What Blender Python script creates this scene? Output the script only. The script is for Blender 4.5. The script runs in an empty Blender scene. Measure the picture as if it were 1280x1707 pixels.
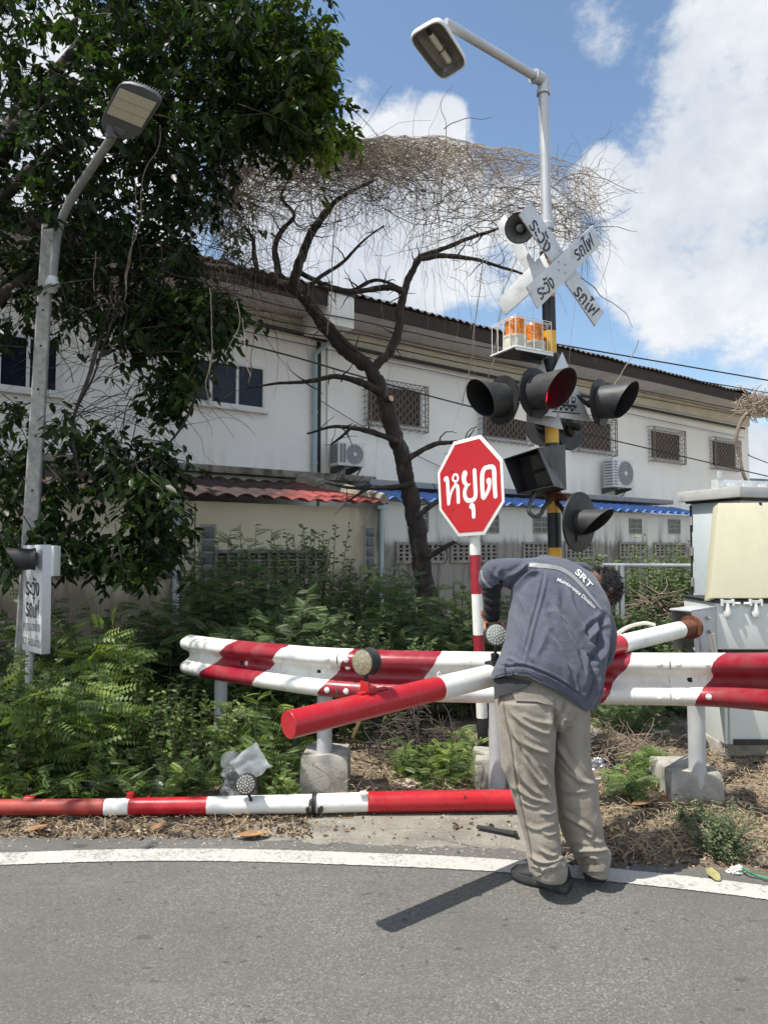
import bpy, bmesh, math, random
import numpy as np
from mathutils import Vector, Matrix, noise
from mathutils.bvhtree import BVHTree

# ---------------------------------------------------------------- camera
F = 1200.0                      # focal length in photo pixels (1280 x 1707)
CAMZ = 1.6
PITCH = math.atan(61.5 / F)
SC = bpy.context.scene
COL = SC.collection
cam_d = bpy.data.cameras.new('camera')
cam = bpy.data.objects.new('camera', cam_d)
COL.objects.link(cam)
cam.location = (0, 0, CAMZ)
cam.rotation_euler = (math.pi / 2 + PITCH, 0, 0)
cam_d.sensor_fit = 'VERTICAL'
cam_d.sensor_height = 36.0
cam_d.lens = 36.0 * F / 1707.0
cam_d.clip_start = 0.05
cam_d.clip_end = 3000
SC.camera = cam
SC.view_settings.view_transform = 'Standard'
SC.view_settings.look = 'None'
SC.view_settings.exposure = 0.87
SC.view_settings.gamma = 1.0
SC.render.engine = 'CYCLES'
SC.cycles.max_bounces = 8
SC.cycles.transparent_max_bounces = 12
SC.cycles.caustics_reflective = False
SC.cycles.caustics_refractive = False
SC.cycles.use_denoising = True

CP, SP = math.cos(PITCH), math.sin(PITCH)
def ray(x, y):
    cx = (x - 640.0) / F; cz = (853.5 - y) / F
    return Vector((cx, CP - cz * SP, SP + cz * CP))
def P(x, y, Y):
    r = ray(x, y); s = Y / r.y
    return Vector((r.x * s, Y, CAMZ + r.z * s))
def G(x, y, z=0.0):
    r = ray(x, y); s = (z - CAMZ) / r.z
    return Vector((r.x * s, r.y * s, z))
def PL(x, y, p0, n):
    r = ray(x, y); o = Vector((0, 0, CAMZ))
    t = (Vector(p0) - o).dot(n) / r.dot(n)
    return o + r * t
def proj(V):
    """N x 3 world points -> photo pixels"""
    V = np.asarray(V, float)
    dx, dy, dz = V[:, 0], V[:, 1], V[:, 2] - CAMZ
    fw = dy * CP + dz * SP; up = dz * CP - dy * SP
    return np.stack([640 + F * dx / fw, 853.5 - F * up / fw], 1)

# ---------------------------------------------------------------- sun and sky
TOSUN = Vector((-0.45, -0.18, 1.0)).normalized()
sl = bpy.data.lights.new('sun', 'SUN')
sl.energy = 3.5
sl.angle = math.radians(0.53)
sl.color = (1.0, 0.955, 0.88)
so = bpy.data.objects.new('sun', sl)
COL.objects.link(so)
so.location = (-20, -8, 45)
so.rotation_euler = TOSUN.to_track_quat('Z', 'Y').to_euler()

world = bpy.data.worlds.new("World")
SC.world = world
world.use_nodes = True
wt = world.node_tree
wn, wl = wt.nodes, wt.links
for n_ in list(wn): wn.remove(n_)
w_out = wn.new('ShaderNodeOutputWorld')
w_bg = wn.new('ShaderNodeBackground')
w_bg.inputs['Strength'].default_value = 0.10
wl.new(w_bg.outputs[0], w_out.inputs[0])
w_sky = wn.new('ShaderNodeTexSky')
w_sky.sky_type = 'NISHITA'
w_sky.sun_disc = False
w_sky.sun_elevation = math.asin(TOSUN.z)
w_sky.sun_rotation = math.atan2(TOSUN.x, TOSUN.y)
w_sky.altitude = 0.0
w_sky.air_density = 1.0
w_sky.dust_density = 0.6
w_sky.ozone_density = 1.0
w_tc = wn.new('ShaderNodeTexCoord')
def wmath(op, a, b=None, c=None, clamp=False):
    n = wn.new('ShaderNodeMath'); n.operation = op; n.use_clamp = clamp
    for i, v in enumerate((a, b, c)):
        if v is None: continue
        if isinstance(v, (int, float)): n.inputs[i].default_value = v
        else: wl.new(v, n.inputs[i])
    return n.outputs[0]
def wnoise(scale, detail, rough, off=(0, 0, 0), sc=(1, 1, 1)):
    mp = wn.new('ShaderNodeMapping'); mp.inputs['Location'].default_value = off
    mp.inputs['Scale'].default_value = sc
    wl.new(w_tc.outputs['Generated'], mp.inputs['Vector'])
    n = wn.new('ShaderNodeTexNoise'); n.inputs['Scale'].default_value = scale
    n.inputs['Detail'].default_value = detail; n.inputs['Roughness'].default_value = rough
    wl.new(mp.outputs[0], n.inputs['Vector'])
    return n.outputs['Fac']
def wblob(px, py, r_in, r_out, w):
    d = ray(px, py).normalized()
    n = wn.new('ShaderNodeVectorMath'); n.operation = 'DOT_PRODUCT'
    wl.new(w_tc.outputs['Generated'], n.inputs[0]); n.inputs[1].default_value = d
    m = wn.new('ShaderNodeMapRange'); m.interpolation_type = 'SMOOTHSTEP'
    m.inputs['From Min'].default_value = math.cos(math.radians(r_out))
    m.inputs['From Max'].default_value = math.cos(math.radians(r_in))
    m.inputs['To Min'].default_value = 0.0; m.inputs['To Max'].default_value = w
    wl.new(n.outputs['Value'], m.inputs['Value'])
    return m.outputs[0]
cl = 0.10
# the cloud banks of this sky, by direction
for b in [(1300, 90, 3, 11, .88), (1290, 320, 4, 14, .92), (1150, 440, 3, 9, .85), (1010, 300, .6, 3.6, .8),
          (735, 208, .4, 2.8, .85), (660, 370, 3, 10, 1.0), (480, 340, 2, 8, .95), (850, 410, 2, 7, .85),
          (1290, 570, 2, 7, .62), (1270, 800, 2, 6, .8), (100, 300, 6, 14, .85), (600, 165, .3, 2.4, .5),
          (1000, 40, .5, 4, .5), (2300, 300, 15, 35, .8), (-900, 500, 15, 40, .7)]:
    cl = wmath('MAXIMUM', cl, wblob(*b))
# unseen broad cloud added behind the viewer, brightened to lift the house walls
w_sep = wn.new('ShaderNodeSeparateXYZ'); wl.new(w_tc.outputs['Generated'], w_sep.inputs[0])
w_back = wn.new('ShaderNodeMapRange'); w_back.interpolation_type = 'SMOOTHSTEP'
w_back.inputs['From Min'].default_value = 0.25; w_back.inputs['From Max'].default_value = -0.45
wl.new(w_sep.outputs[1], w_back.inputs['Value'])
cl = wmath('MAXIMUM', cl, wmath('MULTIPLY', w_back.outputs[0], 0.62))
nz1 = wnoise(7.0, 10.0, 0.67, (3.1, 1.7, 0.4), (1, 1, 1.25))
nz2 = wnoise(4.2, 7.0, 0.6, (8.3, 5.1, 2.2))
dens = wmath('ADD', wmath('MULTIPLY', cl, 0.95), wmath('MULTIPLY', wmath('SUBTRACT', nz1, 0.5), 1.65))
w_m = wn.new('ShaderNodeMapRange'); w_m.interpolation_type = 'SMOOTHSTEP'
w_m.inputs['From Min'].default_value = 0.36; w_m.inputs['From Max'].default_value = 0.74
wl.new(dens, w_m.inputs['Value'])
w_ramp = wn.new('ShaderNodeValToRGB')
w_ramp.color_ramp.elements[0].position = 0.36; w_ramp.color_ramp.elements[0].color = (2.75, 3.15, 3.85, 1)
w_ramp.color_ramp.elements[1].position = 0.62; w_ramp.color_ramp.elements[1].color = (5.1, 5.25, 5.4, 1)
wl.new(wmath('ADD', wmath('MULTIPLY', nz2, 0.75), wmath('MULTIPLY', nz1, 0.3)), w_ramp.inputs[0])
w_mix = wn.new('ShaderNodeMix'); w_mix.data_type = 'RGBA'
wl.new(w_m.outputs[0], w_mix.inputs[0])
w_gain = wn.new('ShaderNodeMix'); w_gain.data_type = 'RGBA'; w_gain.blend_type = 'MULTIPLY'; w_gain.inputs[0].default_value = 1.0
wl.new(w_sky.outputs[0], w_gain.inputs[6]); w_gain.inputs[7].default_value = (1.03, 1.06, 1.03, 1)
wl.new(w_gain.outputs[2], w_mix.inputs[6])
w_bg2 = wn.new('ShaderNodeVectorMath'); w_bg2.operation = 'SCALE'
wl.new(w_ramp.outputs[0], w_bg2.inputs[0]); wl.new(wmath('ADD', 1.0, wmath('MULTIPLY', w_back.outputs[0], 0.7)), w_bg2.inputs['Scale'])  # extra gain on the added rear cloud, as fill for the walls
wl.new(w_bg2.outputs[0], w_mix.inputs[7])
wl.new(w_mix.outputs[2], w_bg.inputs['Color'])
# ---------------------------------------------------------------- mesh helpers
def V3(*a): return Vector(a)
UP = Vector((0, 0, 1))

def frame(axis, hint=None):
    a = Vector(axis).normalized()
    h = Vector(hint) if hint is not None else (Vector((0, 0, 1)) if abs(a.z) < .9 else Vector((1, 0, 0)))
    u = h.cross(a)
    if u.length < 1e-6: u = Vector((1, 0, 0)).cross(a)
    u.normalize(); v = a.cross(u).normalized()
    return u, v, a

def smooth_path(pts, k=6, closed=False):
    pts = [Vector(p) for p in pts]
    if len(pts) < 3 and not closed: 
        return [pts[0].lerp(pts[-1], i / k) for i in range(k + 1)]
    out = []; n = len(pts); segs = n if closed else n - 1
    for i in range(segs):
        g = (lambda j: pts[j % n]) if closed else (lambda j: pts[max(0, min(n - 1, j))])
        p0, p1, p2, p3 = g(i - 1), g(i), g(i + 1), g(i + 2)
        for j in range(k):
            t = j / k; t2 = t * t; t3 = t2 * t
            out.append(0.5 * ((2 * p1) + (p2 - p0) * t + (2 * p0 - 5 * p1 + 4 * p2 - p3) * t2 + (3 * p1 - p0 - 3 * p2 + p3) * t3))
    if not closed: out.append(pts[-1].copy())
    return out
def lerp_list(vals, m):
    n = len(vals); r = []
    for i in range(m):
        t = i / max(1, m - 1) * (n - 1); j = min(n - 2, int(t)); f = t - j
        r.append(vals[j] * (1 - f) + vals[j + 1] * f)
    return r

ORG = {}
def org_of(o): return ORG.get(o.name, Vector((0, 0, 0)))

class MB:
    def __init__(s): s.v = []; s.f = []; s.m = []; s.attr = None
    def add(s, vs, fs, mat=0):
        b = len(s.v)
        s.v.extend([tuple(p) for p in vs])
        for f in fs:
            s.f.append(tuple(i + b for i in f)); s.m.append(mat)
        return s
    def box(s, lo, hi, mat=0):
        x0, y0, z0 = lo; x1, y1, z1 = hi
        return s.obox(Vector(((x0 + x1) / 2, (y0 + y1) / 2, (z0 + z1) / 2)), V3((x1 - x0) / 2, 0, 0), V3(0, (y1 - y0) / 2, 0), V3(0, 0, (z1 - z0) / 2), mat)
    def obox(s, c, a, b, d, mat=0):
        c = Vector(c); a = Vector(a); b = Vector(b); d = Vector(d)
        if a.cross(b).dot(d) < 0: a = -a
        vs = [c + a * i + b * j + d * k for k in (-1, 1) for j in (-1, 1) for i in (-1, 1)]
        return s.add(vs, [(0, 2, 3, 1), (4, 5, 7, 6), (0, 1, 5, 4), (2, 6, 7, 3), (0, 4, 6, 2), (1, 3, 7, 5)], mat)
    def prism(s, poly, ext, mat=0):
        poly = [Vector(p) for p in poly]; ext = Vector(ext); n = len(poly)
        nn = Vector((0, 0, 0))
        for i in range(n): nn += (poly[i] - poly[0]).cross(poly[(i + 1) % n] - poly[0])
        if nn.dot(ext) > 0: poly.reverse()
        vs = poly + [p + ext for p in poly]
        fs = [tuple(range(n)), tuple(range(2 * n - 1, n - 1, -1))]
        for i in range(n):
            j = (i + 1) % n
            fs.append((i, i + n, j + n, j))
        return s.add(vs, fs, mat)
    def tube(s, pts, r, n=8, mat=0, cap=True, flat=None):
        pts = [Vector(p) for p in pts]; m = len(pts)
        rs = [r] * m if isinstance(r, (int, float)) else (list(r) if len(r) == m else lerp_list(list(r), m))
        t0 = (pts[1] - pts[0]).normalized()
        u, v, _ = frame(t0)
        vs = []; fs = []
        for i in range(m):
            t = pts[min(m - 1, i + 1)] - pts[max(0, i - 1)]
            if t.length < 1e-9: t = t0.copy()
            t.normalize()
            u = u - t * u.dot(t)
            if u.length < 1e-6: u = frame(t)[0]
            u.normalize(); v = t.cross(u)
            for k in range(n):
                a = 2 * math.pi * k / n
                vs.append(pts[i] + (u * math.cos(a) + v * math.sin(a)) * rs[i])
        for i in range(m - 1):
            for k in range(n):
                k2 = (k + 1) % n
                fs.append((i * n + k, i * n + k2, (i + 1) * n + k2, (i + 1) * n + k))
        if cap:
            fs.append(tuple(range(n - 1, -1, -1))); fs.append(tuple((m - 1) * n + k for k in range(n)))
        return s.add(vs, fs, mat)
    def lathe(s, base, axis, prof, n=28, mat=0, a0=0.0, a1=2 * math.pi, hint=None):
        base = Vector(base); u, v, a = frame(axis, hint)
        full = abs((a1 - a0) - 2 * math.pi) < 1e-6
        cnt = n if full else n + 1
        vs = []; fs = []
        for (h, r) in prof:
            for k in range(cnt):
                an = a0 + (a1 - a0) * k / n
                vs.append(base + a * h + (u * math.cos(an) + v * math.sin(an)) * max(r, 1e-5))
        for i in range(len(prof) - 1):
            for k in range(n):
                k2 = (k + 1) % cnt
                fs.append((i * cnt + k, i * cnt + k2, (i + 1) * cnt + k2, (i + 1) * cnt + k))
        return s.add(vs, fs, mat)
    def ribbon(s, pts, w, h, nrm, mat=0):
        """flattened stroke lying on a surface with normal nrm (function or vector)"""
        pts = [Vector(p) for p in pts]; m = len(pts)
        ws = [w] * m if isinstance(w, (int, float)) else lerp_list(list(w), m)
        t0 = (pts[1] - pts[0]).normalized(); t1 = (pts[-1] - pts[-2]).normalized()
        ext = []
        for q, c in ((.98, .2), (.75, .66), (.4, .92)): ext.append((pts[0] - t0 * ws[0] / 2 * q, ws[0] * c))
        body = [(p, ws[i]) for i, p in enumerate(pts)]
        tail = [(pts[-1] + t1 * ws[-1] / 2 * q, ws[-1] * c) for q, c in ((.4, .92), (.75, .66), (.98, .2))]
        seq = ext + body + tail
        vs = []; fs = []; n = 6
        for i, (p, ww) in enumerate(seq):
            t = (seq[min(len(seq) - 1, i + 1)][0] - seq[max(0, i - 1)][0])
            if t.length < 1e-9: t = t0
            t = t.normalized(); sd = nrm.cross(t).normalized()
            for a, b in ((-.5, 0), (-.42, .8), (0, 1), (.42, .8), (.5, 0), (0, -.2)):
                vs.append(p + sd * ww * a + nrm * h * b)
        for i in range(len(seq) - 1):
            for k in range(n):
                k2 = (k + 1) % n
                fs.append((i * n + k, (i + 1) * n + k, (i + 1) * n + k2, i * n + k2))
        fs.append(tuple(range(n))); fs.append(tuple((len(seq) - 1) * n + k for k in range(n - 1, -1, -1)))
        return s.add(vs, fs, mat)
    def ball(s, c, r, mat=0, nu=12, nv=8, sq=(1, 1, 1), rot=None):
        c = Vector(c); vs = []; fs = []
        for i in range(nv + 1):
            th = math.pi * i / nv
            for k in range(nu):
                a = 2 * math.pi * k / nu
                q = Vector((math.sin(th) * math.cos(a) * sq[0], math.sin(th) * math.sin(a) * sq[1], math.cos(th) * sq[2])) * r
                if i in (0, nv): q = Vector((0, 0, math.cos(th) * sq[2])) * r + Vector((math.cos(a), math.sin(a), 0)) * 1e-5
                if rot: q = rot @ q
                vs.append(c + q)
        for i in range(nv):
            for k in range(nu):
                k2 = (k + 1) % nu
                fs.append((i * nu + k, (i + 1) * nu + k, (i + 1) * nu + k2, i * nu + k2))
        fs.append(tuple(range(nu - 1, -1, -1))[::-1]); fs.append(tuple(nv * nu + k for k in range(nu))[::-1])
        return s.add(vs, fs, mat)
    def loft(s, rings, mat=0, cap=True):
        n = len(rings[0]); vs = [p for r in rings for p in r]; fs = []
        for i in range(len(rings) - 1):
            for k in range(n):
                k2 = (k + 1) % n
                fs.append((i * n + k, i * n + k2, (i + 1) * n + k2, (i + 1) * n + k))
        if cap:
            fs.append(tuple(range(n - 1, -1, -1))); fs.append(tuple((len(rings) - 1) * n + k for k in range(n)))
        return s.add(vs, fs, mat)
    def grid(s, fn, nu, nv, mat=0):
        vs = [fn(i / nu, j / nv) for j in range(nv + 1) for i in range(nu + 1)]
        fs = []
        for j in range(nv):
            for i in range(nu):
                a = j * (nu + 1) + i
                fs.append((a, a + 1, a + nu + 2, a + nu + 1))
        return s.add(vs, fs, mat)
    def build(s, name, mats, parent=None, bevel=0.0, sharp=35, smooth=True, origin=None, solid=0.0, attr=None, fixn=False):
        mats = mats if isinstance(mats, (list, tuple)) else [mats]
        vs = np.array(s.v, float)
        if parent is not None: og = org_of(parent)
        elif origin is not None: og = Vector(origin)
        else: og = Vector(((vs[:, 0].min() + vs[:, 0].max()) / 2, (vs[:, 1].min() + vs[:, 1].max()) / 2, vs[:, 2].min()))
        vs = vs - np.array(og)
        me = bpy.data.meshes.new(name)
        me.from_pydata(vs.tolist(), [], s.f)
        for m in mats: me.materials.append(m)
        me.polygons.foreach_set('material_index', s.m)
        if attr is not None:
            at = me.attributes.new('st', 'FLOAT', 'POINT'); at.data.foreach_set('value', list(attr))
        if bevel or solid or fixn:
            bm = bmesh.new(); bm.from_mesh(me)
            if fixn:
                bmesh.ops.recalc_face_normals(bm, faces=bm.faces[:])
            if solid:
                bmesh.ops.solidify(bm, geom=bm.faces[:], thickness=solid)
            if bevel:
                es = [e for e in bm.edges if len(e.link_faces) == 2 and e.calc_face_angle(0) > math.radians(28)]
                if es: bmesh.ops.bevel(bm, geom=es, offset=bevel, segments=2, affect='EDGES', profile=.6, clamp_overlap=True)
            bm.to_mesh(me); bm.free()
        if smooth:
            me.shade_smooth(); me.set_sharp_from_angle(angle=math.radians(sharp))
        me.update()
        o = bpy.data.objects.new(name, me)
        COL.objects.link(o)
        if parent is not None: o.parent = parent
        else: o.location = og
        ORG[o.name] = Vector(og)
        return o

def np_mesh(name, V, Fq, mats, parent=None, tint=None, mi=None, smooth=False, origin=None):
    """fast mesh from numpy arrays; Fq is (N,4) quads"""
    V = np.asarray(V, np.float32); Fq = np.asarray(Fq, np.int32)
    og = org_of(parent) if parent is not None else Vector(origin if origin is not None else (float(V[:, 0].mean()), float(V[:, 1].mean()), float(V[:, 2].min())))
    V = V - np.array(og, np.float32)
    me = bpy.data.meshes.new(name)
    me.vertices.add(len(V)); me.vertices.foreach_set('co', V.ravel())
    k = Fq.shape[1]
    me.loops.add(Fq.size); me.loops.foreach_set('vertex_index', Fq.ravel())
    me.polygons.add(len(Fq))
    me.polygons.foreach_set('loop_start', np.arange(len(Fq), dtype=np.int32) * k)
    mats = mats if isinstance(mats, (list, tuple)) else [mats]
    for m in mats: me.materials.append(m)
    if mi is not None: me.polygons.foreach_set('material_index', np.asarray(mi, np.int32))
    if tint is not None:
        at = me.attributes.new('tint', 'FLOAT', 'POINT'); at.data.foreach_set('value', np.asarray(tint, np.float32))
    me.update(calc_edges=True)
    if smooth: me.shade_smooth()
    o = bpy.data.objects.new(name, me); COL.objects.link(o)
    if parent is not None: o.parent = parent
    else: o.location = og
    ORG[o.name] = Vector(og)
    return o

def tag(o, label=None, cat=None, group=None, kind=None):
    if label: o['label'] = label
    if cat: o['category'] = cat
    if group: o['group'] = group
    if kind: o['kind'] = kind
    return o
def thing(name, label, cat, loc, group=None):
    o = bpy.data.objects.new(name, None); COL.objects.link(o)
    o.location = loc; o.empty_display_size = .2
    ORG[o.name] = Vector(loc)
    return tag(o, label, cat, group)

# ---------------------------------------------------------------- materials
MATS = {}
class NT:
    def __init__(s, name):
        s.m = bpy.data.materials.new(name); s.m.use_nodes = True
        s.t = s.m.node_tree; s.n = s.t.nodes; s.l = s.t.links
        s.b = s.n['Principled BSDF']; s.out = s.n['Material Output']
        s.pos = None
    def geo(s):
        if s.pos is None:
            g = s.n.new('ShaderNodeNewGeometry'); s.pos = g.outputs['Position']
        return s.pos
    def noise(s, scale, detail=5, rough=.6, sc=None, vec=None, dist=0.0):
        n = s.n.new('ShaderNodeTexNoise'); n.inputs['Scale'].default_value = scale
        n.inputs['Detail'].default_value = detail; n.inputs['Roughness'].default_value = rough
        n.inputs['Distortion'].default_value = dist
        v = vec or s.geo()
        if sc:
            mp = s.n.new('ShaderNodeMapping'); mp.inputs['Scale'].default_value = sc
            s.l.new(v, mp.inputs['Vector']); v = mp.outputs[0]
        s.l.new(v, n.inputs['Vector'])
        return n.outputs['Fac']
    def voro(s, scale, feature='F1', sc=None):
        n = s.n.new('ShaderNodeTexVoronoi'); n.inputs['Scale'].default_value = scale; n.feature = feature
        v = s.geo()
        if sc:
            mp = s.n.new('ShaderNodeMapping'); mp.inputs['Scale'].default_value = sc
            s.l.new(v, mp.inputs['Vector']); v = mp.outputs[0]
        s.l.new(v, n.inputs['Vector'])
        return n.outputs['Distance']
    def ramp(s, fac, stops, interp='LINEAR'):
        n = s.n.new('ShaderNodeValToRGB'); n.color_ramp.interpolation = interp
        els = n.color_ramp.elements
        while len(els) < len(stops): els.new(0.5)
        for e, (p, c) in zip(els, stops):
            e.position = p; e.color = (c, c, c, 1) if isinstance(c, (int, float)) else (*c, 1)
        s.l.new(fac, n.inputs[0]); return n.outputs[0]
    def mrange(s, fac, a, b, c=0, d=1):
        n = s.n.new('ShaderNodeMapRange'); n.inputs['From Min'].default_value = a; n.inputs['From Max'].default_value = b
        n.inputs['To Min'].default_value = c; n.inputs['To Max'].default_value = d
        n.interpolation_type = 'SMOOTHSTEP'
        s.l.new(fac, n.inputs['Value']); return n.outputs[0]
    def mix(s, fac, a, b, mode='MIX'):
        n = s.n.new('ShaderNodeMix'); n.data_type = 'RGBA'; n.blend_type = mode
        for i, v in ((0, fac), (6, a), (7, b)):
            if isinstance(v, (int, float)): n.inputs[i].default_value = v
            elif isinstance(v, tuple): n.inputs[i].default_value = (*v, 1)
            else: s.l.new(v, n.inputs[i])
        return n.outputs[2]
    def math(s, op, a, b=None, clamp=False):
        n = s.n.new('ShaderNodeMath'); n.operation = op; n.use_clamp = clamp
        for i, v in enumerate((a, b)):
            if v is None: continue
            if isinstance(v, (int, float)): n.inputs[i].default_value = v
            else: s.l.new(v, n.inputs[i])
        return n.outputs[0]
    def axis(s, ax, vec=None):
        n = s.n.new('ShaderNodeSeparateXYZ'); s.l.new(vec or s.geo(), n.inputs[0]); return n.outputs[ax]
    def attr(s, name):
        n = s.n.new('ShaderNodeAttribute'); n.attribute_name = name; return n.outputs['Fac']
    def col(s, v):
        if isinstance(v, tuple): s.b.inputs['Base Color'].default_value = (*v, 1)
        else: s.l.new(v, s.b.inputs['Base Color'])
        return s
    def set(s, rough=None, metal=None, spec=None, coat=None):
        if rough is not None:
            if isinstance(rough, (int, float)): s.b.inputs['Roughness'].default_value = rough
            else: s.l.new(rough, s.b.inputs['Roughness'])
        if metal is not None: s.b.inputs['Metallic'].default_value = metal
        if spec is not None: s.b.inputs['Specular IOR Level'].default_value = spec
        if coat: s.b.inputs['Coat Weight'].default_value = coat
        return s
    def bump(s, h, strength=.3, dist=.01):
        n = s.n.new('ShaderNodeBump'); n.inputs['Strength'].default_value = strength; n.inputs['Distance'].default_value = dist
        s.l.new(h, n.inputs['Height']); s.l.new(n.outputs[0], s.b.inputs['Normal']); return s

def scal(c, k): return tuple(min(1, max(0, x * k)) for x in c)
def mat(name, base, rough=.55, metal=0.0, var=.12, vs=6.0, bump=0.0, bs=60.0, bd=.003, dirt=None, ds=9.0, dlo=.55, dhi=.75, spec=None, coat=None, sc=None, chips=None):
    if name in MATS: return MATS[name]
    t = NT(name)
    n = t.noise(vs, 6, .65, sc=sc)
    c = t.mix(t.mrange(n, .3, .7), scal(base, 1 - var), scal(base, 1 + var))
    if dirt:
        d = t.noise(ds, 8, .7, sc=sc)
        c = t.mix(t.mrange(d, dlo, dhi), c, dirt)
    for (cc, cs_, thr, k) in (chips or []):
        c = t.mix(t.mrange(t.noise(cs_, 6, .78), thr, thr + .035, 0, k), c, cc)
    t.col(c)
    r = t.mrange(n, .3, .7, max(.02, rough - .08), min(1, rough + .08))
    t.set(rough=r, metal=metal, spec=spec, coat=coat)
    if bump: t.bump(t.noise(bs, 4, .6), bump, bd)
    MATS[name] = t.m
    return t.m

def leafmat(name, stops, rough=.45, trans=.35):
    if name in MATS: return MATS[name]
    t = NT(name)
    c = t.ramp(t.attr('tint'), stops)
    t.col(c); t.set(rough=rough, spec=.35)
    tr = t.n.new('ShaderNodeBsdfTranslucent'); 
    c2 = t.mix(1.0, c, (1.0, 1.15, .45), 'MULTIPLY')
    t.l.new(c2, tr.inputs[0])
    mx = t.n.new('ShaderNodeMixShader'); mx.inputs[0].default_value = trans
    t.l.new(t.b.outputs[0], mx.inputs[1]); t.l.new(tr.outputs[0], mx.inputs[2])
    t.l.new(mx.outputs[0], t.out.inputs[0])
    MATS[name] = t.m
    return t.m

M_red = mat('red_paint', (.42, .013, .02), .32, var=.1, vs=5, bump=.15, bs=25, bd=.002, dirt=(.33, .06, .055), ds=7, dlo=.5, dhi=.72, chips=[((.50, .30, .27), 22, .69, .7), ((.16, .02, .02), 11, .66, .45), ((.10, .035, .02), 48, .70, .7)])
M_darkred = mat('dark_red_paint', (.27, .010, .025), .35, var=.14, vs=5, bump=.15, bs=20, bd=.002, dirt=(.33, .07, .07), ds=16, dlo=.62, dhi=.8)
M_white = mat('white_paint', (.78, .77, .72), .4, var=.05, vs=4, bump=.12, bs=22, bd=.002, dirt=(.38, .34, .27), ds=10, dlo=.54, dhi=.8, chips=[((.30, .25, .19), 26, .68, .65), ((.13, .08, .05), 46, .71, .8), ((.50, .48, .43), 9, .60, .5)])
M_black = mat('black_paint', (.018, .018, .02), .45, var=.2, vs=8, dirt=(.06, .055, .05), ds=12)
M_matblack = mat('black_housing', (.016, .016, .017), .5, var=.2, vs=9, dirt=(.09, .085, .08), ds=20, dlo=.58, dhi=.8)
M_inblack = mat('hood_inside', (.01, .01, .011), .8, var=.1)
M_yellow = mat('yellow_paint', (.70, .38, .03), .38, var=.12, vs=7, dirt=(.30, .15, .05), ds=15, dlo=.6, dhi=.8)
M_galv = mat('galvanised_steel', (.50, .51, .52), .45, .35, var=.06, vs=5)
M_greysteel = mat('grey_painted_steel', (.46, .465, .47), .42, .1, var=.08, vs=6, bump=.06, bs=50, dirt=(.22, .2, .17), ds=10, dlo=.62, dhi=.82)
M_alu = mat('aluminium_sign', (.60, .61, .61), .5, .25, var=.08, vs=5, dirt=(.36, .35, .33), ds=7, dlo=.5, dhi=.75, chips=[((.30, .29, .27), 24, .68, .5)])
M_conc = mat('footing_concrete', (.34, .32, .28), .92, var=.25, vs=9, bump=.7, bs=55, bd=.006, dirt=(.13, .125, .10), ds=6, dlo=.5, dhi=.72)
M_polecon = mat('pole_concrete', (.30, .29, .27), .9, var=.22, vs=18, bump=.5, bs=120, bd=.004, dirt=(.16, .15, .13), ds=7, dlo=.55, dhi=.75)
M_rust = mat('rusty_steel', (.15, .055, .028), .85, .1, var=.45, vs=22, bump=.5, bs=90, bd=.002)
M_cream = mat('cream_door_paint', (.52, .49, .35), .5, var=.05, vs=2.2, dirt=(.43, .40, .29), ds=3.5, dlo=.5, dhi=.8, bump=.1, bs=12, sc=(1, 1, .35))
M_cab = mat('cabinet_grey_paint', (.60, .63, .60), .48, var=.04, vs=3, dirt=(.45, .43, .36), ds=4, dlo=.58, dhi=.85, sc=(1, 1, .25))
M_cabblue = mat('cabinet_pale_blue', (.55, .62, .63), .5, var=.05, vs=3, dirt=(.42, .47, .48), ds=6, dlo=.58, dhi=.8)
M_wire = mat('cable_black', (.02, .02, .02), .6)
M_rubber = mat('black_rubber', (.022, .022, .023), .7, var=.25, vs=30, bump=.3, bs=150)
M_signred = mat('sign_red', (.46, .012, .018), .42, var=.05, vs=4, dirt=(.36, .045, .04), ds=6, dlo=.52, dhi=.75, chips=[((.45, .20, .19), 30, .71, .5)])
M_signwhite = mat('sign_white', (.80, .79, .74), .45, var=.03)
M_text = mat('lettering_black', (.03, .03, .035), .6, var=.1)
M_bolt = mat('bolt_steel', (.45, .44, .42), .4, .6)
# ---------------------------------------------------------------- ground, road, markings
def mk_asphalt():
    t = NT('asphalt')
    fine = t.noise(105, 4, .85); mid = t.noise(38, 4, .75); big = t.noise(.9, 5, .6)
    base = t.mix(t.mrange(fine, .3, .7), (.062, .060, .055), (.225, .215, .195))
    base = t.mix(t.mrange(mid, .35, .7), base, (.150, .143, .128), 'MIX')
    vo = t.n.new('ShaderNodeTexVoronoi'); vo.inputs['Scale'].default_value = 150; t.l.new(t.geo(), vo.inputs['Vector']); stone = t.axis(0, vo.outputs['Color'])
    base2 = t.mix(.62, base, t.ramp(stone, [(0, (.070, .067, .061)), (.6, (.125, .12, .108)), (.86, (.175, .168, .152)), (1, (.28, .268, .242))]))
    c = t.mix(t.mrange(big, .35, .7, 0, .7), base2, (.098, .094, .086))
    spot = t.noise(8.5, 2, .5, sc=(1, 1.6, 1)); 
    c = t.mix(t.mrange(spot, .655, .73, 0, .6), c, (.055, .054, .052))
    sp2 = t.noise(22, 2, .5)
    c = t.mix(t.mrange(sp2, .68, .73, 0, .7), c, (.045, .044, .043))
    c = t.mix(t.mrange(t.noise(2.3, 4, .7, sc=(.35, 1.5, 1)), .55, .8, 0, .5), c, (.20, .19, .17))
    t.col(c); t.set(rough=.88, spec=.3)
    t.bump(t.math('ADD', t.math('MULTIPLY', fine, .6), t.math('MULTIPLY', stone, .6)), .3, .003)
    return t.m
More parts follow.
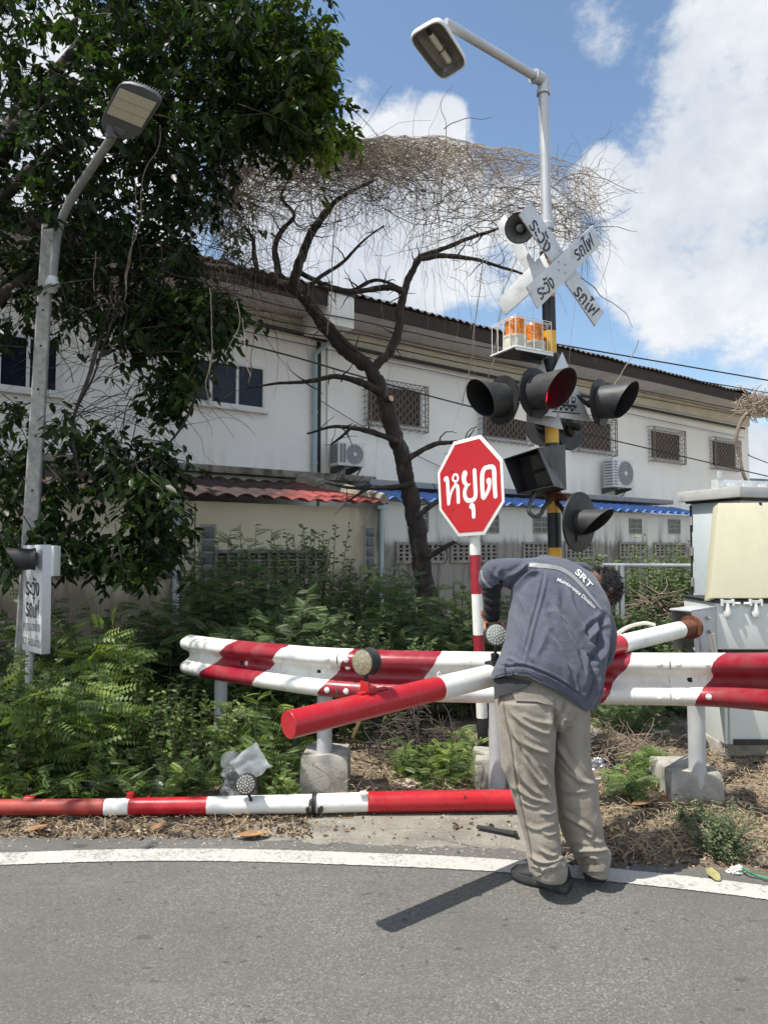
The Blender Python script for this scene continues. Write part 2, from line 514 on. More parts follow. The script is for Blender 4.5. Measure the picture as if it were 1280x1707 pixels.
def mk_dirt():
    t = NT('bare_earth')
    a = t.noise(5, 7, .7); b = t.noise(40, 5, .7); c0 = t.noise(1.2, 4, .6)
    c = t.mix(t.mrange(a, .3, .7), (.14, .108, .076), (.33, .275, .20))
    c = t.mix(t.mrange(b, .4, .75, 0, .7), c, (.36, .30, .22))
    c = t.mix(t.mrange(c0, .4, .7, 0, .5), c, (.15, .12, .085))
    t.col(c); t.set(rough=.95, spec=.2)
    t.bump(t.math('ADD', a, b), .9, .03)
    return t.m
def mk_apron():
    t = NT('worn_concrete')
    a = t.noise(3, 7, .7); b = t.noise(60, 4, .7); s = t.noise(5, 6, .75, sc=(.4, 2.2, 1))
    c = t.mix(t.mrange(a, .3, .7), (.19, .175, .15), (.31, .29, .245))
    c = t.mix(t.mrange(s, .52, .72, 0, .8), c, (.13, .118, .098))
    c = t.mix(t.mrange(b, .55, .8, 0, .6), c, (.14, .13, .11))
    t.col(c); t.set(rough=.95, spec=.2)
    t.bump(t.math('ADD', a, b), .8, .012)
    return t.m
def mk_line():
    t = NT('road_line_paint')
    a = t.math('ADD', t.math('MULTIPLY', t.noise(42, 6, .78), .75), t.math('MULTIPLY', t.noise(4.5, 4, .6), .3)); b = t.noise(180, 3, .7)
    c = t.mix(t.mrange(b, .3, .7), (.37, .36, .33), (.53, .52, .475))
    c = t.mix(t.mrange(a, .53, .62, 0, .75), c, (.20, .19, .172))
    t.col(c); t.set(rough=.8); t.bump(b, .5, .004)
    return t.m
M_asph, M_dirt, M_apron, M_line = mk_asphalt(), mk_dirt(), mk_apron(), mk_line()

edge_px = [(-700, 1425), (-300, 1402), (0, 1397), (120, 1396), (260, 1394), (400, 1397), (520, 1404), (640, 1409), (760, 1412), (880, 1418), (980, 1428), (1080, 1440), (1180, 1448), (1280, 1462), (1500, 1500), (1900, 1580)]
edge = [G(*p) for p in edge_px]
e_fine = smooth_path(edge, 40)
def edge_y(x):
    for a, b in zip(e_fine[:-1], e_fine[1:]):
        if a.x <= x <= b.x: return a.y + (b.y - a.y) * (x - a.x) / max(1e-6, b.x - a.x)
    return e_fine[0].y if x < e_fine[0].x else e_fine[-1].y
rnd = random.Random(5)
mb = MB()
top = [V3(-60, 3.0, 0)] + [V3(p.x, p.y + .05 * noise.noise(V3(p.x * 7, 3, 0)) + .03 * noise.noise(V3(p.x * 31, 9, 0)), 0) for p in e_fine] + [V3(60, -4, 0)]
vs = []; fs = []
for p in top: vs += [p, V3(p.x, min(p.y - .3, 1.5 if abs(p.x) < 8 else -5), 0), V3(p.x * 1.5, -60, 0)]
for i in range(len(top) - 1):
    for k in range(2):
        a = i * 3 + k; fs.append((a, a + 1, a + 4, a + 3))
mb.add(vs, fs)
tag(mb.build('road', M_asph, smooth=False, fixn=True), 'grey asphalt road curving across the foreground', 'road', kind='structure')
# white edge line
lc = smooth_path([G(*p) for p in [(-900, 1475), (-500, 1448), (-200, 1437), (0, 1433), (150, 1428), (300, 1426), (450, 1428), (600, 1433), (750, 1439), (900, 1449), (1050, 1463), (1170, 1476), (1280, 1490), (1450, 1520), (1800, 1590)]], 70)
mb = MB(); vs = []; fs = []
for i, p in enumerate(lc):
    t = (lc[min(len(lc) - 1, i + 1)] - lc[max(0, i - 1)]).normalized(); nn = V3(-t.y, t.x, 0)
    j1 = .005 * noise.noise(V3(p.x * 23, 1, 0)) + .006 * noise.noise(V3(p.x * 90, 2, 0)); j2 = .005 * noise.noise(V3(p.x * 23, 7, 0)) + .006 * noise.noise(V3(p.x * 90, 8, 0))
    vs += [p + nn * (.075 + j1) + V3(0, 0, .005), p - nn * (.075 + j2) + V3(0, 0, .005)]
for i in range(len(lc) - 1): fs.append((2 * i, 2 * i + 1, 2 * i + 3, 2 * i + 2))
mb.add(vs, fs)
tag(mb.build('road_marking', M_line, smooth=False, fixn=True), 'worn white edge line painted along the road', 'road marking', kind='structure')
# earth: one sheet to the horizon, finer near the verge
def gz(x, y):
    d = y - edge_y(max(-3.0, min(3.5, x))) - .75
    k = max(0.0, min(1.0, d / .8)); fade = max(0, min(1, (40 - y) / 20))
    z = -.006 + (.035 * noise.noise(V3(x * 1.3, y * 1.3, 0)) + .02 * noise.noise(V3(x * 4, y * 4, 2)) + .02) * k * fade
    return z
mb = MB()
xs = sorted(set([-900, -300, -100, -40, -20, -12] + [-8 + .16 * i for i in range(101)] + [12, 20, 40, 100, 300, 900]))
ys = sorted(set([-300, -60, -10, 2.5] + [3.3 + .14 * i for i in range(60)] + [12.5, 14, 17, 22, 30, 45, 90, 300, 1500]))
vs = [V3(x, y, gz(x, y) if y > 3 and abs(x) < 60 else -.006) for y in ys for x in xs]; fs = []
W = len(xs)
for j in range(len(ys) - 1):
    for i in range(W - 1): fs.append((j * W + i, j * W + i + 1, (j + 1) * W + i + 1, (j + 1) * W + i))
mb.add(vs, fs)
tag(mb.build('ground', M_dirt), 'brown bare earth of the verge behind the road', 'ground', kind='structure')
# worn concrete apron beside the road
ap = smooth_path([G(*p, z=.004) for p in [(395, 1400), (380, 1385), (450, 1372), (560, 1362), (700, 1352), (860, 1345), (935, 1362), (1000, 1395), (1020, 1436), (960, 1436), (880, 1430), (760, 1424), (640, 1420), (520, 1414)]], 14, closed=True)
ap = [V3(p.x + .07 * noise.noise(p * 5) + .03 * noise.noise(p * 19), p.y + .05 * noise.noise(p * 7 + V3(5, 5, 5)) + .02 * noise.noise(p * 23), -.002) for p in ap]
mb = MB(); c = sum(ap, V3(0, 0, 0)) / len(ap); c.z = -.002
mb.add(ap + [c], [(i, (i + 1) % len(ap), len(ap)) for i in range(len(ap))])
tag(mb.build('concrete_apron', M_apron, fixn=True, smooth=False), 'patch of worn pale concrete between the fallen barrier arm and the road', 'concrete', kind='structure')
# far hill at the right
mb = MB()
hx = [(1090 + i * 30, 806 + 4 * math.sin(i * .9) - (5 if 4 < i < 12 else 0)) for i in range(40)]
mb.prism([P(x, y, 900) for (x, y) in hx] + [P(hx[-1][0], 930, 900), P(hx[0][0], 930, 900)], (0, 160, 0))
M_hill = mat('hill_green', (.10, .16, .17), .95, var=.2, vs=.05)
tag(mb.build('hills', M_hill, fixn=True), 'low distant hill beyond the building', 'hill', kind='structure')
# ---------------------------------------------------------------- the two-storey building and its lean-tos
BD = V3(.806, .592, 0).normalized(); BN = V3(BD.y, -BD.x, 0)       # along the wall / out of the wall
BO = V3(0, 15, 0)
def B(s, z, o=0.0): return BO + BD * s + BN * o + V3(0, 0, z)
def SZ(x, y, o=0.0):
    p = PL(x, y, BO + BN * o, BN); q = p - BO
    return q.dot(BD), p.z
def bbox(mb, s0, s1, z0, z1, o0, o1, mat=0):
    return mb.obox(B((s0 + s1) / 2, (z0 + z1) / 2, (o0 + o1) / 2), BD * ((s1 - s0) / 2), BN * ((o1 - o0) / 2), V3(0, 0, (z1 - z0) / 2), mat)
def wallmat(name, base, stain, hi_z=None, lo_z=None, amt=.5, lowcol=None, zsplit=None, streak=True):
    t = NT(name)
    a = t.noise(.7, 5, .6); b = t.noise(5, 7, .7)
    z = t.axis(2)
    c = t.mix(t.mrange(a, .3, .7), scal(base, .95), scal(base, 1.03))
    if lowcol:
        wob = t.math('ADD', z, t.math('MULTIPLY', t.math('SUBTRACT', t.noise(2.5, 5, .7), .5), .5))
        c = t.mix(t.mrange(wob, zsplit - .06, zsplit + .06), lowcol, c)
    st = t.noise(2.2, 8, .72, sc=(1.6, 1.6, .16))
    st2 = t.noise(1.1, 6, .7, sc=(1, 1, .45))
    m = t.mrange(t.math('ADD', t.math('MULTIPLY', st, .65), t.math('MULTIPLY', st2, .45)), .52, .74, 0, amt)
    if lo_z is not None:
        m = t.math('MULTIPLY', m, t.mrange(z, lo_z, hi_z, 1.0, .06))
    c = t.mix(m, c, stain)
    c = t.mix(t.mrange(b, .6, .85, 0, .18), c, scal(stain, 1.6))
    t.col(c); t.set(rough=.9, spec=.2); t.bump(b, .15, .01)
    return t.m
M_wallL = wallmat('white_render', (.87, .855, .82), (.42, .40, .34), 3.6, 3.0, .5)
M_wallR = wallmat('offwhite_render', (.87, .855, .80), (.46, .43, .35), 3.7, 3.0, .5)
M_band = mat('cream_band', (.60, .57, .47), .85, var=.1, vs=2)
M_soffit = mat('grey_soffit', (.60, .595, .575), .85, var=.1, vs=2)
M_fascia = mat('brown_fascia', (.040, .027, .023), .85, var=.25, vs=4, dirt=(.09, .075, .065), ds=3)
M_roofdark = mat('dark_roof_sheet', (.07, .065, .06), .85, var=.35, vs=6, dirt=(.22, .20, .18), ds=5)
M_winframe = mat('window_frame_white', (.70, .70, .68), .45, var=.05)
M_darkgap = mat('dark_timber', (.035, .03, .028), .85, var=.2)
M_bluepipe = mat('blue_pvc', (.33, .45, .48), .5, var=.08, dirt=(.22, .26, .26), ds=8)
M_greypipe = mat('grey_pvc', (.33, .36, .40), .55, var=.08, dirt=(.2, .2, .2), ds=8)
M_grille = mat('cream_grille', (.24, .205, .175), .65, var=.3, vs=9, dirt=(.10, .06, .045), ds=14)
M_grillein = mat('brown_louvre', (.045, .026, .022), .5, var=.3, vs=5)
def mk_glass(name, c, rough=.06):
    t = NT(name); n = t.noise(1.5, 3, .5)
    t.col(t.mix(n, scal(c, .7), scal(c, 1.2))); t.set(rough=rough, spec=.25); return t.m
M_glass = mk_glass('dark_blue_glass', (.012, .018, .032))
M_blockglass = mat('glass_block', (.07, .085, .09), .25, var=.4, vs=10, bump=.5, bs=60, bd=.004)

s_joint = SZ(530, 700)[0]
s_right = SZ(1247, 740)[0]
s_left = SZ(-420, 700)[0]
z_low = 0.0
EO = 1.0                                            # eave overhang
z_fas_t = SZ(700, 522, EO)[1]; z_fas_b = SZ(700, 546, EO)[1]
z_band_b = SZ(650, 592, .04)[1]
z_band_t = z_band_b + .26
print('building', s_left, s_joint, s_right, z_fas_t, z_fas_b, z_band_b)
DEPTH = 7.0
def house(name, label, s0, s1, M_w, last):
    root = thing(name, label, 'building', B((s0 + s1) / 2, 0, -DEPTH / 2), 'row houses behind the boundary walls')
    m = MB(); bbox(m, s0, s1, 0, z_fas_b, -DEPTH, 0)
    m.build('wall', M_w, root, fixn=True)
    e0, e1 = s0 + (0 if last else -.0), s1 + (.75 if last else 0)
    m = MB(); bbox(m, s0, s1, z_band_b, z_band_t, .002, .06)
    bbox(m, s0, s1, z_band_t + .002, z_band_t + .08, .002, .10)
    m.build('cornice', M_band, root, bevel=.008)
    m = MB()
    m.prism([B(e0, z_band_t + .10, .02), B(e0, z_fas_b + .03, EO - .03), B(e0, z_fas_b + .06, EO - .03), B(e0, z_band_t + .16, .02)], BD * (e1 - e0))
    m.build('soffit', M_soffit, root)
    m = MB(); bbox(m, e0, e1, z_fas_b, z_fas_t - .01, EO - .02, EO + .015)
    m.build('fascia', M_fascia, root, bevel=.006)
    # corrugated roof, ridge half way back
    L = e1 - e0; n = int(L / .045)
    def rf(i, j):
        s = e0 + L * i; o = EO + .09 - (EO + .1 + DEPTH / 2) * j
        z = z_fas_t + .02 + 1.5 * j + .028 * math.sin(s * 2 * math.pi / .19)
        z += .035 * noise.noise(V3(s * .9, j * 3, 1)) * (1 + 2.5 * max(0, min(1, (s - s_right + 4.5) / 2)))
        return B(s, z, o)
    m = MB(); m.grid(rf, n, 4)
    m.grid(lambda i, j: B(e0 + L * i, z_fas_t + .02 + 1.5 * (1 - j) + .028 * math.sin((e0 + L * i) * 2 * math.pi / .19), -DEPTH / 2 - .01 - j * (DEPTH / 2 + .5)), n, 2)
    m.build('roof', M_roofdark, root, solid=.012)
    return root
h1 = house('row_house', 'left white two-storey house with the sliding windows behind the leafy tree', s_left, s_joint - .03, M_wallL, False)
h2 = house('row_house', 'right off-white two-storey house with the row of grilled windows', s_joint + .05, s_right, M_wallR, True)
# party wall stub that rises through the eaves at the joint, with its dark joint strip
m = MB(); bbox(m, s_joint - .028, s_joint + .048, 2.9, z_band_b - .02, .004, .035)
m.build('joint_strip', M_darkgap, h2)
sa, za = SZ(548, 535, 1.05); sb_, zb_ = SZ(590, 496, 1.05)
m = MB(); bbox(m, sa, sb_, za - .05, zb_, -.2, EO + .06)
m.build('party_wall', M_wallR, h2, bevel=.01)
m = MB(); bbox(m, sa - .02, sb_ + .02, zb_ + .002, zb_ + .05, -.22, EO + .09)
m.build('coping', M_roofdark, h2)

def sliding_window(parent, xl, xr, yt, yb, panes, at=None):
    s0, z1 = SZ(xl, yt); s1, _ = SZ(xr, yt); _, z0 = SZ(xl, yb)
    fr = MB(); t = .055
    for (a, b, c, d) in ((s0, s1, z1 - t, z1), (s0, s1, z0, z0 + t), (s0, s0 + t, z0 + t, z1 - t), (s1 - t, s1, z0 + t, z1 - t)):
        bbox(fr, a, b, c, d, .004, .06)
    w = (s1 - s0 - 2 * t) / panes
    for i in range(1, panes):
        bbox(fr, s0 + t + w * i - .025, s0 + t + w * i + .025, z0 + t, z1 - t, .004, .05)
    bbox(fr, s0 - .06, s1 + .06, z0 - .06, z0 - .003, .003, .10)
    f = fr.build('window', M_winframe, parent, bevel=.004)
    for i in range(panes):
        g = MB(); bbox(g, s0 + t + w * i + .027 * (i > 0), s0 + t + w * (i + 1) - .027 * (i < panes - 1), z0 + t, z1 - t, .006, .022 + .008 * (i % 2))
        g.build('pane', M_glass, f)
sliding_window(h1, 300, 441, 590, 668, 3)
sliding_window(h1, -110, 101, 535, 634, 4)

def grille_window(parent, s0, s1, z0, z1):
    m = MB(); t = .05
    for (a, b, c, d) in ((s0, s1, z1 - t, z1), (s0, s1, z0, z0 + t), (s0, s0 + t, z0 + t, z1 - t), (s1 - t, s1, z0 + t, z1 - t)):
        bbox(m, a, b, c, d, .003, .05)
    f = m.build('window', M_winframe, parent, bevel=.004)
    m = MB(); bbox(m, s0 + t, s1 - t, z0 + t, z1 - t, .004, .02)
    k = 11
    for i in range(k):
        z = z0 + t + (z1 - z0 - 2 * t) * (i + .5) / k
        m.obox(B((s0 + s1) / 2, z, .035), BD * ((s1 - s0) / 2 - t - .003), V3(0, 0, .045) + BN * .012, BN * .003)
    m.build('louvre', M_grillein, f)
    g = MB(); e = .06; o = .19; a0, a1, b0, b1 = s0 - e, s1 + e, z0 - e, z1 + e
    def bar(p, q, r=.009): g.tube([p, q], r, 5)
    for (p, q) in ((a0, b0), (a1, b0), (a0, b1), (a1, b1)): bar(B(p, q, .003), B(p, q, o), .012)
    for zz in (b0, b1, b0 + .10, b1 - .10):
        bar(B(a0, zz, o), B(a1, zz, o), .011)
    for ss in (a0, a1, a0 + .09, a1 - .09): bar(B(ss, b0, o + .002), B(ss, b1, o + .002), .011)
    n = 16
    for i in range(n + 1):                                  # waved rods that meet and part: an ogee lattice
        sc_ = a0 + .09 + (a1 - a0 - .18) * i / n; ph = math.pi * (i % 2)
        pts = [B(sc_ + .026 * math.sin(q / 28 * math.pi * 9 + ph), b0 + .10 + (b1 - b0 - .2) * q / 28, o) for q in range(29)]
        g.tube(pts, .0085, 4, cap=False)
    for kk in range(13):                                    # scroll border
        u0 = a0 + (a1 - a0) * kk / 13; u1 = a0 + (a1 - a0) * (kk + 1) / 13
        for (za_, zb2) in ((b0, b0 + .1), (b1, b1 - .1)):
            g.tube([B(u0, za_, o), B((u0 + u1) / 2, zb2, o), B(u1, za_, o)], .008, 4, cap=False)
        v0 = b0 + (b1 - b0) * kk / 13; v1 = b0 + (b1 - b0) * (kk + 1) / 13
        for (sa_, sb2) in ((a0, a0 + .09), (a1, a1 - .09)):
            g.tube([B(sa_, v0, o), B(sb2, (v0 + v1) / 2, o), B(sa_, v1, o)], .008, 4, cap=False)
        for oo in (.06, .12):                               # cage sides
            pass
    for kk in range(9):
        u0 = b0 + (b1 - b0) * kk / 8
        bar(B(a1, u0, .003), B(a1, u0, o), .007); bar(B(a0, u0, .003), B(a0, u0, o), .007)
        u1 = a0 + (a1 - a0) * kk / 8
        bar(B(u1, b0, .003), B(u1, b0, o), .007)
    g.build('grille', M_grille, f)
_, gz1 = SZ(606, 636); _, gz0 = SZ(606, 706)
for (xl, xr) in ((606, 703), (797, 878), (953, 1017), (1079, 1131), (1181, 1223)):
    grille_window(h2, SZ(xl, 700)[0] + .03, SZ(xr, 700)[0] - .03, gz0, gz1)
# down pipe at the joint
m = MB()
sp, _ = SZ(521, 700); zt = SZ(537, 575, .1)[1]; zb = SZ(520, 808, .1)[1]
m.tube([B(sp + .45, zt + .5, .75), B(sp + .30, zt + .1, .3), B(sp, zt - .2, .09), B(sp, zb, .09)], .05, 10)
for zz in (zb + .4, zb + 1.4): m.lathe(B(sp, zz, .09), UP, [(0, .05), (0, .06), (.05, .06), (.05, .05)], 10)
m.build('down_pipe', M_bluepipe, h1)
m = MB(); sp2, _ = SZ(546, 700); bbox(m, sp2 - .03, sp2 + .03, 3.0, z_band_b - .03, .003, .05)
m.build('wall_rib', M_wallR, h2)

# air conditioners
M_ac = mat('ac_white', (.66, .67, .66), .5, var=.04, dirt=(.45, .43, .38), ds=6, dlo=.6, dhi=.85)
M_acgrey = mat('ac_grille_grey', (.20, .21, .22), .6, var=.15)
def aircon(x0, x1, y0, y1, label):
    s0, z1 = SZ(x0, y0, .3); s1, _ = SZ(x1, y1, .3); _, z0 = SZ(x1, y1, .3)
    w = s1 - s0
    root = thing('air_conditioner', label, 'air conditioner', B((s0 + s1) / 2, z0, .3), 'air conditioner units on the house wall')
    m = MB(); bbox(m, s0, s1, z0, z1, .16, .48); m.build('casing', M_ac, root, bevel=.015)
    cs = s0 + w * .60; cz_ = (z0 + z1) / 2; R = (z1 - z0) * .42
    m = MB(); m.lathe(B(cs, cz_, .482), BN, [(0, R * 1.04), (.012, R * 1.04), (.012, R * .97), (-.0, R * .97)], 30); 
    for q in range(6):
        r = R * (.2 + .14 * q); m.lathe(B(cs, cz_, .488), BN, [(0, r - .008), (.006, r - .004), (.006, r + .004), (0, r + .008)], 28)
    for q in range(10):
        a = q * math.pi / 5; m.tube([B(cs + R * .18 * math.cos(a), cz_ + R * .18 * math.sin(a), .492), B(cs + R * .97 * math.cos(a), cz_ + R * .97 * math.sin(a), .492)], .005, 4)
    m.build('fan_guard', mat('ac_guard', (.38, .39, .40), .5), root)
    m = MB(); m.lathe(B(cs, cz_, .483), BN, [(0, R * .96), (.002, R * .96), (.002, .001)], 28); m.build('fan', M_acgrey, root)
    m = MB(); m.lathe(B(cs, cz_, .484), BN, [(0, R * .2), (.016, R * .18), (.018, .001)], 16); m.build('hub', M_ac, root)
    m = MB()
    for q in range(9):
        bbox(m, s0 - .012, s0 - .001, z0 + .06 + (z1 - z0 - .1) * q / 9, z0 + .06 + (z1 - z0 - .1) * q / 9 + .03, .19, .45)
        for h in (0, 1):
            bbox(m, s0 + .03 + .075 * h, s0 + .09 + .075 * h, z0 + .06 + (z1 - z0 - .1) * q / 9, z0 + .06 + (z1 - z0 - .1) * q / 9 + .04, .481, .486)
    m.build('side_grille', M_acgrey, root)
    m = MB()
    for ss in (s0 + .12, s1 - .15):
        m.prism([B(ss, z0 - .002, .004), B(ss, z0 - .002, .5), B(ss, z0 - .05, .5), B(ss, z0 - .16, .004)], BD * .035)
    m.build('bracket', mat('ac_bracket', (.10, .095, .09), .7), root)
    m = MB(); m.tube([B(s1 - .1, z0 + .1, .46), B(s1 + .06, z0 + .05, .3), B(s1 + .05, z0 - .2, .05), B(s1 + .02, z0 - .75, .03)], .014, 6)
    m.build('pipe', M_darkgap, root)
aircon(556, 600, 737, 780, 'white air conditioner unit on the wall left of the bare tree trunk')
aircon(1012, 1046, 764, 815, 'white air conditioner unit under the grilled windows right of the signal mast')

# ---- cream boundary wall with the red tiled lean-to roof
OC = 2.3
def mk_cream():
    t = NT('cream_render')
    a = t.noise(.8, 5, .6); st = t.noise(2.0, 8, .72, sc=(1.4, 1.4, .22)); z = t.axis(2); b = t.noise(6, 7, .7)
    c = t.mix(t.mrange(a, .3, .7), (.50, .445, .325), (.60, .545, .41))
    low = t.mrange(z, .55, 1.9, 1, 0)
    m = t.mrange(t.math('ADD', t.math('MULTIPLY', st, .8), t.math('MULTIPLY', low, .45)), .50, .80)
    c = t.mix(t.math('MULTIPLY', m, .85), c, (.115, .105, .085))
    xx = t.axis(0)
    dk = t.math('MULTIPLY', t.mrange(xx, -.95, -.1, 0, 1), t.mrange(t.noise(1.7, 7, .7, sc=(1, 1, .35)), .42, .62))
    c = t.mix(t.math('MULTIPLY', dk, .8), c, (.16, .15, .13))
    c = t.mix(t.mrange(b, .6, .85, 0, .3), c, (.22, .20, .16))
    t.col(c); t.set(rough=.92, spec=.2); t.bump(b, .2, .01); return t.m
M_creamwall = mk_cream()
def mk_redtile():
    t = NT('red_roof_tile')
    xx = t.axis(0); a = t.noise(3, 7, .7); b = t.noise(14, 6, .75)
    c = t.mix(t.mrange(a, .35, .7), (.25, .036, .033), (.33, .065, .055))
    w = t.math('ADD', xx, t.math('MULTIPLY', t.math('SUBTRACT', t.noise(1.6, 5, .7), .5), 2.0))
    old = t.mrange(w, -1.9, -.9, 1, 0)
    c = t.mix(t.math('MULTIPLY', old, t.mrange(b, .2, .5, .7, 1)), c, (.030, .015, .013))
    c = t.mix(t.mrange(t.noise(5, 7, .75, sc=(1, 1, 2)), .50, .66, 0, .75), c, (.10, .05, .042))
    t.col(c); t.set(rough=.75); t.bump(b, .3, .01); return t.m
M_redtile = mk_redtile()
M_cap = mat('old_cement', (.25, .23, .19), .95, var=.3, vs=5, bump=.6, bs=20, bd=.02, dirt=(.08, .075, .06), ds=4, dlo=.45, dhi=.65)
sL, _ = SZ(-420, 840, OC); sR, zc_top = SZ(640, 846, OC); 
lean = thing('lean_to', 'cream walled lean-to with wavy red tiled roof below the left house', 'lean-to', B((sL + sR) / 2, 0, OC - .5), 'lean-tos along the back of the row houses')
m = MB(); bbox(m, sL, sR, 0, zc_top - .02, .02, OC); m.build('wall', M_creamwall, lean, fixn=True)
OE = OC + .28
zf = SZ(560, 838, OE)[1]; zbk = SZ(500, 808, .25)[1]
s0r, s1r = sL, SZ(648, 845, OE)[0]
Lr = s1r - s0r; n = int(Lr / .035)
def tile(i, j):
    s = s0r + Lr * i; o = OE + (.25 - OE) * j
    course = (j * 6) % 1.0
    z = zf + (zbk - zf) * j + .055 * abs(math.sin(s * math.pi / .30)) ** .8 + .03 * (1 - course) - .02
    z += .03 * noise.noise(V3(s * .8, j * 2, 0))
    return B(s, z, o)
m = MB(); m.grid(tile, n, 24); m.build('roof', M_redtile, lean, solid=.015)
m = MB(); q0 = SZ(596, 820, OE - .5)[0]
m.tube([B(s1r - .10, zf + .10, OE + .02), B(s1r - .12, zf + .2, OE - .6), B(s1r - .2, zbk - .1, .9), B(s1r - .35, zbk + .06, .3)], [.09, .12, .15, .16], 8)
m.build('ridge_mortar', M_cap, lean)
m = MB(); bbox(m, sL, s_joint + 1.2, 2.93, 3.06, .005, .30); m.build('ledge', M_cap, lean, bevel=.02)
def pipe_on(parent, x, y0, y1, o, mt, r=.045):
    s, z1 = SZ(x, y0, o); 
    m = MB(); m.tube([B(s, z1, o + r + .01), B(s, .1, o + r + .01)], r, 10)
    for k in range(2): m.lathe(B(s, z1 - .35 - .9 * k, o + r + .01), UP, [(0, r), (0, r * 1.25), (.05, r * 1.25), (.05, r)], 10)
    m.obox(B(s, z1 + .02, o + r), BD * .11, BN * .06, V3(0, 0, .03))
    m.build('drain_pipe', mt, parent)
pipe_on(lean, 293, 838, 1020, OC, M_greypipe)
pipe_on(lean, 633, 848, 970, OC, M_bluepipe, .04)
def glass_column(parent, x0, x1, y0, y1, o):
    s0, z1 = SZ(x0, y0, o); s1, _ = SZ(x1, y0, o); _, z0 = SZ(x0, y1, o)
    m = MB(); bbox(m, s0 - .03, s1 + .03, z0 - .03, z1 + .03, o + .002, o + .012)
    fr = m.build('glass_block_window', mat('block_mortar', (.30, .29, .25), .9, dirt=(.1, .1, .08)), parent)
    m = MB(); n = 4; h = (z1 - z0) / n
    for i in range(n): bbox(m, s0, s1, z0 + h * i + .012, z0 + h * (i + 1) - .012, o + .013, o + .026)
    m.build('pane', M_blockglass, fr, bevel=.006)
glass_column(lean, 271, 289, 876, 966, OC); glass_column(lean, 337, 357, 877, 964, OC); glass_column(lean, 610, 622, 879, 946, OC)
M_vent = mat('vent_block', (.20, .185, .155), .95, var=.25, vs=8, bump=.5, bs=40, dirt=(.08, .075, .06), ds=5, dlo=.45, dhi=.7)
M_hole = mat('vent_opening', (.018, .017, .016), .95)
def vent_band(parent, x0, x1, y0, y1, o, cells, rows, style, M=None):
    s0, z1 = SZ(x0, y0, o); s1, _ = SZ(x1, y0, o); _, z0 = SZ(x0, y1, o)
    m = MB(); bbox(m, s0, s1, z0, z1, o + .002, o + .008, 1)
    e = .05
    for (a, b, c, d) in ((s0 - e, s1 + e, z1, z1 + e), (s0 - e, s1 + e, z0 - e, z0), (s0 - e, s0, z0, z1), (s1, s1 + e, z0, z1)):
        bbox(m, a, b, c, d, o + .003, o + .045)
    w = (s1 - s0) / cells; h = (z1 - z0) / rows
    for j in range(1, rows): bbox(m, s0, s1, z0 + h * j - .016, z0 + h * j + .016, o + .004, o + .035)
    for i in range(1, cells): bbox(m, s0 + w * i - .02, s0 + w * i + .02, z0, z1, o + .005, o + .033)
    if style:
        for i in range(cells):
            for j in range(rows):
                cx_ = s0 + w * (i + .5); cz_ = z0 + h * (j + .5)
                for q in (-1, 1):
                    m.prism([B(cx_ + w * .5 * q, cz_ - h * .5, o + .006), B(cx_ + w * .16 * q, cz_ - h * .5, o + .006), B(cx_ + w * .36 * q, cz_, o + .006), B(cx_ + w * .16 * q, cz_ + h * .5, o + .006), B(cx_ + w * .5 * q, cz_ + h * .5, o + .006)], BN * .024)
                bbox(m, cx_ - w * .5, cx_ + w * .5, cz_ - .014, cz_ + .014, o + .007, o + .031)
    else:
        for i in range(cells):
            for j in range(rows):
                bbox(m, s0 + w * i + .02, s0 + w * (i + .62), z0 + h * (j + .42), z0 + h * (j + .6), o + .006, o + .03)
    m.build('vent_block_panel', [M or M_vent, M_hole], parent, fixn=True)
vent_band(lean, 100, 180, 925, 958, OC, 5, 3, 0); vent_band(lean, 192, 266, 925, 962, OC, 5, 3, 0)
vent_band(lean, 362, 540, 922, 960, OC, 11, 3, 0)
m = MB()
for x in (325, 303): 
    s, _ = SZ(x, 900, OC); bbox(m, s - .008, s + .008, .1, zc_top - .05, OC + .001, OC + .006)
m.build('wall_joint', mat('joint_dark', (.10, .095, .08), .95), lean)

# ---- stained white wall with the blue roof
OB = 1.35
def mk_stain():
    t = NT('stained_white_render')
    z = t.axis(2); b = t.noise(6, 7, .7)
    wob = t.math('ADD', z, t.math('MULTIPLY', t.math('SUBTRACT', t.noise(1.8, 6, .7, sc=(1, 1, .3)), .5), .55))
    c = t.mix(t.mrange(wob, 1.63, 1.85), (.27, .26, .235), (.62, .63, .60))
    st = t.noise(2.6, 9, .75, sc=(1.5, 1.5, .13)); st2 = t.noise(.9, 5, .65, sc=(1, 1, .5))
    m = t.mrange(t.math('ADD', t.math('MULTIPLY', st, .75), t.math('MULTIPLY', st2, .35)), .53, .66)
    m = t.math('MULTIPLY', m, t.mrange(z, 1.5, 2.45, 1.0, .15))
    c = t.mix(t.math('MULTIPLY', m, .85), c, (.085, .08, .07))
    c = t.mix(t.mrange(b, .58, .8, 0, .45), c, (.2, .195, .17))
    t.col(c); t.set(rough=.92, spec=.2); t.bump(b, .2, .01); return t.m
M_stain = mk_stain()
M_blueroof = mat('blue_roof_sheet', (.085, .19, .48), .5, var=.15, vs=4, dirt=(.10, .13, .25), ds=6, dlo=.6, dhi=.8)
sbL = SZ(640, 860, OB)[0]; sbR = SZ(1255, 860, OB)[0]; zb_top = SZ(700, 838, OB)[1]
lb = thing('lean_to', 'stained grey and white walled lean-to with blue corrugated roof edge', 'lean-to', B((sbL + sbR) / 2, 0, OB / 2), 'lean-tos along the back of the row houses')
m = MB(); bbox(m, sbL, sbR, 0, zb_top, .03, OB); m.build('wall', M_stain, lb, fixn=True)
OBE = OB + .25; zf2 = SZ(800, 838, OBE)[1]; sA = SZ(622, 820, OBE)[0]; sZ = SZ(1158, 850, OBE)[0] + .3
Lb = sZ - sA; n = int(Lb / .04)
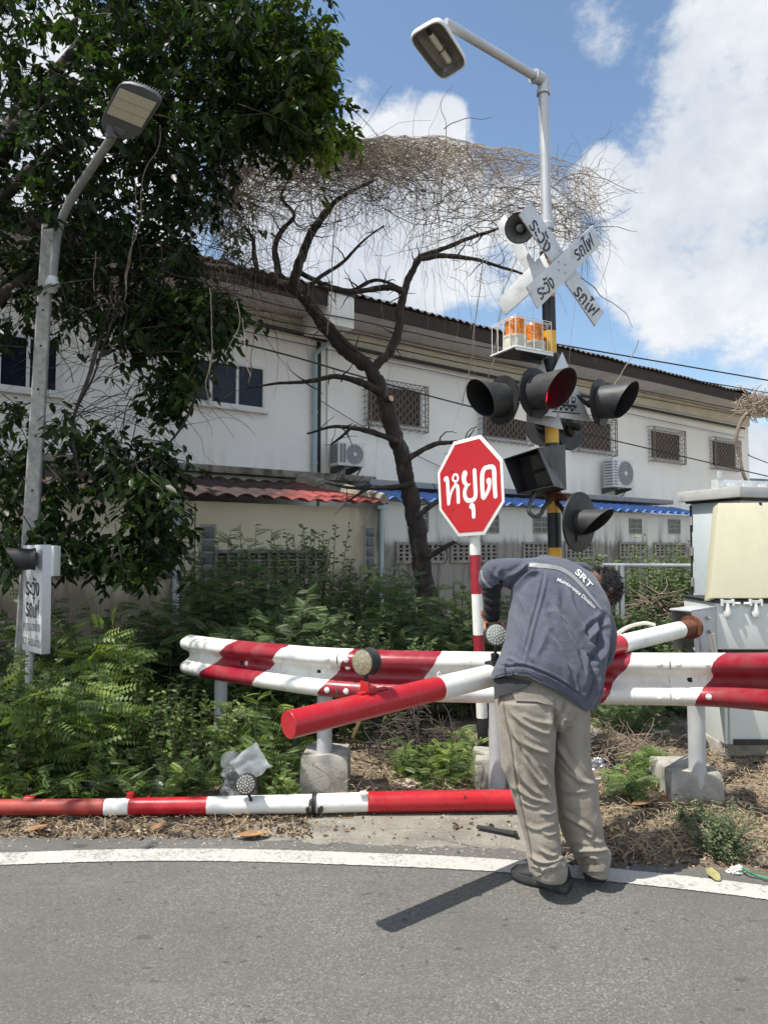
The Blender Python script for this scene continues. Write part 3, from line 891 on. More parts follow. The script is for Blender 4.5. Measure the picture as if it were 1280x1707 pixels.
m = MB(); m.grid(lambda i, j: B(sA + Lb * i, zf2 + .22 * j + .034 * math.sin((sA + Lb * i) * 2 * math.pi / .34) * (1 if j < .9 else .6), OBE - (OBE - .75) * j), n, 3)
m.build('roof', M_blueroof, lb, solid=.008)
m = MB(); bbox(m, sA + .5, sZ, zf2 + .30, zf2 + .42, .01, .80); m.build('ledge', mat('grey_flashing', (.26, .265, .265), .8, var=.15, vs=3, dirt=(.1, .1, .09), ds=4), lb, bevel=.015)
def small_window(parent, x0, x1, y0, y1, o):
    s0, z1 = SZ(x0, y0, o); s1, _ = SZ(x1, y0, o); _, z0 = SZ(x0, y1, o)
    m = MB(); bbox(m, s0, s1, z0, z1, o + .002, o + .01)
    f = m.build('window', M_blockglass, parent)
    m = MB()
    for i in range(3): bbox(m, s0 + (s1 - s0) * i / 2 - .012, s0 + (s1 - s0) * i / 2 + .012, z0, z1, o + .003, o + .02)
    for i in range(4): bbox(m, s0 - .012, s1 + .012, z0 + (z1 - z0) * i / 3 - .01, z0 + (z1 - z0) * i / 3 + .01, o + .004, o + .022)
    m.build('frame', mat('block_mortar', (.30, .29, .25), .9), f)
for q in ((698, 713, 853, 886), (812, 830, 858, 888), (888, 914, 861, 888), (1048, 1068, 865, 889), (1113, 1132, 866, 889)): small_window(lb, *q, OB)
for q in ((662, 738, 908, 935, 8), (752, 826, 908, 934, 8), (872, 910, 907, 931, 5), (942, 985, 906, 929, 6), (1032, 1072, 907, 927, 6), (1090, 1140, 908, 926, 7)):
    vent_band(lb, *q[:4], OB, q[4], 2, 1, mat('vent_block_grey', (.25, .24, .215), .95, var=.25, vs=8, dirt=(.12, .115, .10), ds=5))

# ---- overhead cables along the house
def cable(label, pts, r=.012, group='cables strung along the row houses'):
    m = MB(); m.tube(smooth_path(pts, 10), r, 5)
    tag(m.build('overhead_cable', M_wire), label, 'cable', group)
def wallpt(x, y, o): s, z = SZ(x, y, o); return B(s, z, o)
LAB = ['thick black cable bundle clipped under the cornice of the houses', 'upper thin black cable just under the grey soffit', 'middle thin black cable crossing in front of the soffit', 'lower thin black cable crossing the cream cornice', 'thin black cable just below the thick bundle on the wall']
cable(LAB[0], [wallpt(330, 517, .12), wallpt(480, 551, .12), wallpt(600, 582, .12), wallpt(700, 603, .12), wallpt(850, 634, .12), wallpt(1050, 676, .12), wallpt(1240, 714, .12)], .042)
cable(LAB[1], [wallpt(200, 430, 1.1), wallpt(450, 505, 1.1), wallpt(600, 535, 1.1), wallpt(760, 570, 1.1), wallpt(950, 606, 1.1), wallpt(1245, 672, 1.1)], .013)
cable(LAB[2], [wallpt(200, 455, 1.1), wallpt(450, 532, 1.1), wallpt(600, 557, 1.1), wallpt(760, 592, 1.1), wallpt(950, 627, 1.1), wallpt(1245, 686, 1.1)], .016)
cable(LAB[3], [wallpt(200, 470, 1.0), wallpt(450, 545, 1.0), wallpt(600, 569, 1.0), wallpt(760, 603, 1.0), wallpt(950, 640, 1.0), wallpt(1245, 694, 1.0)], .013)
cable(LAB[4], [wallpt(330, 535, .08), wallpt(600, 594, .08), wallpt(760, 627, .08), wallpt(1050, 690, .08), wallpt(1240, 730, .08)], .009)
cable('single sagging black cable running diagonally across the grilled windows', [P(330, 555, 9.5), P(480, 592, 10.4), P(600, 627, 11.4), P(766, 673, 12.6), P(1018, 733, 14.5), P(1400, 822, 18)], .014)
cable('thin cable slanting down the wall past the left air conditioner', [wallpt(525, 662, .1), wallpt(600, 708, .1), wallpt(680, 752, .1), wallpt(760, 790, .1)], .008)
G2 = 'cables above the right end of the roof'
cable('upper cable against the sky above the right end of the roof', [P(500, 500, 19), P(930, 574, 20), P(1100, 603, 20.5), P(1280, 634, 21), P(1600, 690, 22)], .022, G2)
cable('lower cable against the sky touching the right end of the roof', [P(900, 575, 19), P(1000, 595, 19.5), P(1140, 630, 20), P(1280, 655, 20.5), P(1600, 715, 22)], .017, G2)
cable('cable leaving the house corner towards the right edge', [P(1246, 757, 20.5), P(1280, 772, 20.8), P(1500, 850, 23)], .014, G2)
# ---------------------------------------------------------------- railway crossing signal mast
def R_(deg): return V3(math.sin(math.radians(deg)), -math.cos(math.radians(deg)), 0)   # horizontal direction: 0 faces the camera, + to the right
MY = 6.0
p_hi = P(905, 145, MY); p_lo = P(925, 940, MY)
ax = (p_lo - p_hi).normalized(); p_gr = p_hi + ax * ((p_hi.z + .02) / -ax.z)
def mast(y):                     # point of the mast axis at photo row y
    lo, hi = 0.0, 1.0
    for _ in range(40):
        mid = (lo + hi) / 2
        if proj([p_hi.lerp(p_gr, mid)])[0][1] < y: lo = mid
        else: hi = mid
    return p_hi.lerp(p_gr, lo)
sig = thing('crossing_signal', 'tall yellow and black railway crossing mast with crossbucks, flashing lights and a lamp arm', 'crossing signal', (p_gr.x, p_gr.y, 0))
m = MB()
ybands = [(420, 0), (436, 1), (497, 0), (553, 1), (606, 0), (690, 1), (739, 0), (800, 1), (855, 0), (913, 1), (975, 0), (1035, 1), (1100, 0), (1400, 0)]
for (ya, c), (yb, _) in zip(ybands[:-1], ybands[1:]):
    m.tube([mast(ya), mast(yb)], .056, 20, mat=c, cap=True)
m.build('mast', [M_black, M_yellow], sig)
m = MB(); m.tube([p_hi, mast(424)], .043, 20)
m.lathe(mast(384), -ax, [(0, .043), (0, .062), (.05, .066), (.06, .056), (.12, .056), (.125, .043)], 20)
m.build('lamp_pole', M_galv, sig)
m = MB(); m.lathe(mast(430), -ax, [(0, .057), (0, .064), (.05, .064), (.05, .057)], 20)
m.lathe(mast(611), -ax, [(-.05, .058), (-.05, .075), (.10, .075), (.10, .058)], 20)
m.build('collar', M_matblack, sig)
# lamp arm and lantern
a_end = P(742, 38, 5.35)
el = p_hi + V3(0, 0, .05)
m = MB(); m.tube([el + (a_end - el).normalized() * .05, a_end], .036, 16)
m.build('lamp_arm', M_galv, sig)
m = MB(); m.tube(smooth_path([p_hi - V3(0, 0, .05), el, el + (a_end - el).normalized() * .1], 6), .053, 16)
m.lathe(p_hi - V3(0, 0, .07), UP, [(0, .045), (0, .058), (.03, .058), (.03, .045)], 18)
m.lathe(el + (a_end - el).normalized() * .09, a_end - el, [(0, .04), (0, .057), (.03, .057), (.03, .04)], 18)
m.build('elbow', M_galv, sig)
# lantern: rounded tray, open face down towards the camera
q = [P(678, 62, 5.28), P(733, 30, 5.12), P(781, 108, 5.42), P(736, 137, 5.58)]     # near-left, near-right, far-right, far-left
qc = sum(q, V3(0, 0, 0)) / 4
ux = ((q[1] - q[0]) + (q[2] - q[3])).normalized(); vl = ((q[3] - q[0]) + (q[2] - q[1])) / 2
nl = ux.cross(vl).normalized()
if nl.z > 0: nl = -nl
def tray(k, sh, n=40):
    out = []
    for i in range(n):
        a = 2 * math.pi * i / n
        cx_ = math.copysign(abs(math.cos(a)) ** .38, math.cos(a)) * .5; cy_ = math.copysign(abs(math.sin(a)) ** .38, math.sin(a)) * .5
        u_, v_ = cx_ * k + .5, cy_ * k + .5
        p = q[0] * (1 - u_) * (1 - v_) + q[1] * u_ * (1 - v_) + q[2] * u_ * v_ + q[3] * (1 - u_) * v_
        out.append(p - nl * sh)
    return out
m = MB(); m.loft([tray(.95, .0), tray(1.0, .0), tray(1.02, .012), tray(.99, .05), tray(.86, .085), tray(.6, .105), tray(.2, .112)], cap=False)
lan = m.build('lantern', mat('lantern_white', (.72, .72, .70), .4, var=.05), sig, sharp=50, fixn=True)
m = MB(); m.loft([tray(.95, .0), tray(.93, .02), tray(.80, .06), tray(.45, .075), tray(.05, .077)], cap=False)
m.build('reflector', mat('reflector_grey', (.22, .215, .20), .35, .4, var=.15), lan)
va = vl.normalized(); tu = qc + ux * .005 - nl * .03
m = MB(); m.tube([tu - va * .13, tu - va * .09, tu + va * .12, tu + va * .135], [.022, .024, .024, .012], 12)
m.build('lamp_tube', mat('lamp_glass', (.62, .60, .50), .25), lan)
m = MB(); m.tube([tu - va * .17, tu - va * .13], .015, 10); m.lathe(tu + va * .01, va, [(0, .025), (0, .028), (.008, .028), (.008, .025)], 12)
m.build('lamp_holder', M_matblack, lan)

# flashing lights
LIT = NT('lit_red_lens')
LIT.col((.55, .01, .02)); LIT.set(rough=.25)
vv = LIT.voro(140); LIT.b.inputs['Emission Color'].default_value = (1, .02, .05, 1)
LIT.l.new(LIT.mrange(vv, .0, .7, 1.6, .35), LIT.b.inputs['Emission Strength'])
M_lens_off = mat('dark_red_lens', (.022, .006, .006), .3, var=.2)
def signal_light(center, dirv, R, rv, L, lit=False, cut=.55, tone=None, back=None, flare=1.06):
    """disc backplate, visor tube cut away below, lens; dirv points where the light faces"""
    d = dirv.normalized(); side = UP.cross(d).normalized(); upv = d.cross(side).normalized()
    m = MB(); m.lathe(center, d, [(-.012, .001), (-.012, R), (.004, R), (.006, R - .012), (.006, rv)], 44)
    bp = m.build('signal_light', M_matblack, sig, sharp=40, fixn=True)
    n = 40; m = MB(); vs = []; fs = []
    lay = [(rv, 0), (rv * flare, 1)]
    def ln(a): # visor length by angle from the top
        c = (math.cos(a) + 1) / 2
        return L * (cut + (1 - cut) * c ** .8)
    for i in range(n):
        a = 2 * math.pi * i / n
        e = side * math.sin(a) + upv * math.cos(a)
        vs += [center + d * .006 + e * rv, center + d * ln(a) + e * rv * flare, center + d * ln(a) + e * (rv * flare - .005), center + d * .008 + e * (rv - .005)]
    fo = []; fi = []
    for i in range(n):
        j = (i + 1) % n
        fo += [(4 * i, 4 * j, 4 * j + 1, 4 * i + 1), (4 * i + 1, 4 * j + 1, 4 * j + 2, 4 * i + 2)]; fi += [(4 * i + 2, 4 * j + 2, 4 * j + 3, 4 * i + 3)]
    m.add(vs, fo, 0); m.add(vs, fi, 1)
    m.build('visor', [M_matblack if tone is None else tone, M_inblack], bp, sharp=50)
    m = MB(); m.lathe(center + d * .008, d, [(0, rv - .006), (.02, rv - .03), (.03, .001)], 30)
    m.build('lens', LIT.m if lit else M_lens_off, bp)
    m = MB(); m.lathe(center - d * .012, -d, [(0, rv * .62), (.03, rv * .58), (.05, rv * .4), (.055, .001)], 20)
    for sg in (-1, 1): m.ball(center + d * .012 - upv * (rv + .02) + side * .03 * sg, .012, nu=8, nv=5)
    m.obox(center + d * .01 - upv * (rv + .03), side * .06, d * .012, upv * .03)
    m.build('lamp_body', M_matblack, bp)
    if back is not None:
        m = MB(); b0 = center - d * .055
        m.tube(smooth_path([b0, b0 - d * .06, (b0 + back) / 2 - V3(0, 0, .0), back], 5), .020, 10)
        m.ball(b0 - d * .04, .036, nu=10, nv=7)
        m.build('arm', M_matblack, bp)
M_visgrey = mat('visor_dark_grey', (.036, .036, .037), .5, var=.2, vs=14, dirt=(.12, .115, .11), ds=34, dlo=.62, dhi=.8)
signal_light(P(893, 655, 5.72), R_(38) + V3(0, 0, -.03), .198, .140, .34, True, .42, M_visgrey, mast(640))
signal_light(P(836, 667, 5.80), R_(-58) + V3(0, 0, -.03), .200, .135, .30, False, .45, M_visgrey, mast(632))
signal_light(P(1001, 671, 5.90), R_(50) + V3(0, 0, -.03), .195, .135, .30, False, .40, M_visgrey, mast(640))
signal_light(P(966, 870, 5.62), R_(44) + V3(0, 0, -.05), .235, .095, .27, False, .12, M_visgrey, mast(832), flare=1.12)
signal_light(P(908, 708, 6.28), -R_(-38), .19, .13, .25, False, .45, None, mast(690))
signal_light(P(948, 714, 6.26), -R_(40), .19, .13, .25, False, .45, None, mast(695))
# box on the mast: direction display in a black hood
m = MB()
a, b, c_, d_ = P(840, 766, 5.64), P(895, 748, 5.50), P(921, 809, 5.55), P(863, 822, 5.68)
e, f, g, h = P(900, 752, 6.02), P(940, 742, 5.86), P(942, 815, 5.88), P(905, 826, 6.03)
m.add([a, b, c_, d_, e, f, g, h], [(0, 4, 5, 1), (1, 5, 6, 2), (2, 6, 7, 3), (3, 7, 4, 0), (4, 7, 6, 5)])
disp = m.build('display_box', M_black, sig, solid=-.006, smooth=False, fixn=True)
ic = lambda u, v, k: ((a * (1 - u) * (1 - v) + b * u * (1 - v) + c_ * u * v + d_ * (1 - u) * v) * (1 - k) + (e * (1 - u) * (1 - v) + f * u * (1 - v) + g * u * v + h * (1 - u) * v) * k)
m = MB(); m.add([ic(.04, .04, .35), ic(.96, .04, .35), ic(.96, .96, .35), ic(.04, .96, .35)], [(0, 1, 2, 3)])
m.build('screen', M_inblack, disp, solid=.004)
m = MB()
for v0, v1 in ((.10, .46), (.55, .92)):
    m.add([ic(.42, v0, .32), ic(.86, v0, .32), ic(.86, v1, .32), ic(.42, v1, .32)], [(0, 1, 2, 3)])
m.build('indicator_panel', mat('display_smoked', (.045, .043, .033), .3, var=.3, vs=20), disp, solid=.004)
m = MB(); lp = smooth_path([P(891, 822, 5.75), P(884, 838, 5.72), P(881, 852, 5.7), P(890, 861, 5.72), P(901, 857, 5.78), P(908, 843, 5.88), mast(832)], 6)
m.tube(lp, .017, 8); m.build('conduit', mat('grey_conduit', (.10, .105, .105), .5), sig)
m = MB(); m.tube([mast(828), P(948, 829, 5.82)], .03, 12); m.lathe(mast(828), UP, [(-.04, .058), (-.04, .066), (.04, .066), (.04, .058)], 18)
m.build('bracket', M_rust, sig)

# beacon shelf
sh = [P(818, 590, 5.85), P(859, 577, 5.55), P(921, 596, 5.75), P(893, 606, 6.05)]
zs = sum(p.z for p in sh) / 4
shelf_pts = [V3(p.x, p.y, zs) for p in sh]
shc = sum(shelf_pts, V3(0, 0, 0)) / 4
m = MB(); m.prism(shelf_pts, (0, 0, .012)); 
m.obox((shc + mast(600)) / 2 - V3(0, 0, .03), (mast(600) - shc) / 2, V3(.03, .02, 0), V3(0, 0, .02))
shelf = m.build('beacon_shelf', M_matblack, sig)
m = MB(); m.prism([shelf_pts[1].lerp(shc, -.02) , shelf_pts[2].lerp(shc, -.02), shelf_pts[2].lerp(shc, .0) , shelf_pts[1].lerp(shc, .0)], (0, 0, -.02))
for i in range(4):
    A_, B_ = shelf_pts[i], shelf_pts[(i + 1) % 4]
    m.tube([A_ + V3(0, 0, .006), B_ + V3(0, 0, .006)], .009, 6)
m.build('shelf_edge', M_white, shelf)
AMB = NT('amber_dome'); va_ = AMB.voro(60, sc=(1, 1, .5)); AMB.col(AMB.ramp(va_, [(0, (1.0, .50, .05)), (.3, (.92, .30, .015)), (1, (.60, .13, .005))])); AMB.set(rough=.12, spec=.7, coat=.5)
AMB.b.inputs['Transmission Weight'].default_value = .15
AMB.bump(AMB.axis(2), .0, .01)
M_beige = mat('beacon_base', (.62, .60, .50), .5, var=.08)
for (px, py0, py1, Yb) in ((858, 531, 580, 5.72), (889, 541, 588, 5.92)):
    top = P(px, py0, Yb); base = V3(top.x, top.y, zs + .014); H = top.z - base.z; r = .085
    m = MB(); m.lathe(base, UP, [(0, r * 1.05), (H * .06, r * 1.12), (H * .34, r * 1.08), (H * .36, r * 1.12), (H * .44, r * 1.12), (H * .44, r * .9)], 26)
    bc = m.build('beacon', M_beige, sig)
    m = MB()
    prof = [(H * .44, r * .95)]
    for k in range(12):
        hh = H * (.45 + .042 * k); prof += [(hh, r * .965), (hh + H * .02, r * .94)]
    prof += [(H * .97, r * .88), (H, r * .7), (H * 1.01, .001)]
    m.lathe(base, UP, prof, 30); m.build('dome', AMB.m, bc)
    m = MB(); m.lathe(base + V3(0, 0, H * .5), UP, [(0, .03), (H * .35, .03)], 10); m.build('bulb', mat('bulb_orange', (.9, .5, .1), .3), bc)
m = MB(); ch = P(845, 527, 5.6).z - zs
cage = []
for i in range(4):
    A_, B_ = shelf_pts[i].lerp(shc, .04), shelf_pts[(i + 1) % 4].lerp(shc, .04)
    k = 4
    for j in range(k):
        p = A_.lerp(B_, j / k); m.tube([p + V3(0, 0, .012), p + V3(0, 0, ch)], .0032, 5)
    for hh in (ch, ch * .93): m.tube([A_ + V3(0, 0, hh), B_ + V3(0, 0, hh)], .0032, 5)
for t_ in (.25, .5, .75):
    m.tube([shelf_pts[0].lerp(shelf_pts[1], t_) + V3(0, 0, ch), shelf_pts[3].lerp(shelf_pts[2], t_) + V3(0, 0, ch)], .0032, 5)
m.build('beacon_cage', M_signwhite, sig)

# text helper: glyphs flattened to triangles, laid on a plane through a frame of photo pixels
def text_tris(body, bold=0.0, shear=0.0, space=1.0):
    c = bpy.data.curves.new('glyphs', 'FONT'); c.body = body; c.offset = bold; c.shear = shear; c.space_character = space
    c.resolution_u = 4
    o = bpy.data.objects.new('glyphs', c); COL.objects.link(o)
    bpy.context.view_layer.update()
    me = o.to_mesh()
    vs = np.array([v.co[:] for v in me.vertices]); fs = [tuple(p.vertices) for p in me.polygons]
    o.to_mesh_clear(); bpy.data.objects.remove(o); bpy.data.curves.remove(c)
    return vs, fs
def text_on(mb, body, p00, p10, upvec, place, bold=.02, shear=0.0, mat=0, space=1.0, h=.7):
    """baseline runs p00 -> p10 in photo pixels, upvec = pixel vector of one capital height; place(x, y) -> world"""
    vs, fs = text_tris(body, bold, shear, space)
    x0, x1 = vs[:, 0].min(), vs[:, 0].max()
    out = []
    for v in vs:
        u = (v[0] - x0) / (x1 - x0); w = v[1] / h
        out.append(place(p00[0] + (p10[0] - p00[0]) * u + upvec[0] * w, p00[1] + (p10[1] - p00[1]) * u + upvec[1] * w))
    mb.add(out, fs, mat)

# crossbucks
def c3(x, y): return (820 + x / 6.4, 330 + y / 6.4)
nF = R_(36)
pF = mast(440) + nF * .16
def onF(k): return lambda x, y: PL(x, y, pF + nF * k, nF)
def board(mb, poly, k, th=.012, plane=onF, n=None):
    pts = [plane(k)(*c3(*p)) for p in poly]
    mb.prism(pts, (n if n is not None else nF) * -th)
m = MB(); board(m, [(410, 40), (290, 180), (1100, 1370), (1190, 1220)], 0)
cb = m.build('crossbuck', M_alu, sig, bevel=.002)
m = MB(); board(m, [(370, 950), (1075, 288), (1165, 490), (490, 1185)], .03); 
bd_ = m.build('top_board', M_alu, cb, bevel=.002)
for (k_, txt, p0_, p1_, u_, sh_) in ((.0325, 'ระวัง', (520, 1090), (680, 940), (-66, -128), .15), (.0325, 'รถไฟ', (912, 672), (1110, 500), (-64, -124), .15),
        (.0025, 'ระวัง', (388, 290), (572, 590), (82, -84), -.1), (.0025, 'รถไฟ', (862, 1005), (1064, 1275), (82, -84), -.1)):
    m = MB(); text_on(m, txt, c3(*p0_), c3(*p1_), (u_[0] / 6.4, u_[1] / 6.4), onF(k_), .012, sh_)
    m.build('lettering', M_text, cb, smooth=False)
m = MB()
for (x, y) in ((710, 678), (778, 708), (712, 765), (780, 795)):
    m = MB(); m.ball(onF(.033)(*c3(x, y)), .009, nu=8, nv=5); m.build('bolt', M_bolt, cb)
m = MB(); m.obox(pF - nF * .08, nF * .07, V3(0, 0, .03), UP.cross(nF) * .03)
m.build('bracket', M_bolt, cb)
nK = R_(-40); pK = mast(445) + nK * .14
def onK(k): return lambda x, y: PL(x, y, pK + nK * k, nK)
m = MB(); board(m, [(130, 175), (48, 288), (470, 960), (560, 860)], 0, plane=onK, n=nK)
cb2 = m.build('crossbuck', M_alu, sig, bevel=.002)
m = MB(); board(m, [(545, 590), (48, 1092), (140, 1250), (640, 800)], .03, plane=onK, n=nK)
m.build('top_board', M_alu, cb2, bevel=.002)
m = MB(); m.obox(pK - nK * .07, nK * .065, V3(0, 0, .03), UP.cross(nK) * .03); m.build('bracket', M_black, cb2)
# loudspeaker between the boards
d_ = (R_(-14) + V3(0, 0, -.40)).normalized(); spc = P(866, 380, 5.72)
m = MB(); m.lathe(spc, -d_, [(-.005, .112), (0, .118), (.006, .116), (.03, .098), (.09, .062), (.14, .05), (.22, .05), (.22, .001)], 36)
m.lathe(spc, -d_, [(-.005, .112), (.012, .095), (.07, .05), (.10, .035)], 36)
ls = m.build('loudspeaker', mat('speaker_grey', (.13, .13, .125), .5, var=.1), sig)
m = MB(); m.lathe(spc - d_ * .10, d_, [(0, .036), (.05, .036), (.075, .03), (.085, .018), (.087, .001)], 20); m.build('driver', mat('speaker_driver', (.17, .17, .165), .5), ls)
m = MB(); m.lathe(spc, d_, [(-.004, .121), (.006, .122), (.006, .112), (-.004, .111)], 36); m.build('rim', M_black, ls)
# triangular train signs
nT = R_(24); pT = mast(650) + nT * .13
onT = lambda k: (lambda x, y: PL(x, y, pT + nT * k, nT))
m = MB(); m.prism([onT(0)(*p) for p in ((937, 587), (985, 703), (888, 690))], nT * -.008)
tr = m.build('triangle_sign', M_alu, sig, bevel=.0015)
def c7(x, y): return (860 + x / 9.846, 590 + y / 9.846)
m = MB(); pt = onT(.0025); pw = onT(.0045); pb_ = onT(.006)
def poly(mb, pts, pl_, mat): mb.add([pl_(*c7(*p)) for p in pts], [tuple(range(len(pts)))], mat)
poly(m, [(640, 800), (740, 815), (975, 838), (968, 920), (640, 880)], pt, 0)
poly(m, [(690, 690), (865, 690), (865, 815), (690, 800)], pw, 0)
poly(m, [(905, 712), (985, 718), (962, 812), (910, 812)], pw, 0)
poly(m, [(590, 932), (1052, 972), (1050, 992), (588, 952)], pt, 0)
poly(m, [(960, 860), (995, 850), (995, 880), (960, 890)], pw, 0)
poly(m, [(822, 755), (842, 758), (840, 782), (820, 778)], pb_, 1); poly(m, [(912, 725), (972, 730), (958, 770), (915, 765)], pb_, 1)
for (x, y) in ((652, 893), (735, 900), (825, 906), (917, 918)):
    for r_, pl_, mt in ((44, pw, 1), (31, pb_, 0)):
        poly(m, [(x + r_ * .85 * math.cos(2 * math.pi * k / 18), y + r_ * math.sin(2 * math.pi * k / 18)) for k in range(18)], pl_, mt)
m.build('train_symbol', [M_text, M_alu], tr, smooth=False)
nT2 = R_(-30); pT2 = mast(660) + nT2 * .11
m = MB(); m.prism([PL(*p, pT2, nT2) for p in ((902, 592), (856, 698), (938, 716))], nT2 * -.008)
m.build('triangle_sign', M_alu, sig)
m = MB(); m.prism([PL(*p, mast(660) - nT * .1, nT) for p in ((930, 600), (900, 690), (940, 716))], nT * -.008)
m.build('triangle_sign', M_alu, sig)

# ---------------------------------------------------------------- stop sign
SY = 5.4
nS = R_(-47)
sgn = thing('stop_sign', 'red octagonal stop sign with white Thai lettering on a striped post', 'stop sign', G(805, 1262))
pb0 = P(788, 830, SY + .03); pb1 = P(806, 1262, SY + .03); pb1 = V3(pb1.x, pb1.y, pb1.z)
axs = (pb1 - pb0).normalized(); foot = pb0 + axs * ((pb0.z + .02) / -axs.z)
def spost(y):
    lo, hi = -.3, 1.0
    for _ in range(40):
        mid = (lo + hi) / 2
        if proj([pb0.lerp(foot, mid)])[0][1] < y: lo = mid
        else: hi = mid
    return pb0.lerp(foot, lo)
m = MB()
for (ya, yb, c) in ((770, 925, 0), (925, 990, 1), (990, 1058, 0), (1058, 1132, 1), (1132, 1196, 0), (1196, 1330, 2)):
    m.tube([spost(ya), spost(yb)], .0415, 20, mat=c)
m.build('post', [M_white, mat('post_red', (.33, .02, .035), .38, var=.1, dirt=(.30, .12, .05), ds=20), M_black], sgn)
pS = spost(810) + nS * .056
onS = lambda k: (lambda x, y: PL(x, y, pS + nS * k, nS))
def cs(x, y): return (720 + x / 9.485, 720 + y / 9.485)
octo = [(340, 155), (765, 45), (1110, 430), (1142, 1105), (828, 1628), (415, 1655), (112, 1230), (90, 640)]
inner = [(360, 205), (745, 105), (1068, 470), (1098, 1085), (800, 1568), (425, 1595), (150, 1215), (122, 660)]
m = MB(); m.prism([onS(0)(*cs(*p)) for p in octo], nS * -.006); pl_ = m.build('plate', M_signwhite, sgn, bevel=.0015)
m = MB(); m.prism([onS(.0025)(*cs(*p)) for p in inner], nS * -.002); m.build('red_face', M_signred, sgn)
m = MB()
def stroke(pts, w, k=5):
    w3 = [onS(.003)(*cs(*p)) for p in pts]
    m.ribbon(smooth_path(w3, k), [x / 9.485 * SY / F * 1.16 for x in (w if isinstance(w, list) else [w, w])], .0008, nS)
# letters traced stroke by stroke
stroke([(215, 750), (232, 735), (244, 790), (250, 900), (262, 1135)], [76, 62, 62, 62, 58])
stroke([(265, 1120), (285, 1010), (325, 905), (370, 835)], [50, 44, 42, 48])
stroke([(372, 840), (402, 870), (410, 960), (415, 1110)], [56, 60, 62, 60])
stroke([(368, 790), (332, 765), (330, 720), (352, 680), (388, 678), (408, 720), (402, 765), (370, 792)], 34)
stroke([(518, 660), (502, 720), (510, 790), (545, 850), (520, 920), (515, 1000), (545, 1070), (605, 1088), (665, 1060), (688, 990), (682, 850), (670, 615)], [88, 84, 72, 52, 62, 66, 66, 64, 64, 66, 68, 66])
stroke([(540, 850), (570, 845), (600, 822)], [50, 38, 14])
stroke([(622, 1180), (640, 1170), (654, 1240), (657, 1340)], [80, 76, 64, 62])
stroke([(895, 775), (906, 850), (880, 940), (810, 1045), (795, 920), (790, 760), (795, 660), (830, 580), (900, 555), (965, 565), (982, 650), (985, 800), (1000, 1020)], [84, 54, 56, 60, 70, 72, 72, 66, 62, 66, 72, 72, 66])
m.build('lettering', M_signwhite, sgn, sharp=60)
for p in ((308, 622), (862, 508), (330, 1228)):
    m = MB(); m.ball(onS(.004)(*cs(*p)), .006, nu=8, nv=5); m.build('rivet', M_matblack, sgn)
# ---------------------------------------------------------------- guardrail
def mk_stripe():
    t = NT('striped_rail_paint')
    st = t.math('ADD', t.attr('st'), t.math('MULTIPLY', t.math('SUBTRACT', t.noise(14, 4, .6), .5), .010))
    b = [(0, 0), (.368, 1), (.452, 0), (.560, 1), (.707, 0), (.862, 1), (1.022, 0), (1.183, 1)]
    c = t.ramp(t.math('DIVIDE', st, 1.5), [(p / 1.5, (.78, .77, .72) if k == 0 else (.27, .011, .026)) for p, k in b], 'CONSTANT')
    n = t.noise(7, 6, .7); ch = t.noise(26, 6, .75)
    c = t.mix(t.mrange(n, .40, .72, 0, .22), c, (.20, .15, .11)); lo = t.noise(3.2, 6, .75, sc=(2.0, 2.0, .5)); c = t.mix(t.mrange(lo, .54, .70, 0, .3), c, (.17, .13, .10)); rs = t.noise(40, 5, .8); c = t.mix(t.mrange(rs, .70, .76, 0, .8), c, (.16, .07, .035))
    c = t.mix(t.mrange(ch, .70, .76, 0, .75), c, (.52, .49, .44))
    t.col(c); t.set(rough=t.mrange(n, .3, .7, .28, .5)); t.bump(t.noise(9, 4, .6), .25, .006); return t.m
M_stripe = mk_stripe()
rp = [(318, 5.85, 1091), (345, 5.65, 1096), (400, 5.33, 1104), (460, 5.06, 1111), (510, 4.88, 1117), (560, 4.76, 1121), (640, 4.67, 1125), (760, 4.60, 1128), (900, 4.57, 1130), (1040, 4.52, 1131), (1130, 4.45, 1132), (1190, 4.34, 1133), (1240, 4.18, 1135), (1285, 3.98, 1137), (1340, 3.75, 1138), (1420, 3.45, 1140)]
rail_c = smooth_path([P(x, y, Y) for x, Y, y in rp], 14)
prof = [(.156, .006), (.146, .034), (.132, .066), (.115, .082), (.095, .086), (.072, .082), (.055, .062), (.038, .030), (.022, .008), (0, .004), (-.022, .008), (-.038, .030), (-.055, .062), (-.072, .082), (-.095, .086), (-.115, .082), (-.132, .066), (-.146, .034), (-.156, .006)]
grl = thing('guardrail', 'red and white striped steel guardrail behind the barrier arm', 'guardrail', (rail_c[60].x, rail_c[60].y + .1, 0))
m = MB(); vs = []; fs = []; st = []
pxs = proj([p[:] for p in rail_c])[:, 0]
rail_n = []
for i, p in enumerate(rail_c):
    t = (rail_c[min(len(rail_c) - 1, i + 1)] - rail_c[max(0, i - 1)]); t.z = 0; t.normalize()
    nn = V3(t.y, -t.x, 0); rail_n.append(nn)
    if nn.y > 0: nn = -nn
    for (h, o) in prof:
        wob = .006 * noise.noise(V3(p.x * 2.2, h * 8, 3))
        q = p + nn * (o + wob) + UP * (h * (1.0 + .10 * max(0, p.x - 2.0)))
        vs.append(q); st.append((pxs[i] + h / .156 * -0 + 28 * h / .156 * -1) / 1000.0)
k = len(prof)
st = [s for s in st]
for i in range(len(rail_c) - 1):
    for j in range(k - 1): fs.append((i * k + j, (i + 1) * k + j, (i + 1) * k + j + 1, i * k + j + 1))
m.add(vs, fs)
beam = m.build('beam', M_stripe, grl, attr=st, solid=.004, sharp=60, fixn=True)
def rail_at(px):
    i = int(np.argmin(np.abs(pxs - px))); return rail_c[i], (rail_n[i] if rail_n[i].y < 0 else -rail_n[i])
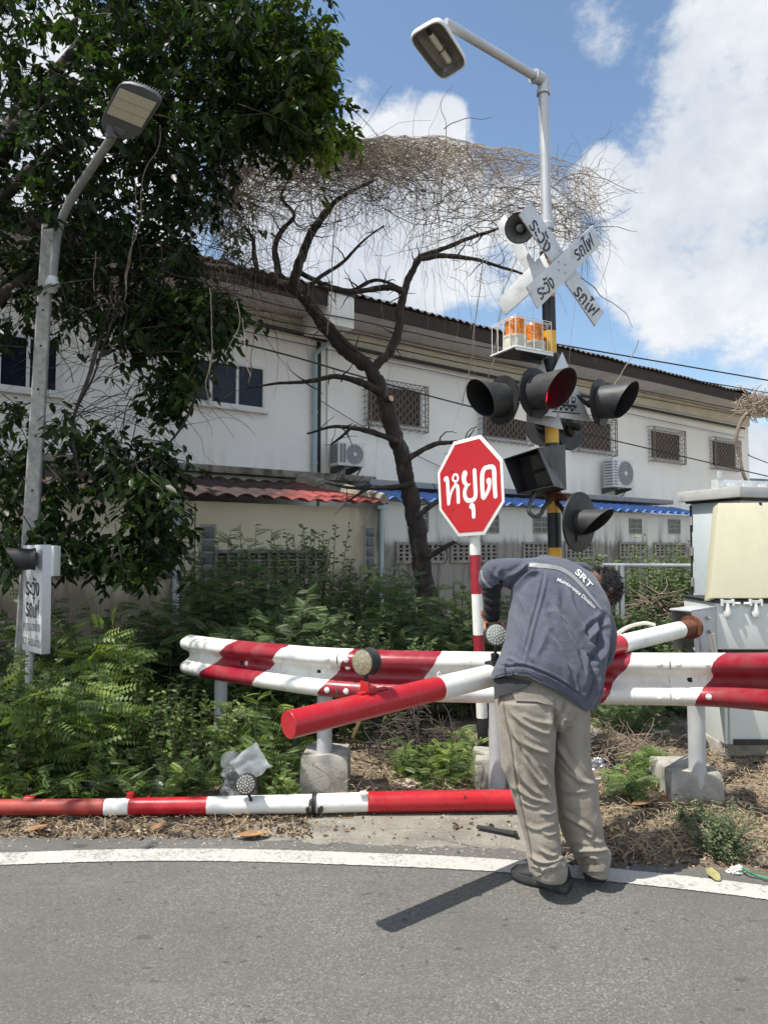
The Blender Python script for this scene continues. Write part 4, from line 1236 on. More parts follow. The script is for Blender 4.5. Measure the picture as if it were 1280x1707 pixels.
M_seam = mat('seam_dark', (.16, .13, .12), .7)
for px in (571, 1113):
    m = MB(); p, nn = rail_at(px); tt = UP.cross(nn)
    m.loft([[p + nn * (o + e) + UP * h + tt * dx for (dx, e) in ((-.0, .003), (.004, .006), (.008, .003), (.004, -.002))] for (h, o) in prof], cap=True)
    m.build('splice', M_seam, grl, fixn=True)
for (px, h, o) in ((412, 0.0, .006), (541, 0.0, .006), (1157, 0.0, .006), (826, 0, .006), (556, .10, .087), (586, .10, .087), (556, .05, .055), (586, .05, .055), (556, -.10, .087), (586, -.10, .087), (1098, .10, .087), (1128, .10, .087), (1098, .05, .055), (1098, -.10, .087), (1128, -.10, .087), (1190, .10, .087), (1190, -.09, .087)):
    m = MB(); p, nn = rail_at(px); m.lathe(p + nn * (o - .001) + UP * h, nn, [(0, .019), (.005, .018), (.010, .012), (.012, .001)], 12); m.build('bolt', M_white, grl)
for px in (405, 533, 1150):
    m = MB(); p, nn = rail_at(px); tt = UP.cross(nn)
    m.lathe(p + nn * .007, nn, [(0, .018), (.003, .017), (.0035, .001)], 14)
    m.build('slot', M_inblack, grl)
def gpost(px, Yp, half, foot_px, foot_h, zt=.72, depth=.17):
    b0 = G(foot_px[0], foot_px[1]); b1 = G(foot_px[2], foot_px[1])
    c = V3(P(px, 1200, Yp).x, Yp, 0)
    m = MB(); m.tube([V3(c.x, c.y, .05), V3(c.x, c.y, .86)], half, 22)
    ps = m.build('post', M_greysteel, grl)
    w = (b1 - b0).length / 2; cc = (b0 + b1) / 2 + V3(0, depth, 0)
    m = MB(); ang = random.Random(px).uniform(-.06, .06)
    u_ = V3(math.cos(ang), math.sin(ang), 0); v_ = V3(-u_.y, u_.x, 0)
    def blk(s, z): return [cc + u_ * (a * w * s) + v_ * (b * depth * s) + UP * z for a, b in ((-1, -1), (1, -1), (1, 1), (-1, 1))]
    def sub(ring): 
        out = []
        for i in range(4):
            for k_ in range(6): 
                p = ring[i].lerp(ring[(i + 1) % 4], k_ / 6); out.append(p + noise.noise_vector(p * 14) * .007)
        return out
    m.loft([sub(blk(1.05, -.05)), sub(blk(1.03, foot_h * .4)), sub(blk(1.0, foot_h * .93)), sub(blk(.95, foot_h)), sub(blk(.5, foot_h + .004))])
    m.build('footing', M_conc, ps, sharp=45, fixn=True)
    # block between post and beam
    p, nn = rail_at(px)
    m = MB(); mid = (p + V3(c.x, c.y, p.z)) / 2
    m.obox(mid, (V3(c.x, c.y, p.z) - p) / 2 * .96, UP.cross(nn) * .04, UP * .09)
    m.build('spacer', M_greysteel, ps)
gpost(541, 4.92, .052, (502, 1321, 579), .235, depth=.16)
gpost(1160, 4.66, .053, (1120, 1340, 1205), .19, depth=.19)
gpost(828, 4.78, .052, (797, 1319, 880), .20, depth=.17)
gpost(368, 5.62, .05, (340, 1262, 400), .1)

# ---------------------------------------------------------------- barrier gate with its lowered arm
gate = thing('barrier_gate', 'railway barrier machine with open cream lid and its red and white arm', 'barrier gate', (2.95, 5.7, 0))
bx0 = P(1192, 1000, 5.42).x; bx1 = bx0 + .86
m = MB(); zt = P(1192, 1005, 5.42).z; zb = P(1192, 1083, 5.42).z
m.box((bx0, 5.42, zb), (bx1, 6.0, zt)); body = m.build('machine_case', M_cab, gate, bevel=.012)
m = MB(); m.box((bx0 - .012, 5.405, zt + .002), (bx1 + .012, 6.01, zt + .02)); m.box((bx0 + .06, 5.47, zb - .06), (bx1 - .06, 5.95, zb - .002))
m.build('gasket', M_matblack, body)
m = MB()
for px in (1209, 1256):
    p = P(px, 1010, 5.42); 
    m.box((p.x - .03, 5.385, zt + .0), (p.x + .03, 5.403, zt + .022)); m.box((p.x - .045, 5.375, zt - .02), (p.x - .035, 5.419, zt + .03)); m.box((p.x + .035, 5.375, zt - .02), (p.x + .045, 5.419, zt + .03))
    m.lathe(V3(p.x, 5.395, zt - .10), UP, [(0, .001), (0, .022), (.03, .03), (.07, .016), (.10, .012)], 12)
for px in (1226, 1246): 
    p = P(px, 1006, 5.40); m.tube([p - V3(.03, 0, 0), p + V3(.03, 0, 0)], .010, 8)
m.build('latch', mat('latch_white', (.66, .66, .63), .45), body)
# open lid: a shallow tray standing tilted on its hinge
l0, l1 = P(1183, 997, 5.40), P(1197, 838, 5.62)
r0 = l0 + V3(.95, 0, .0); r1 = l1 + V3(.93, 0, .008)
nlid = (r0 - l0).cross(l1 - l0).normalized()
if nlid.y > 0: nlid = -nlid
m = MB(); m.prism([l0, r0, r1, l1], -nlid * .11); m.build('lid', M_cream, gate, bevel=.010)
m = MB(); m.lathe(l1.lerp(r1, .35) + nlid * .001 - UP * .012, nlid, [(0, .014), (.006, .012), (.008, .001)], 10); m.build('lid_bolt', M_matblack, gate)
ped = V3(P(1216, 1200, 5.50).x, 5.50, 0)
m = MB(); m.box((ped.x, 5.50, .13), (ped.x + .62, 5.94, zb - .061)); m.box((ped.x - .03, 5.52, .125), (ped.x - .001, 5.9, zb - .07))
m.build('pedestal', M_cab, gate, bevel=.008)
m = MB(); m.box((ped.x + .02, 5.485, .128), (ped.x + .60, 5.498, .17)); m.build('base_frame', M_matblack, gate)
m = MB(); c0 = G(1196, 1263)
m.box((c0.x, c0.y, -.05), (c0.x + 1.2, 6.25, .125)); m.build('plinth', M_conc, gate, bevel=.02)
# arm
A1 = P(1148, 1046, 5.10); A0 = P(482, 1208, 2.98)
adir = (A0 - A1).normalized(); AL = (A0 - A1).length
def arm_at(px):
    lo, hi = 0.0, 1.0
    for _ in range(40):
        mid = (lo + hi) / 2
        if proj([A1.lerp(A0, mid)])[0][0] > px: lo = mid
        else: hi = mid
    return A1.lerp(A0, lo)
m = MB()
seq = [(1132, 0), (1033, 1), (905, 0), (866, 0), (730, 2), (482, 2)]
r = .0575
for (xa, c), (xb, _) in zip(seq[:-1], seq[1:]):
    pa, pb = arm_at(xa), (A0 if xb == 482 else arm_at(xb))
    m.tube([pa.lerp(pb, k / 8) for k in range(9)], r, 28, mat=c, cap=False)
m.lathe(A0, adir, [(0, r), (.004, r - .002), (.0045, r - .006), (.003, .001)], 28, mat=2)
arm = m.build('arm', [M_white, mat('arm_red_inner', (.47, .015, .025), .32, var=.1), M_red], gate, sharp=50)
m = MB(); m.tube([arm_at(1134), A1 + (A1 - A0).normalized() * .03], r * .98, 24); m.lathe(A1 - adir * .02, adir, [(-.02, r * .9), (-.02, r * 1.45), (.01, r * 1.45), (.01, r)], 24)
m.build('rusty_socket', M_rust, gate)
bk = A1 - adir * .05
m = MB(); t1 = P(1152, 1020, 5.08); t2 = P(1194, 1013, 5.42); t3 = P(1196, 1082, 5.42); t4 = P(1158, 1090, 5.1)
m.prism([t1, t2, t3, t4], (.01, .02, 0)); m.prism([t1, t2, t2 + V3(-.06, .16, .0), t1 + V3(-.10, .14, .0)], (0, 0, .012))
m.prism([t1 + V3(-.09, .14, 0), t2 + V3(-.06, .16, 0), t3 + V3(-.06, .16, 0), t4 + V3(-.09, .14, 0)], (.01, .02, 0))
u1, u2, u3, u4 = P(1166, 1062, 5.16), P(1192, 1058, 5.40), P(1200, 1130, 5.42), P(1172, 1130, 5.18)
m.prism([u1, u2, u3, u4], (.02, .10, 0))
m.build('arm_bracket', M_greysteel, gate, bevel=.004)
m = MB()
for (x, y) in ((1157, 1034), (1180, 1030), (1160, 1058), (1182, 1053)):
    b = P(x, y, 5.12 + (x - 1157) / 45 * .3); m.tube([b + V3(0, .03, 0), b - V3(0, .05, 0)], .007, 7); m.lathe(b - V3(0, .0, 0), (0, -1, 0), [(0, .014), (.016, .014), (.016, .001)], 6)
m.tube([P(1181, 1060, 5.14), P(1192, 1130, 5.14)], .012, 8); m.tube([P(1188, 1056, 5.2), P(1199, 1130, 5.2)], .012, 8)
m.build('bracket_bolt', M_bolt, gate)
m = MB(); m.tube(smooth_path([P(1200, 1105, 5.3), P(1150, 1085, 5.35), P(1115, 1068, 5.35), P(1098, 1062, 5.2)], 8), .014, 8); m.build('cable', mat('grey_cable', (.22, .22, .21), .6), gate)
m = MB(); m.tube(smooth_path([P(1090, 1042, 4.95), P(1072, 1039, 4.9), P(1045, 1046, 4.75), P(1020, 1062, 4.55)], 8), .013, 8); m.build('rope', mat('white_rope', (.66, .63, .54), .8), gate)
# arm lamps
M_lensclr = NT('led_lens'); vo = M_lensclr.voro(62, sc=(1, 1, 1)); M_lensclr.col(M_lensclr.ramp(vo, [(0, (.55, .49, .31)), (.18, (.33, .29, .185)), (.5, (.23, .205, .135))])); M_lensclr.set(rough=.15, spec=.6, coat=.4)
M_lensclr.bump(vo, .4, .004); M_lensclr = M_lensclr.m
M_lensled = NT('led_lens_dark'); vo = M_lensled.voro(88, sc=(1, 1, 1)); M_lensled.col(M_lensled.ramp(vo, [(0, (.62, .60, .50)), (.16, (.50, .48, .40)), (.24, (.11, .11, .10)), (1, (.09, .09, .085))])); M_lensled.set(rough=.18, coat=.4); M_lensled = M_lensled.m
def arm_lamp(c, d, r, stalk, parent, dots=False, lens=None):
    d = d.normalized(); u, v, _ = frame(d)
    m = MB(); m.lathe(c, d, [(-.032, .001), (-.032, r * .97), (-.026, r), (-.016, r * .90), (.016, r * .90), (.026, r), (.030, r * .98), (.030, r * .93)], 32)
    m.tube(smooth_path(stalk, 5), .008, 8)
    lp_ = m.build('warning_lamp', M_rubber, parent, sharp=40)
    m = MB()
    for sg in (1, -1):
        m.lathe(c + d * .030 * sg, d * sg, [(-.004, r * .93), (.004, r * .90), (.010, r * .6), (.012, .001)], 28)
    m.build('lens', lens or M_lensclr, lp_)
    if dots:
        m = MB(); k = 0
        for ring, cnt in ((0, 1), (.25, 6), (.5, 11), (.75, 17)):
            for q in range(cnt):
                a = 2 * math.pi * q / cnt + ring * 2
                m.ball(c + d * .041 * (1 - ring * .08) + (u * math.cos(a) + v * math.sin(a)) * r * ring, .0032, nu=7, nv=5)
        m.build('led', mat('led_dot', (.75, .72, .60), .2), lp_)
    return lp_
aa = arm_at(622); up_a = UP - adir * UP.dot(adir); up_a.normalize()
lampc = P(611, 1103, 3.27)
arm_lamp(lampc, R_(-38) + V3(0, 0, .02), .062, [lampc - UP * .058, lampc - UP * .09, aa + UP * .055], arm)
m = MB(); fr = UP.cross(adir).normalized()
m.obox(aa + up_a * .070 + adir * .02, adir * .022, fr * .028, up_a * .014); m.obox(aa + up_a * .061, adir * .08, fr * .016, up_a * .004)
m.obox(aa + up_a * .085 + adir * .044, adir * .003, fr * .030, up_a * .024)
m.build('lamp_clamp', M_red, arm, bevel=.003)
ae = arm_at(826); lampc2 = P(825, 1058, 3.74)
arm_lamp(lampc2, V3(.06, -1, .10), .058, [lampc2 - UP * .055, ae + UP * .05], arm, True, mat('lens_grey', (.27, .28, .26), .3, coat=.2))
m = MB(); m.obox(ae + up_a * .064, adir * .05, fr * .03, up_a * .008); m.obox(ae + up_a * .09, adir * .012, fr * .02, up_a * .02); m.build('lamp_clamp', M_matblack, arm, bevel=.003)
m = MB(); pp = arm_at(736); m.tube(smooth_path([pp + up_a * .058, pp + up_a * .075 + adir * .006, pp + up_a * .075 + adir * .02, pp + up_a * .056 + adir * .024], 5), .003, 6); m.build('eyelet', M_white, arm)

# ---------------------------------------------------------------- fallen arm on the ground
def GF(x, Y, z): return V3((x - 640) / F * Y, Y, z)
f_pts = [(-60, 4.40), (185, 4.40), (225, 4.41), (352, 4.42), (526, 4.44), (614, 4.46), (859, 4.48)]
fallen = thing('fallen_barrier_arm', 'broken red and white barrier arm lying on the ground along the verge', 'barrier arm', (GF(400, 4.43, 0).x, 4.43, 0))
m = MB(); rr = [.046, .048, .049, .051, .055, .058, .063]
sg_mats = [3, 0, 2, 0, 0, 2]
for i in range(6):
    (xa, ya), (xb, yb) = f_pts[i], f_pts[i + 1]
    m.tube([GF(xa + (xb - xa) * k / 6, ya + (yb - ya) * k / 6, rr[i] + (rr[i + 1] - rr[i]) * k / 6 + .006) for k in range(7)], [rr[i], rr[i + 1]] if i < 4 else [rr[i + 1] - .0015] * 2, 24, mat=sg_mats[i], cap=True)
M_oldred = mat('faded_rusty_red', (.30, .035, .025), .6, var=.25, vs=9, dirt=(.36, .12, .06), ds=7, dlo=.5, dhi=.7)
fa = m.build('pipe', [M_white, M_white, M_red, M_oldred], fallen, sharp=50)
m = MB(); jx = GF(526, 4.44, .062); m.lathe(jx, (1, .0, 0), [(-.012, .054), (-.012, .062), (.0, .060), (.004, .066), (.014, .066), (.014, .058)], 24)
m.lathe(GF(859, 4.48, .069), (1, 0, 0), [(-.02, .063), (-.001, .0635), (0, .058), (-.001, .001)], 24, mat=1)
m.build('joint', [M_black, M_red], fallen)
m = MB()
def scuff(x, a, w, h):
    for q in range(5):
        rd = random.Random(int(x * 7 + q)); c = GF(x + rd.uniform(-w, w), 4.43, .062); an = a + rd.uniform(-.4, .4)
        rad = .0575 if x < 527 else .0625
        m.grid(lambda i, j: c + V3((i - .5) * .05 * h * (1 - abs(j - .5)), -math.sin(an + (j - .5) * .5) * (rad + .0008), math.cos(an + (j - .5) * .5) * (rad + .0008) + (.002 if x > 527 else 0)), 3, 4)
scuff(519, 1.95, 3, .55); scuff(538, 1.9, 4, .5); scuff(521, 1.2, 2, .3); m.build('scuff', mat('scuff_black', (.05, .045, .04), .8), fallen)
fl = P(411, 1307, 4.36); fl.z = max(fl.z, .15)
arm_lamp(fl, V3(.05, -1, .25), .062, [fl - UP * .055 + V3(0, .02, 0), fl + V3(.03, 0, -.09), GF(421, 4.39, .10)], fa, True, M_lensled)
m = MB()
m.obox(GF(226, 4.42, .115), V3(.02, 0, 0), V3(0, .02, 0), V3(0, 0, .02)); m.obox(GF(60, 4.41, .10), V3(.03, 0, 0), V3(0, .015, .0), V3(0, .01, .012))
m.lathe(GF(255, 4.42, .10), UP, [(0, .008), (.012, .008), (.012, .001)], 8); m.lathe(GF(85, 4.39, .085), (0, -.6, .8), [(0, .012), (.014, .012), (.014, .001)], 8)
m.build('lug', M_red, fallen, bevel=.003)
m = MB(); m.obox(GF(606, 4.42, .128), V3(.02, 0, 0), V3(0, .02, 0), V3(0, 0, .010)); m.build('lug', M_white, fallen, bevel=.003)
m = MB(); m.lathe(GF(772, 4.42, .11), (0, -.75, .66), [(0, .007), (.001, .007), (.0012, .001)], 10); m.build('bolt_hole', M_inblack, fallen)

# ---------------------------------------------------------------- tall relay cabinet behind
rc = thing('relay_cabinet', 'tall pale grey relay cabinet with flat concrete coloured roof behind the barrier machine', 'cabinet', (4.1, 8.1, 0))
kN = V3(P(1234, 900, 7.65).x, 7.65, 0)                       # near vertical edge
dl = V3(-.33, .94, 0).normalized(); dr = V3(.94, .33, 0).normalized()
wl_, wr_ = .72, 1.3
zr = P(1227, 833, 7.6).z; zt2 = P(1227, 815, 7.6).z
m = MB(); m.prism([kN, kN + dl * wl_, kN + dl * wl_ + dr * wr_, kN + dr * wr_], (0, 0, zr)); m.build('case', M_cabblue, rc, bevel=.012)
dn = -dr
m = MB(); a_ = kN + dl * .06 + dn * .004; b_ = kN + dl * (wl_ - .06) + dn * .004
zdb = P(1160, 1000, 8.2).z
m.prism([a_ + UP * zdb, b_ + UP * zdb, b_ + UP * (zr - .08), a_ + UP * (zr - .08)], dn * .02); m.build('door', M_cabblue, rc, bevel=.006)
m = MB(); m.prism([a_ + UP * .2, b_ + UP * .2, b_ + UP * (zdb - .03), a_ + UP * (zdb - .03)], dn * .018); m.build('door', M_cab, rc, bevel=.006)
for hz in (.18, .5, .82):
    m = MB(); p = kN + dl * (wl_ - .03) + dn * .02 + UP * (zdb + (zr - zdb) * hz); m.tube([p - UP * .05, p + UP * .05], .018, 8); m.build('hinge', M_bolt, rc)
m = MB(); p = kN + dl * (wl_ - .012) + dn * .006; m.obox(p + UP * (zdb + zr) / 2, dl * .008, dn * .01, UP * (zr - zdb) / 2 * .96); m.build('door_seal', M_rubber, rc)
o1 = .10
rf_ = [kN - dl * o1 - dr * o1, kN + dl * (wl_ + o1) - dr * o1, kN + dl * (wl_ + o1) + dr * (wr_ + .2), kN - dl * o1 + dr * (wr_ + .2)]
m = MB(); m.prism([p + UP * (zr + .025) for p in rf_], (0, 0, zt2 - zr)); m.build('roof', mat('roof_slab_grey', (.46, .46, .44), .8, var=.08, dirt=(.28, .28, .27), ds=5), rc, bevel=.01)
m = MB(); m.prism([p.lerp(rc.location, .12) * 1.0 + UP * (zr + .003) - UP * (p.lerp(rc.location, .12).z) for p in rf_], (0, 0, .02)); m.build('roof_gap', M_matblack, rc)
m = MB(); q0 = kN + dr * .05 - dl * .1 + UP * (zt2 + .03); 
m.prism([q0 + dl * .45, q0 + dl * .55, q0 + dl * .55 + dr * 1.4, q0 + dl * .45 + dr * 1.4], UP * .11); 
m.prism([q0 + dl * .44 + UP * .112, q0 + dl * .46 + UP * .112, q0 + dl * .46 + UP * .20, q0 + dl * .44 + UP * .20], dr * .05)
m.build('lifting_rail', M_alu, rc, bevel=.004)
m = MB()
for k in range(6): m.obox(q0 + dl * .446 + dr * (.2 + .22 * k) + UP * .055, dr * .06, dl * .005, UP * .018)
m.build('rail_slot', mat('slot_pale', (.75, .75, .73), .5), rc)
m = MB(); m.prism([p.lerp(rc.location, .05) - UP * p.lerp(rc.location, .05).z for p in (kN - dl * .1 - dr * .1, kN + dl * (wl_ + .1) - dr * .1, kN + dl * (wl_ + .1) + dr * 1.4, kN - dl * .1 + dr * 1.4)], (0, 0, .1)); m.build('plinth', M_conc, rc)

# ---------------------------------------------------------------- pipe railing behind the man
fe = thing('pipe_railing', 'thin galvanised pipe railing in front of the ivy clad wall', 'railing', (4.6, 11, 0))
m = MB(); m.tube([P(1004, 942, 11), P(1240, 943, 11.4)], .03, 10); m.build('top_rail', M_galv, fe)
for x in (1027, 1036, 1165): 
    m = MB(); t_ = P(x, 943, 11.02 if x != 1036 else 11.03); m.tube([V3(t_.x, t_.y, 0), t_], .035 if x == 1036 else .026, 10); m.build('post', M_galv, fe)

# ---------------------------------------------------------------- left concrete pole, street lamp and warning sign
pt = P(82, 378, 6.0); pb = P(44, 1030, 6.0); pa = (pb - pt).normalized(); pg = pt + pa * (pt.z / -pa.z)
pole = thing('utility_pole', 'old square concrete utility pole standing in the bushes at far left', 'utility pole', pg)
m = MB(); s1_, s2_ = V3(.95, .3, 0).normalized(), V3(-.3, .95, 0).normalized()
rings = []
for k in range(21):
    c = pg.lerp(pt, k / 20) - (UP * .1 if k == 0 else V3(0, 0, 0)); w = .066 - .017 * k / 20
    rings.append([c + s1_ * (a * w) + s2_ * (b * w) for a, b in ((-1, -.8), (-.8, -1), (.8, -1), (1, -.8), (1, .8), (.8, 1), (-.8, 1), (-1, .8))])
m.loft(rings); m.build('shaft', M_polecon, pole, sharp=25, fixn=True)
for k in (.30, .40, .48, .585, .675, .76, .83): 
    m = MB(); c = pg.lerp(pt, k); w = .066 - .017 * k; m.lathe(c - s2_ * (w + .0005), -s2_, [(0, .010), (.001, .010), (.0012, .001)], 10)
    m.build('bolt_hole', M_inblack, pole)
lampst = thing('street_lamp', 'grey LED street lamp on a bent steel pipe clamped to the concrete pole', 'street lamp', P(88, 470, 5.9))
ap_ = smooth_path([P(88, 478, 5.9), P(92, 430, 5.88), P(99, 380, 5.85), P(118, 335, 5.78), P(150, 285, 5.65), P(192, 222, 5.45)], 8)
m = MB(); m.tube(ap_, .034, 14); m.build('arm', mat('lamp_arm_grey', (.20, .20, .19), .6, .3, var=.2, vs=12), lampst)
m = MB(); b_ = P(88, 470, 5.9); m.lathe(b_ - UP * .10, UP, [(0, .02), (.02, .034), (.03, .045), (.05, .036), (.06, .055), (.10, .06), (.105, .045), (.14, .045)], 16)
m.build('base_fitting', M_galv, lampst)
k00, k10, k11, k01 = P(179, 188, 5.33), P(237, 212, 5.33), P(262, 171, 5.12), P(201, 146, 5.12)
nL = (k10 - k00).cross(k01 - k00).normalized()
if nL.z > 0: nL = -nL
def lq(u, v, h): return k00 * (1 - u) * (1 - v) + k10 * u * (1 - v) + k11 * u * v + k01 * (1 - u) * v - nL * h
m = MB()
outl = [(-.08, -.02), (-.05, -.35), (.02, -.55), (.25, -.72), (.55, -.74), (.88, -.62), (1.04, -.32), (1.06, 0), (1.07, 1.0), (1.02, 1.14), (.85, 1.25), (.5, 1.30), (.15, 1.25), (-.03, 1.14), (-.08, 1.0)]
m.loft([[lq(u, v, h) for (u, v) in [(.5 + (a - .5) * s, .3 + (b - .3) * s) for a, b in outl]] for s, h in ((.985, .0), (1, .004), (1, .035), (.94, .055), (.6, .075))])
hd = m.build('lamp_head', mat('lamp_dark_grey', (.075, .08, .085), .55, var=.1), lampst, sharp=40, fixn=True)
m = MB()
for k in range(13): 
    u = .02 + k * .08; m.prism([lq(u, -.2, .056), lq(u + .012, -.2, .056), lq(u + .012, 1.2, .056), lq(u, 1.2, .056)], -nL * .03)
m.build('cooling_fin', mat('lamp_dark_grey', (.075, .08, .085), .55), hd)
m = MB(); m.prism([lq(0, 0, -.002), lq(1, 0, -.002), lq(1, 1, -.002), lq(0, 1, -.002)], nL * .006)
LP = NT('led_panel'); lv = LP.voro(95); LP.col(LP.ramp(lv, [(0, (.72, .68, .52)), (.2, (.52, .48, .36)), (.6, (.42, .39, .30))])); LP.set(rough=.3, coat=.3); m.build('led_panel', LP.m, hd)
m = MB()
for v in (.34, .67): m.prism([lq(0, v - .012, -.0085), lq(1, v - .012, -.0085), lq(1, v + .012, -.0085), lq(0, v + .012, -.0085)], nL * .001)
m.build('panel_strip', mat('strip_tan', (.33, .30, .23), .4), hd)
m = MB(); m.tube([P(186, 231, 5.47), lq(.28, -.5, .03)], .044, 14); m.build('socket', mat('lamp_dark_grey', (.075, .08, .085), .55), hd)
m = MB()
for k in range(3): m.prism([lq(.36, -.36 - .08 * k, -.003), lq(.66, -.36 - .08 * k, -.003), lq(.66, -.39 - .08 * k, -.003), lq(.36, -.39 - .08 * k, -.003)], nL * .001)
m.build('rating_label', mat('label_grey', (.25, .25, .25), .5), hd)

# warning sign box with a hooded light
ws = thing('warning_sign', 'narrow white warning sign with Thai lettering and a black hooded light in the bushes', 'warning sign', G(58, 1215))
w0, w1, w2, w3 = P(37.5, 1083, 5.62), P(69, 1091, 5.42), P(71.5, 908, 5.42), P(39.5, 909, 5.62)
nW = (w1 - w0).cross(w3 - w0).normalized()
if nW.y > 0: nW = -nW
thick = V3(.04, .06, 0)
m = MB(); m.prism([w0, w1, w2, w3], -nW * .045); board_ = m.build('board', M_alu, ws, bevel=.004)
m = MB(); m.prism([w1 + V3(.004, 0, 0), w1 + V3(.035, .03, 0), w2 + V3(.035, .03, 0), w2 + V3(.004, 0, 0)], -nW * .02); m.build('edge_channel', M_galv, ws, bevel=.003)
m = MB(); m.obox(P(84, 935, 5.52), V3(.055, 0, 0), V3(0, .06, 0), V3(0, 0, .115)); m.build('control_box', M_cab, ws, bevel=.006)
def cw(x, y): return (x * 120 / 931, 890 + y * 120 / 931)
onW = lambda x, y: PL(x, y, w0 + nW * .0025, nW)
for txt, p0_, p1_, h_ in (('ระวัง', (340, 785), (508, 806), -28), ('รถไฟ', (340, 1062), (506, 1094), -29)):
    m = MB(); text_on(m, txt, cw(*p0_), cw(*p1_), (0, h_), onW, .012); m.build('lettering', M_text, board_, smooth=False)
for txt, p0_, p1_ in (('หยุด', (305, 1240), (372, 1250)), ('มองซ้าย', (386, 1252), (522, 1268)), ('ขวา', (296, 1420), (350, 1434)), ('ก่อนข้าม', (366, 1438), (528, 1480))):
    m = MB(); text_on(m, txt, cw(*p0_), cw(*p1_), (0, -16), onW, .0); m.build('small_lettering', mat('faded_text', (.12, .12, .12), .7), board_, smooth=False)
d_ = V3(-.93, -.36, 0).normalized(); sd_ = UP.cross(d_); hc = P(57, 932, 5.42) + nW * .02
m = MB(); n = 30; vs = []; fs = []
for i in range(n):
    a = 2 * math.pi * i / n; e = sd_ * math.sin(a) + UP * math.cos(a); L = .165 * (.34 + .70 * ((1 + math.cos(a)) / 2) ** .9)
    vs += [hc + e * .078, hc + d_ * L + e * .085, hc + d_ * L + e * .080, hc + e * .073]
for i in range(n):
    j = (i + 1) % n
    for k in range(3): fs.append((4 * i + k, 4 * j + k, 4 * j + k + 1, 4 * i + k + 1))
m.add(vs, fs); m.lathe(hc, -d_, [(-.002, .078), (.03, .085), (.035, .001)], 24)
m.build('visor', M_matblack, ws, sharp=50, fixn=True)
m = MB(); m.lathe(hc + d_ * .01, d_, [(0, .072), (.02, .05), (.028, .001)], 24); m.build('lens', M_lens_off, ws)
m = MB(); pA = P(50, 1090, 5.58); m.tube([V3(pA.x, pA.y, 0), V3(pA.x, pA.y, pA.z + .1)], .03, 10); m.build('post', M_greysteel, ws)
# ---------------------------------------------------------------- vegetation
RNG = np.random.default_rng(11)
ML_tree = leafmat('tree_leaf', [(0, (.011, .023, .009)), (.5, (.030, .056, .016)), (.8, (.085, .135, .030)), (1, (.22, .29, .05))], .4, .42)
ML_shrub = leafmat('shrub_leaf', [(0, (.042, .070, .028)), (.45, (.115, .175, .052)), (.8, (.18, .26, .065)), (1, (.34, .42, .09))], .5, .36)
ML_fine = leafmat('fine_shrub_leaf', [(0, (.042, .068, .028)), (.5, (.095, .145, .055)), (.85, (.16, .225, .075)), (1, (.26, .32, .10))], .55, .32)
ML_grey = leafmat('grey_green_leaf', [(0, (.05, .075, .035)), (.5, (.11, .15, .075)), (1, (.20, .24, .12))], .6, .3)
M_stem = mat('green_brown_stem', (.10, .085, .045), .8, var=.3, vs=30)
M_bark = mat('dark_bark', (.036, .027, .021), .9, var=.45, vs=14, bump=.8, bs=45, bd=.012, dirt=(.12, .10, .085), ds=9, dlo=.52, dhi=.72, sc=(1, 1, .4))
M_twig = mat('dry_twig', (.20, .155, .115), .85, var=.35, vs=9)
M_vine = mat('dry_vine', (.31, .25, .19), .85, var=.3, vs=5)
M_darktwig = mat('dark_twig', (.055, .042, .034), .9, var=.35, vs=9)

def norm_(a): return a / np.maximum(1e-9, np.linalg.norm(a, axis=-1, keepdims=True))
def place_leaves(tmpl, pos, dirs, ups, scale):
    """tmpl: (k,3) points, x = along the leaf, y = across, z = leaf normal"""
    x = norm_(dirs); y = norm_(np.cross(ups, x)); z = np.cross(x, y)
    t = tmpl[None] * scale[:, None, None]
    return pos[:, None, :] + t[..., 0:1] * x[:, None] + t[..., 1:2] * y[:, None] + t[..., 2:3] * z[:, None]
def simple_leaf(w=.42, fold=.12, droop=.12):
    # two quads each side folded along the midrib; 8 points
    return np.array([(0, 0, 0), (.28, w * .5, fold * w), (.30, 0, 0), (.28, -w * .5, fold * w), (.68, w * .40, fold * w - droop * .5), (.7, 0, -droop * .5), (.68, -w * .40, fold * w - droop * .5), (1, 0, -droop)], float), \
        np.array([(0, 2, 1, 1), (0, 3, 2, 2), (1, 2, 5, 4), (2, 3, 6, 5), (4, 5, 7, 7), (5, 6, 7, 7)])
def leaf_tris(w=.42, fold=.12, droop=.12):
    p, f = simple_leaf(w, fold, droop)
    f = np.array([(0, 2, 5, 1), (0, 3, 5, 2), (1, 5, 7, 4), (5, 3, 6, 7)])      # quads only
    return p, f
def pinnate(n=8, L=1.0, lw=.10, ll=.24, droop=.25, term=True, taper=.5):
    P_, F_ = [], []
    for i in range(n):
        t = (i + .6) / n; bx = t * L; bz = -droop * t * t
        s = 1 - taper * abs(t - .45) * 1.2
        for sg in (-1, 1):
            d = np.array([.35, sg * 1.0, -.12]); d /= np.linalg.norm(d); e = np.array([1, -sg * .35, 0]); e /= np.linalg.norm(e)
            b = np.array([bx, 0, bz]); l_ = ll * s; w_ = lw * s
            k = len(P_)
            P_ += [b, b + d * l_ * .45 + e * w_ * .55 + (0, 0, .01), b + d * l_ + (0, 0, -.02), b + d * l_ * .45 - e * w_ * .45 + (0, 0, .01)]
            F_.append((k, k + 1, k + 2, k + 3) if sg < 0 else (k, k + 3, k + 2, k + 1))
    k = len(P_)
    P_ += [np.array([0, .006, 0.]), np.array([0, -.006, 0.]), np.array([L, -.003, -droop]), np.array([L, .003, -droop])]; F_.append((k, k + 1, k + 2, k + 3))
    return np.array(P_, float), np.array(F_)
T_PIN = pinnate(8, 1.0, .15, .27, .25)
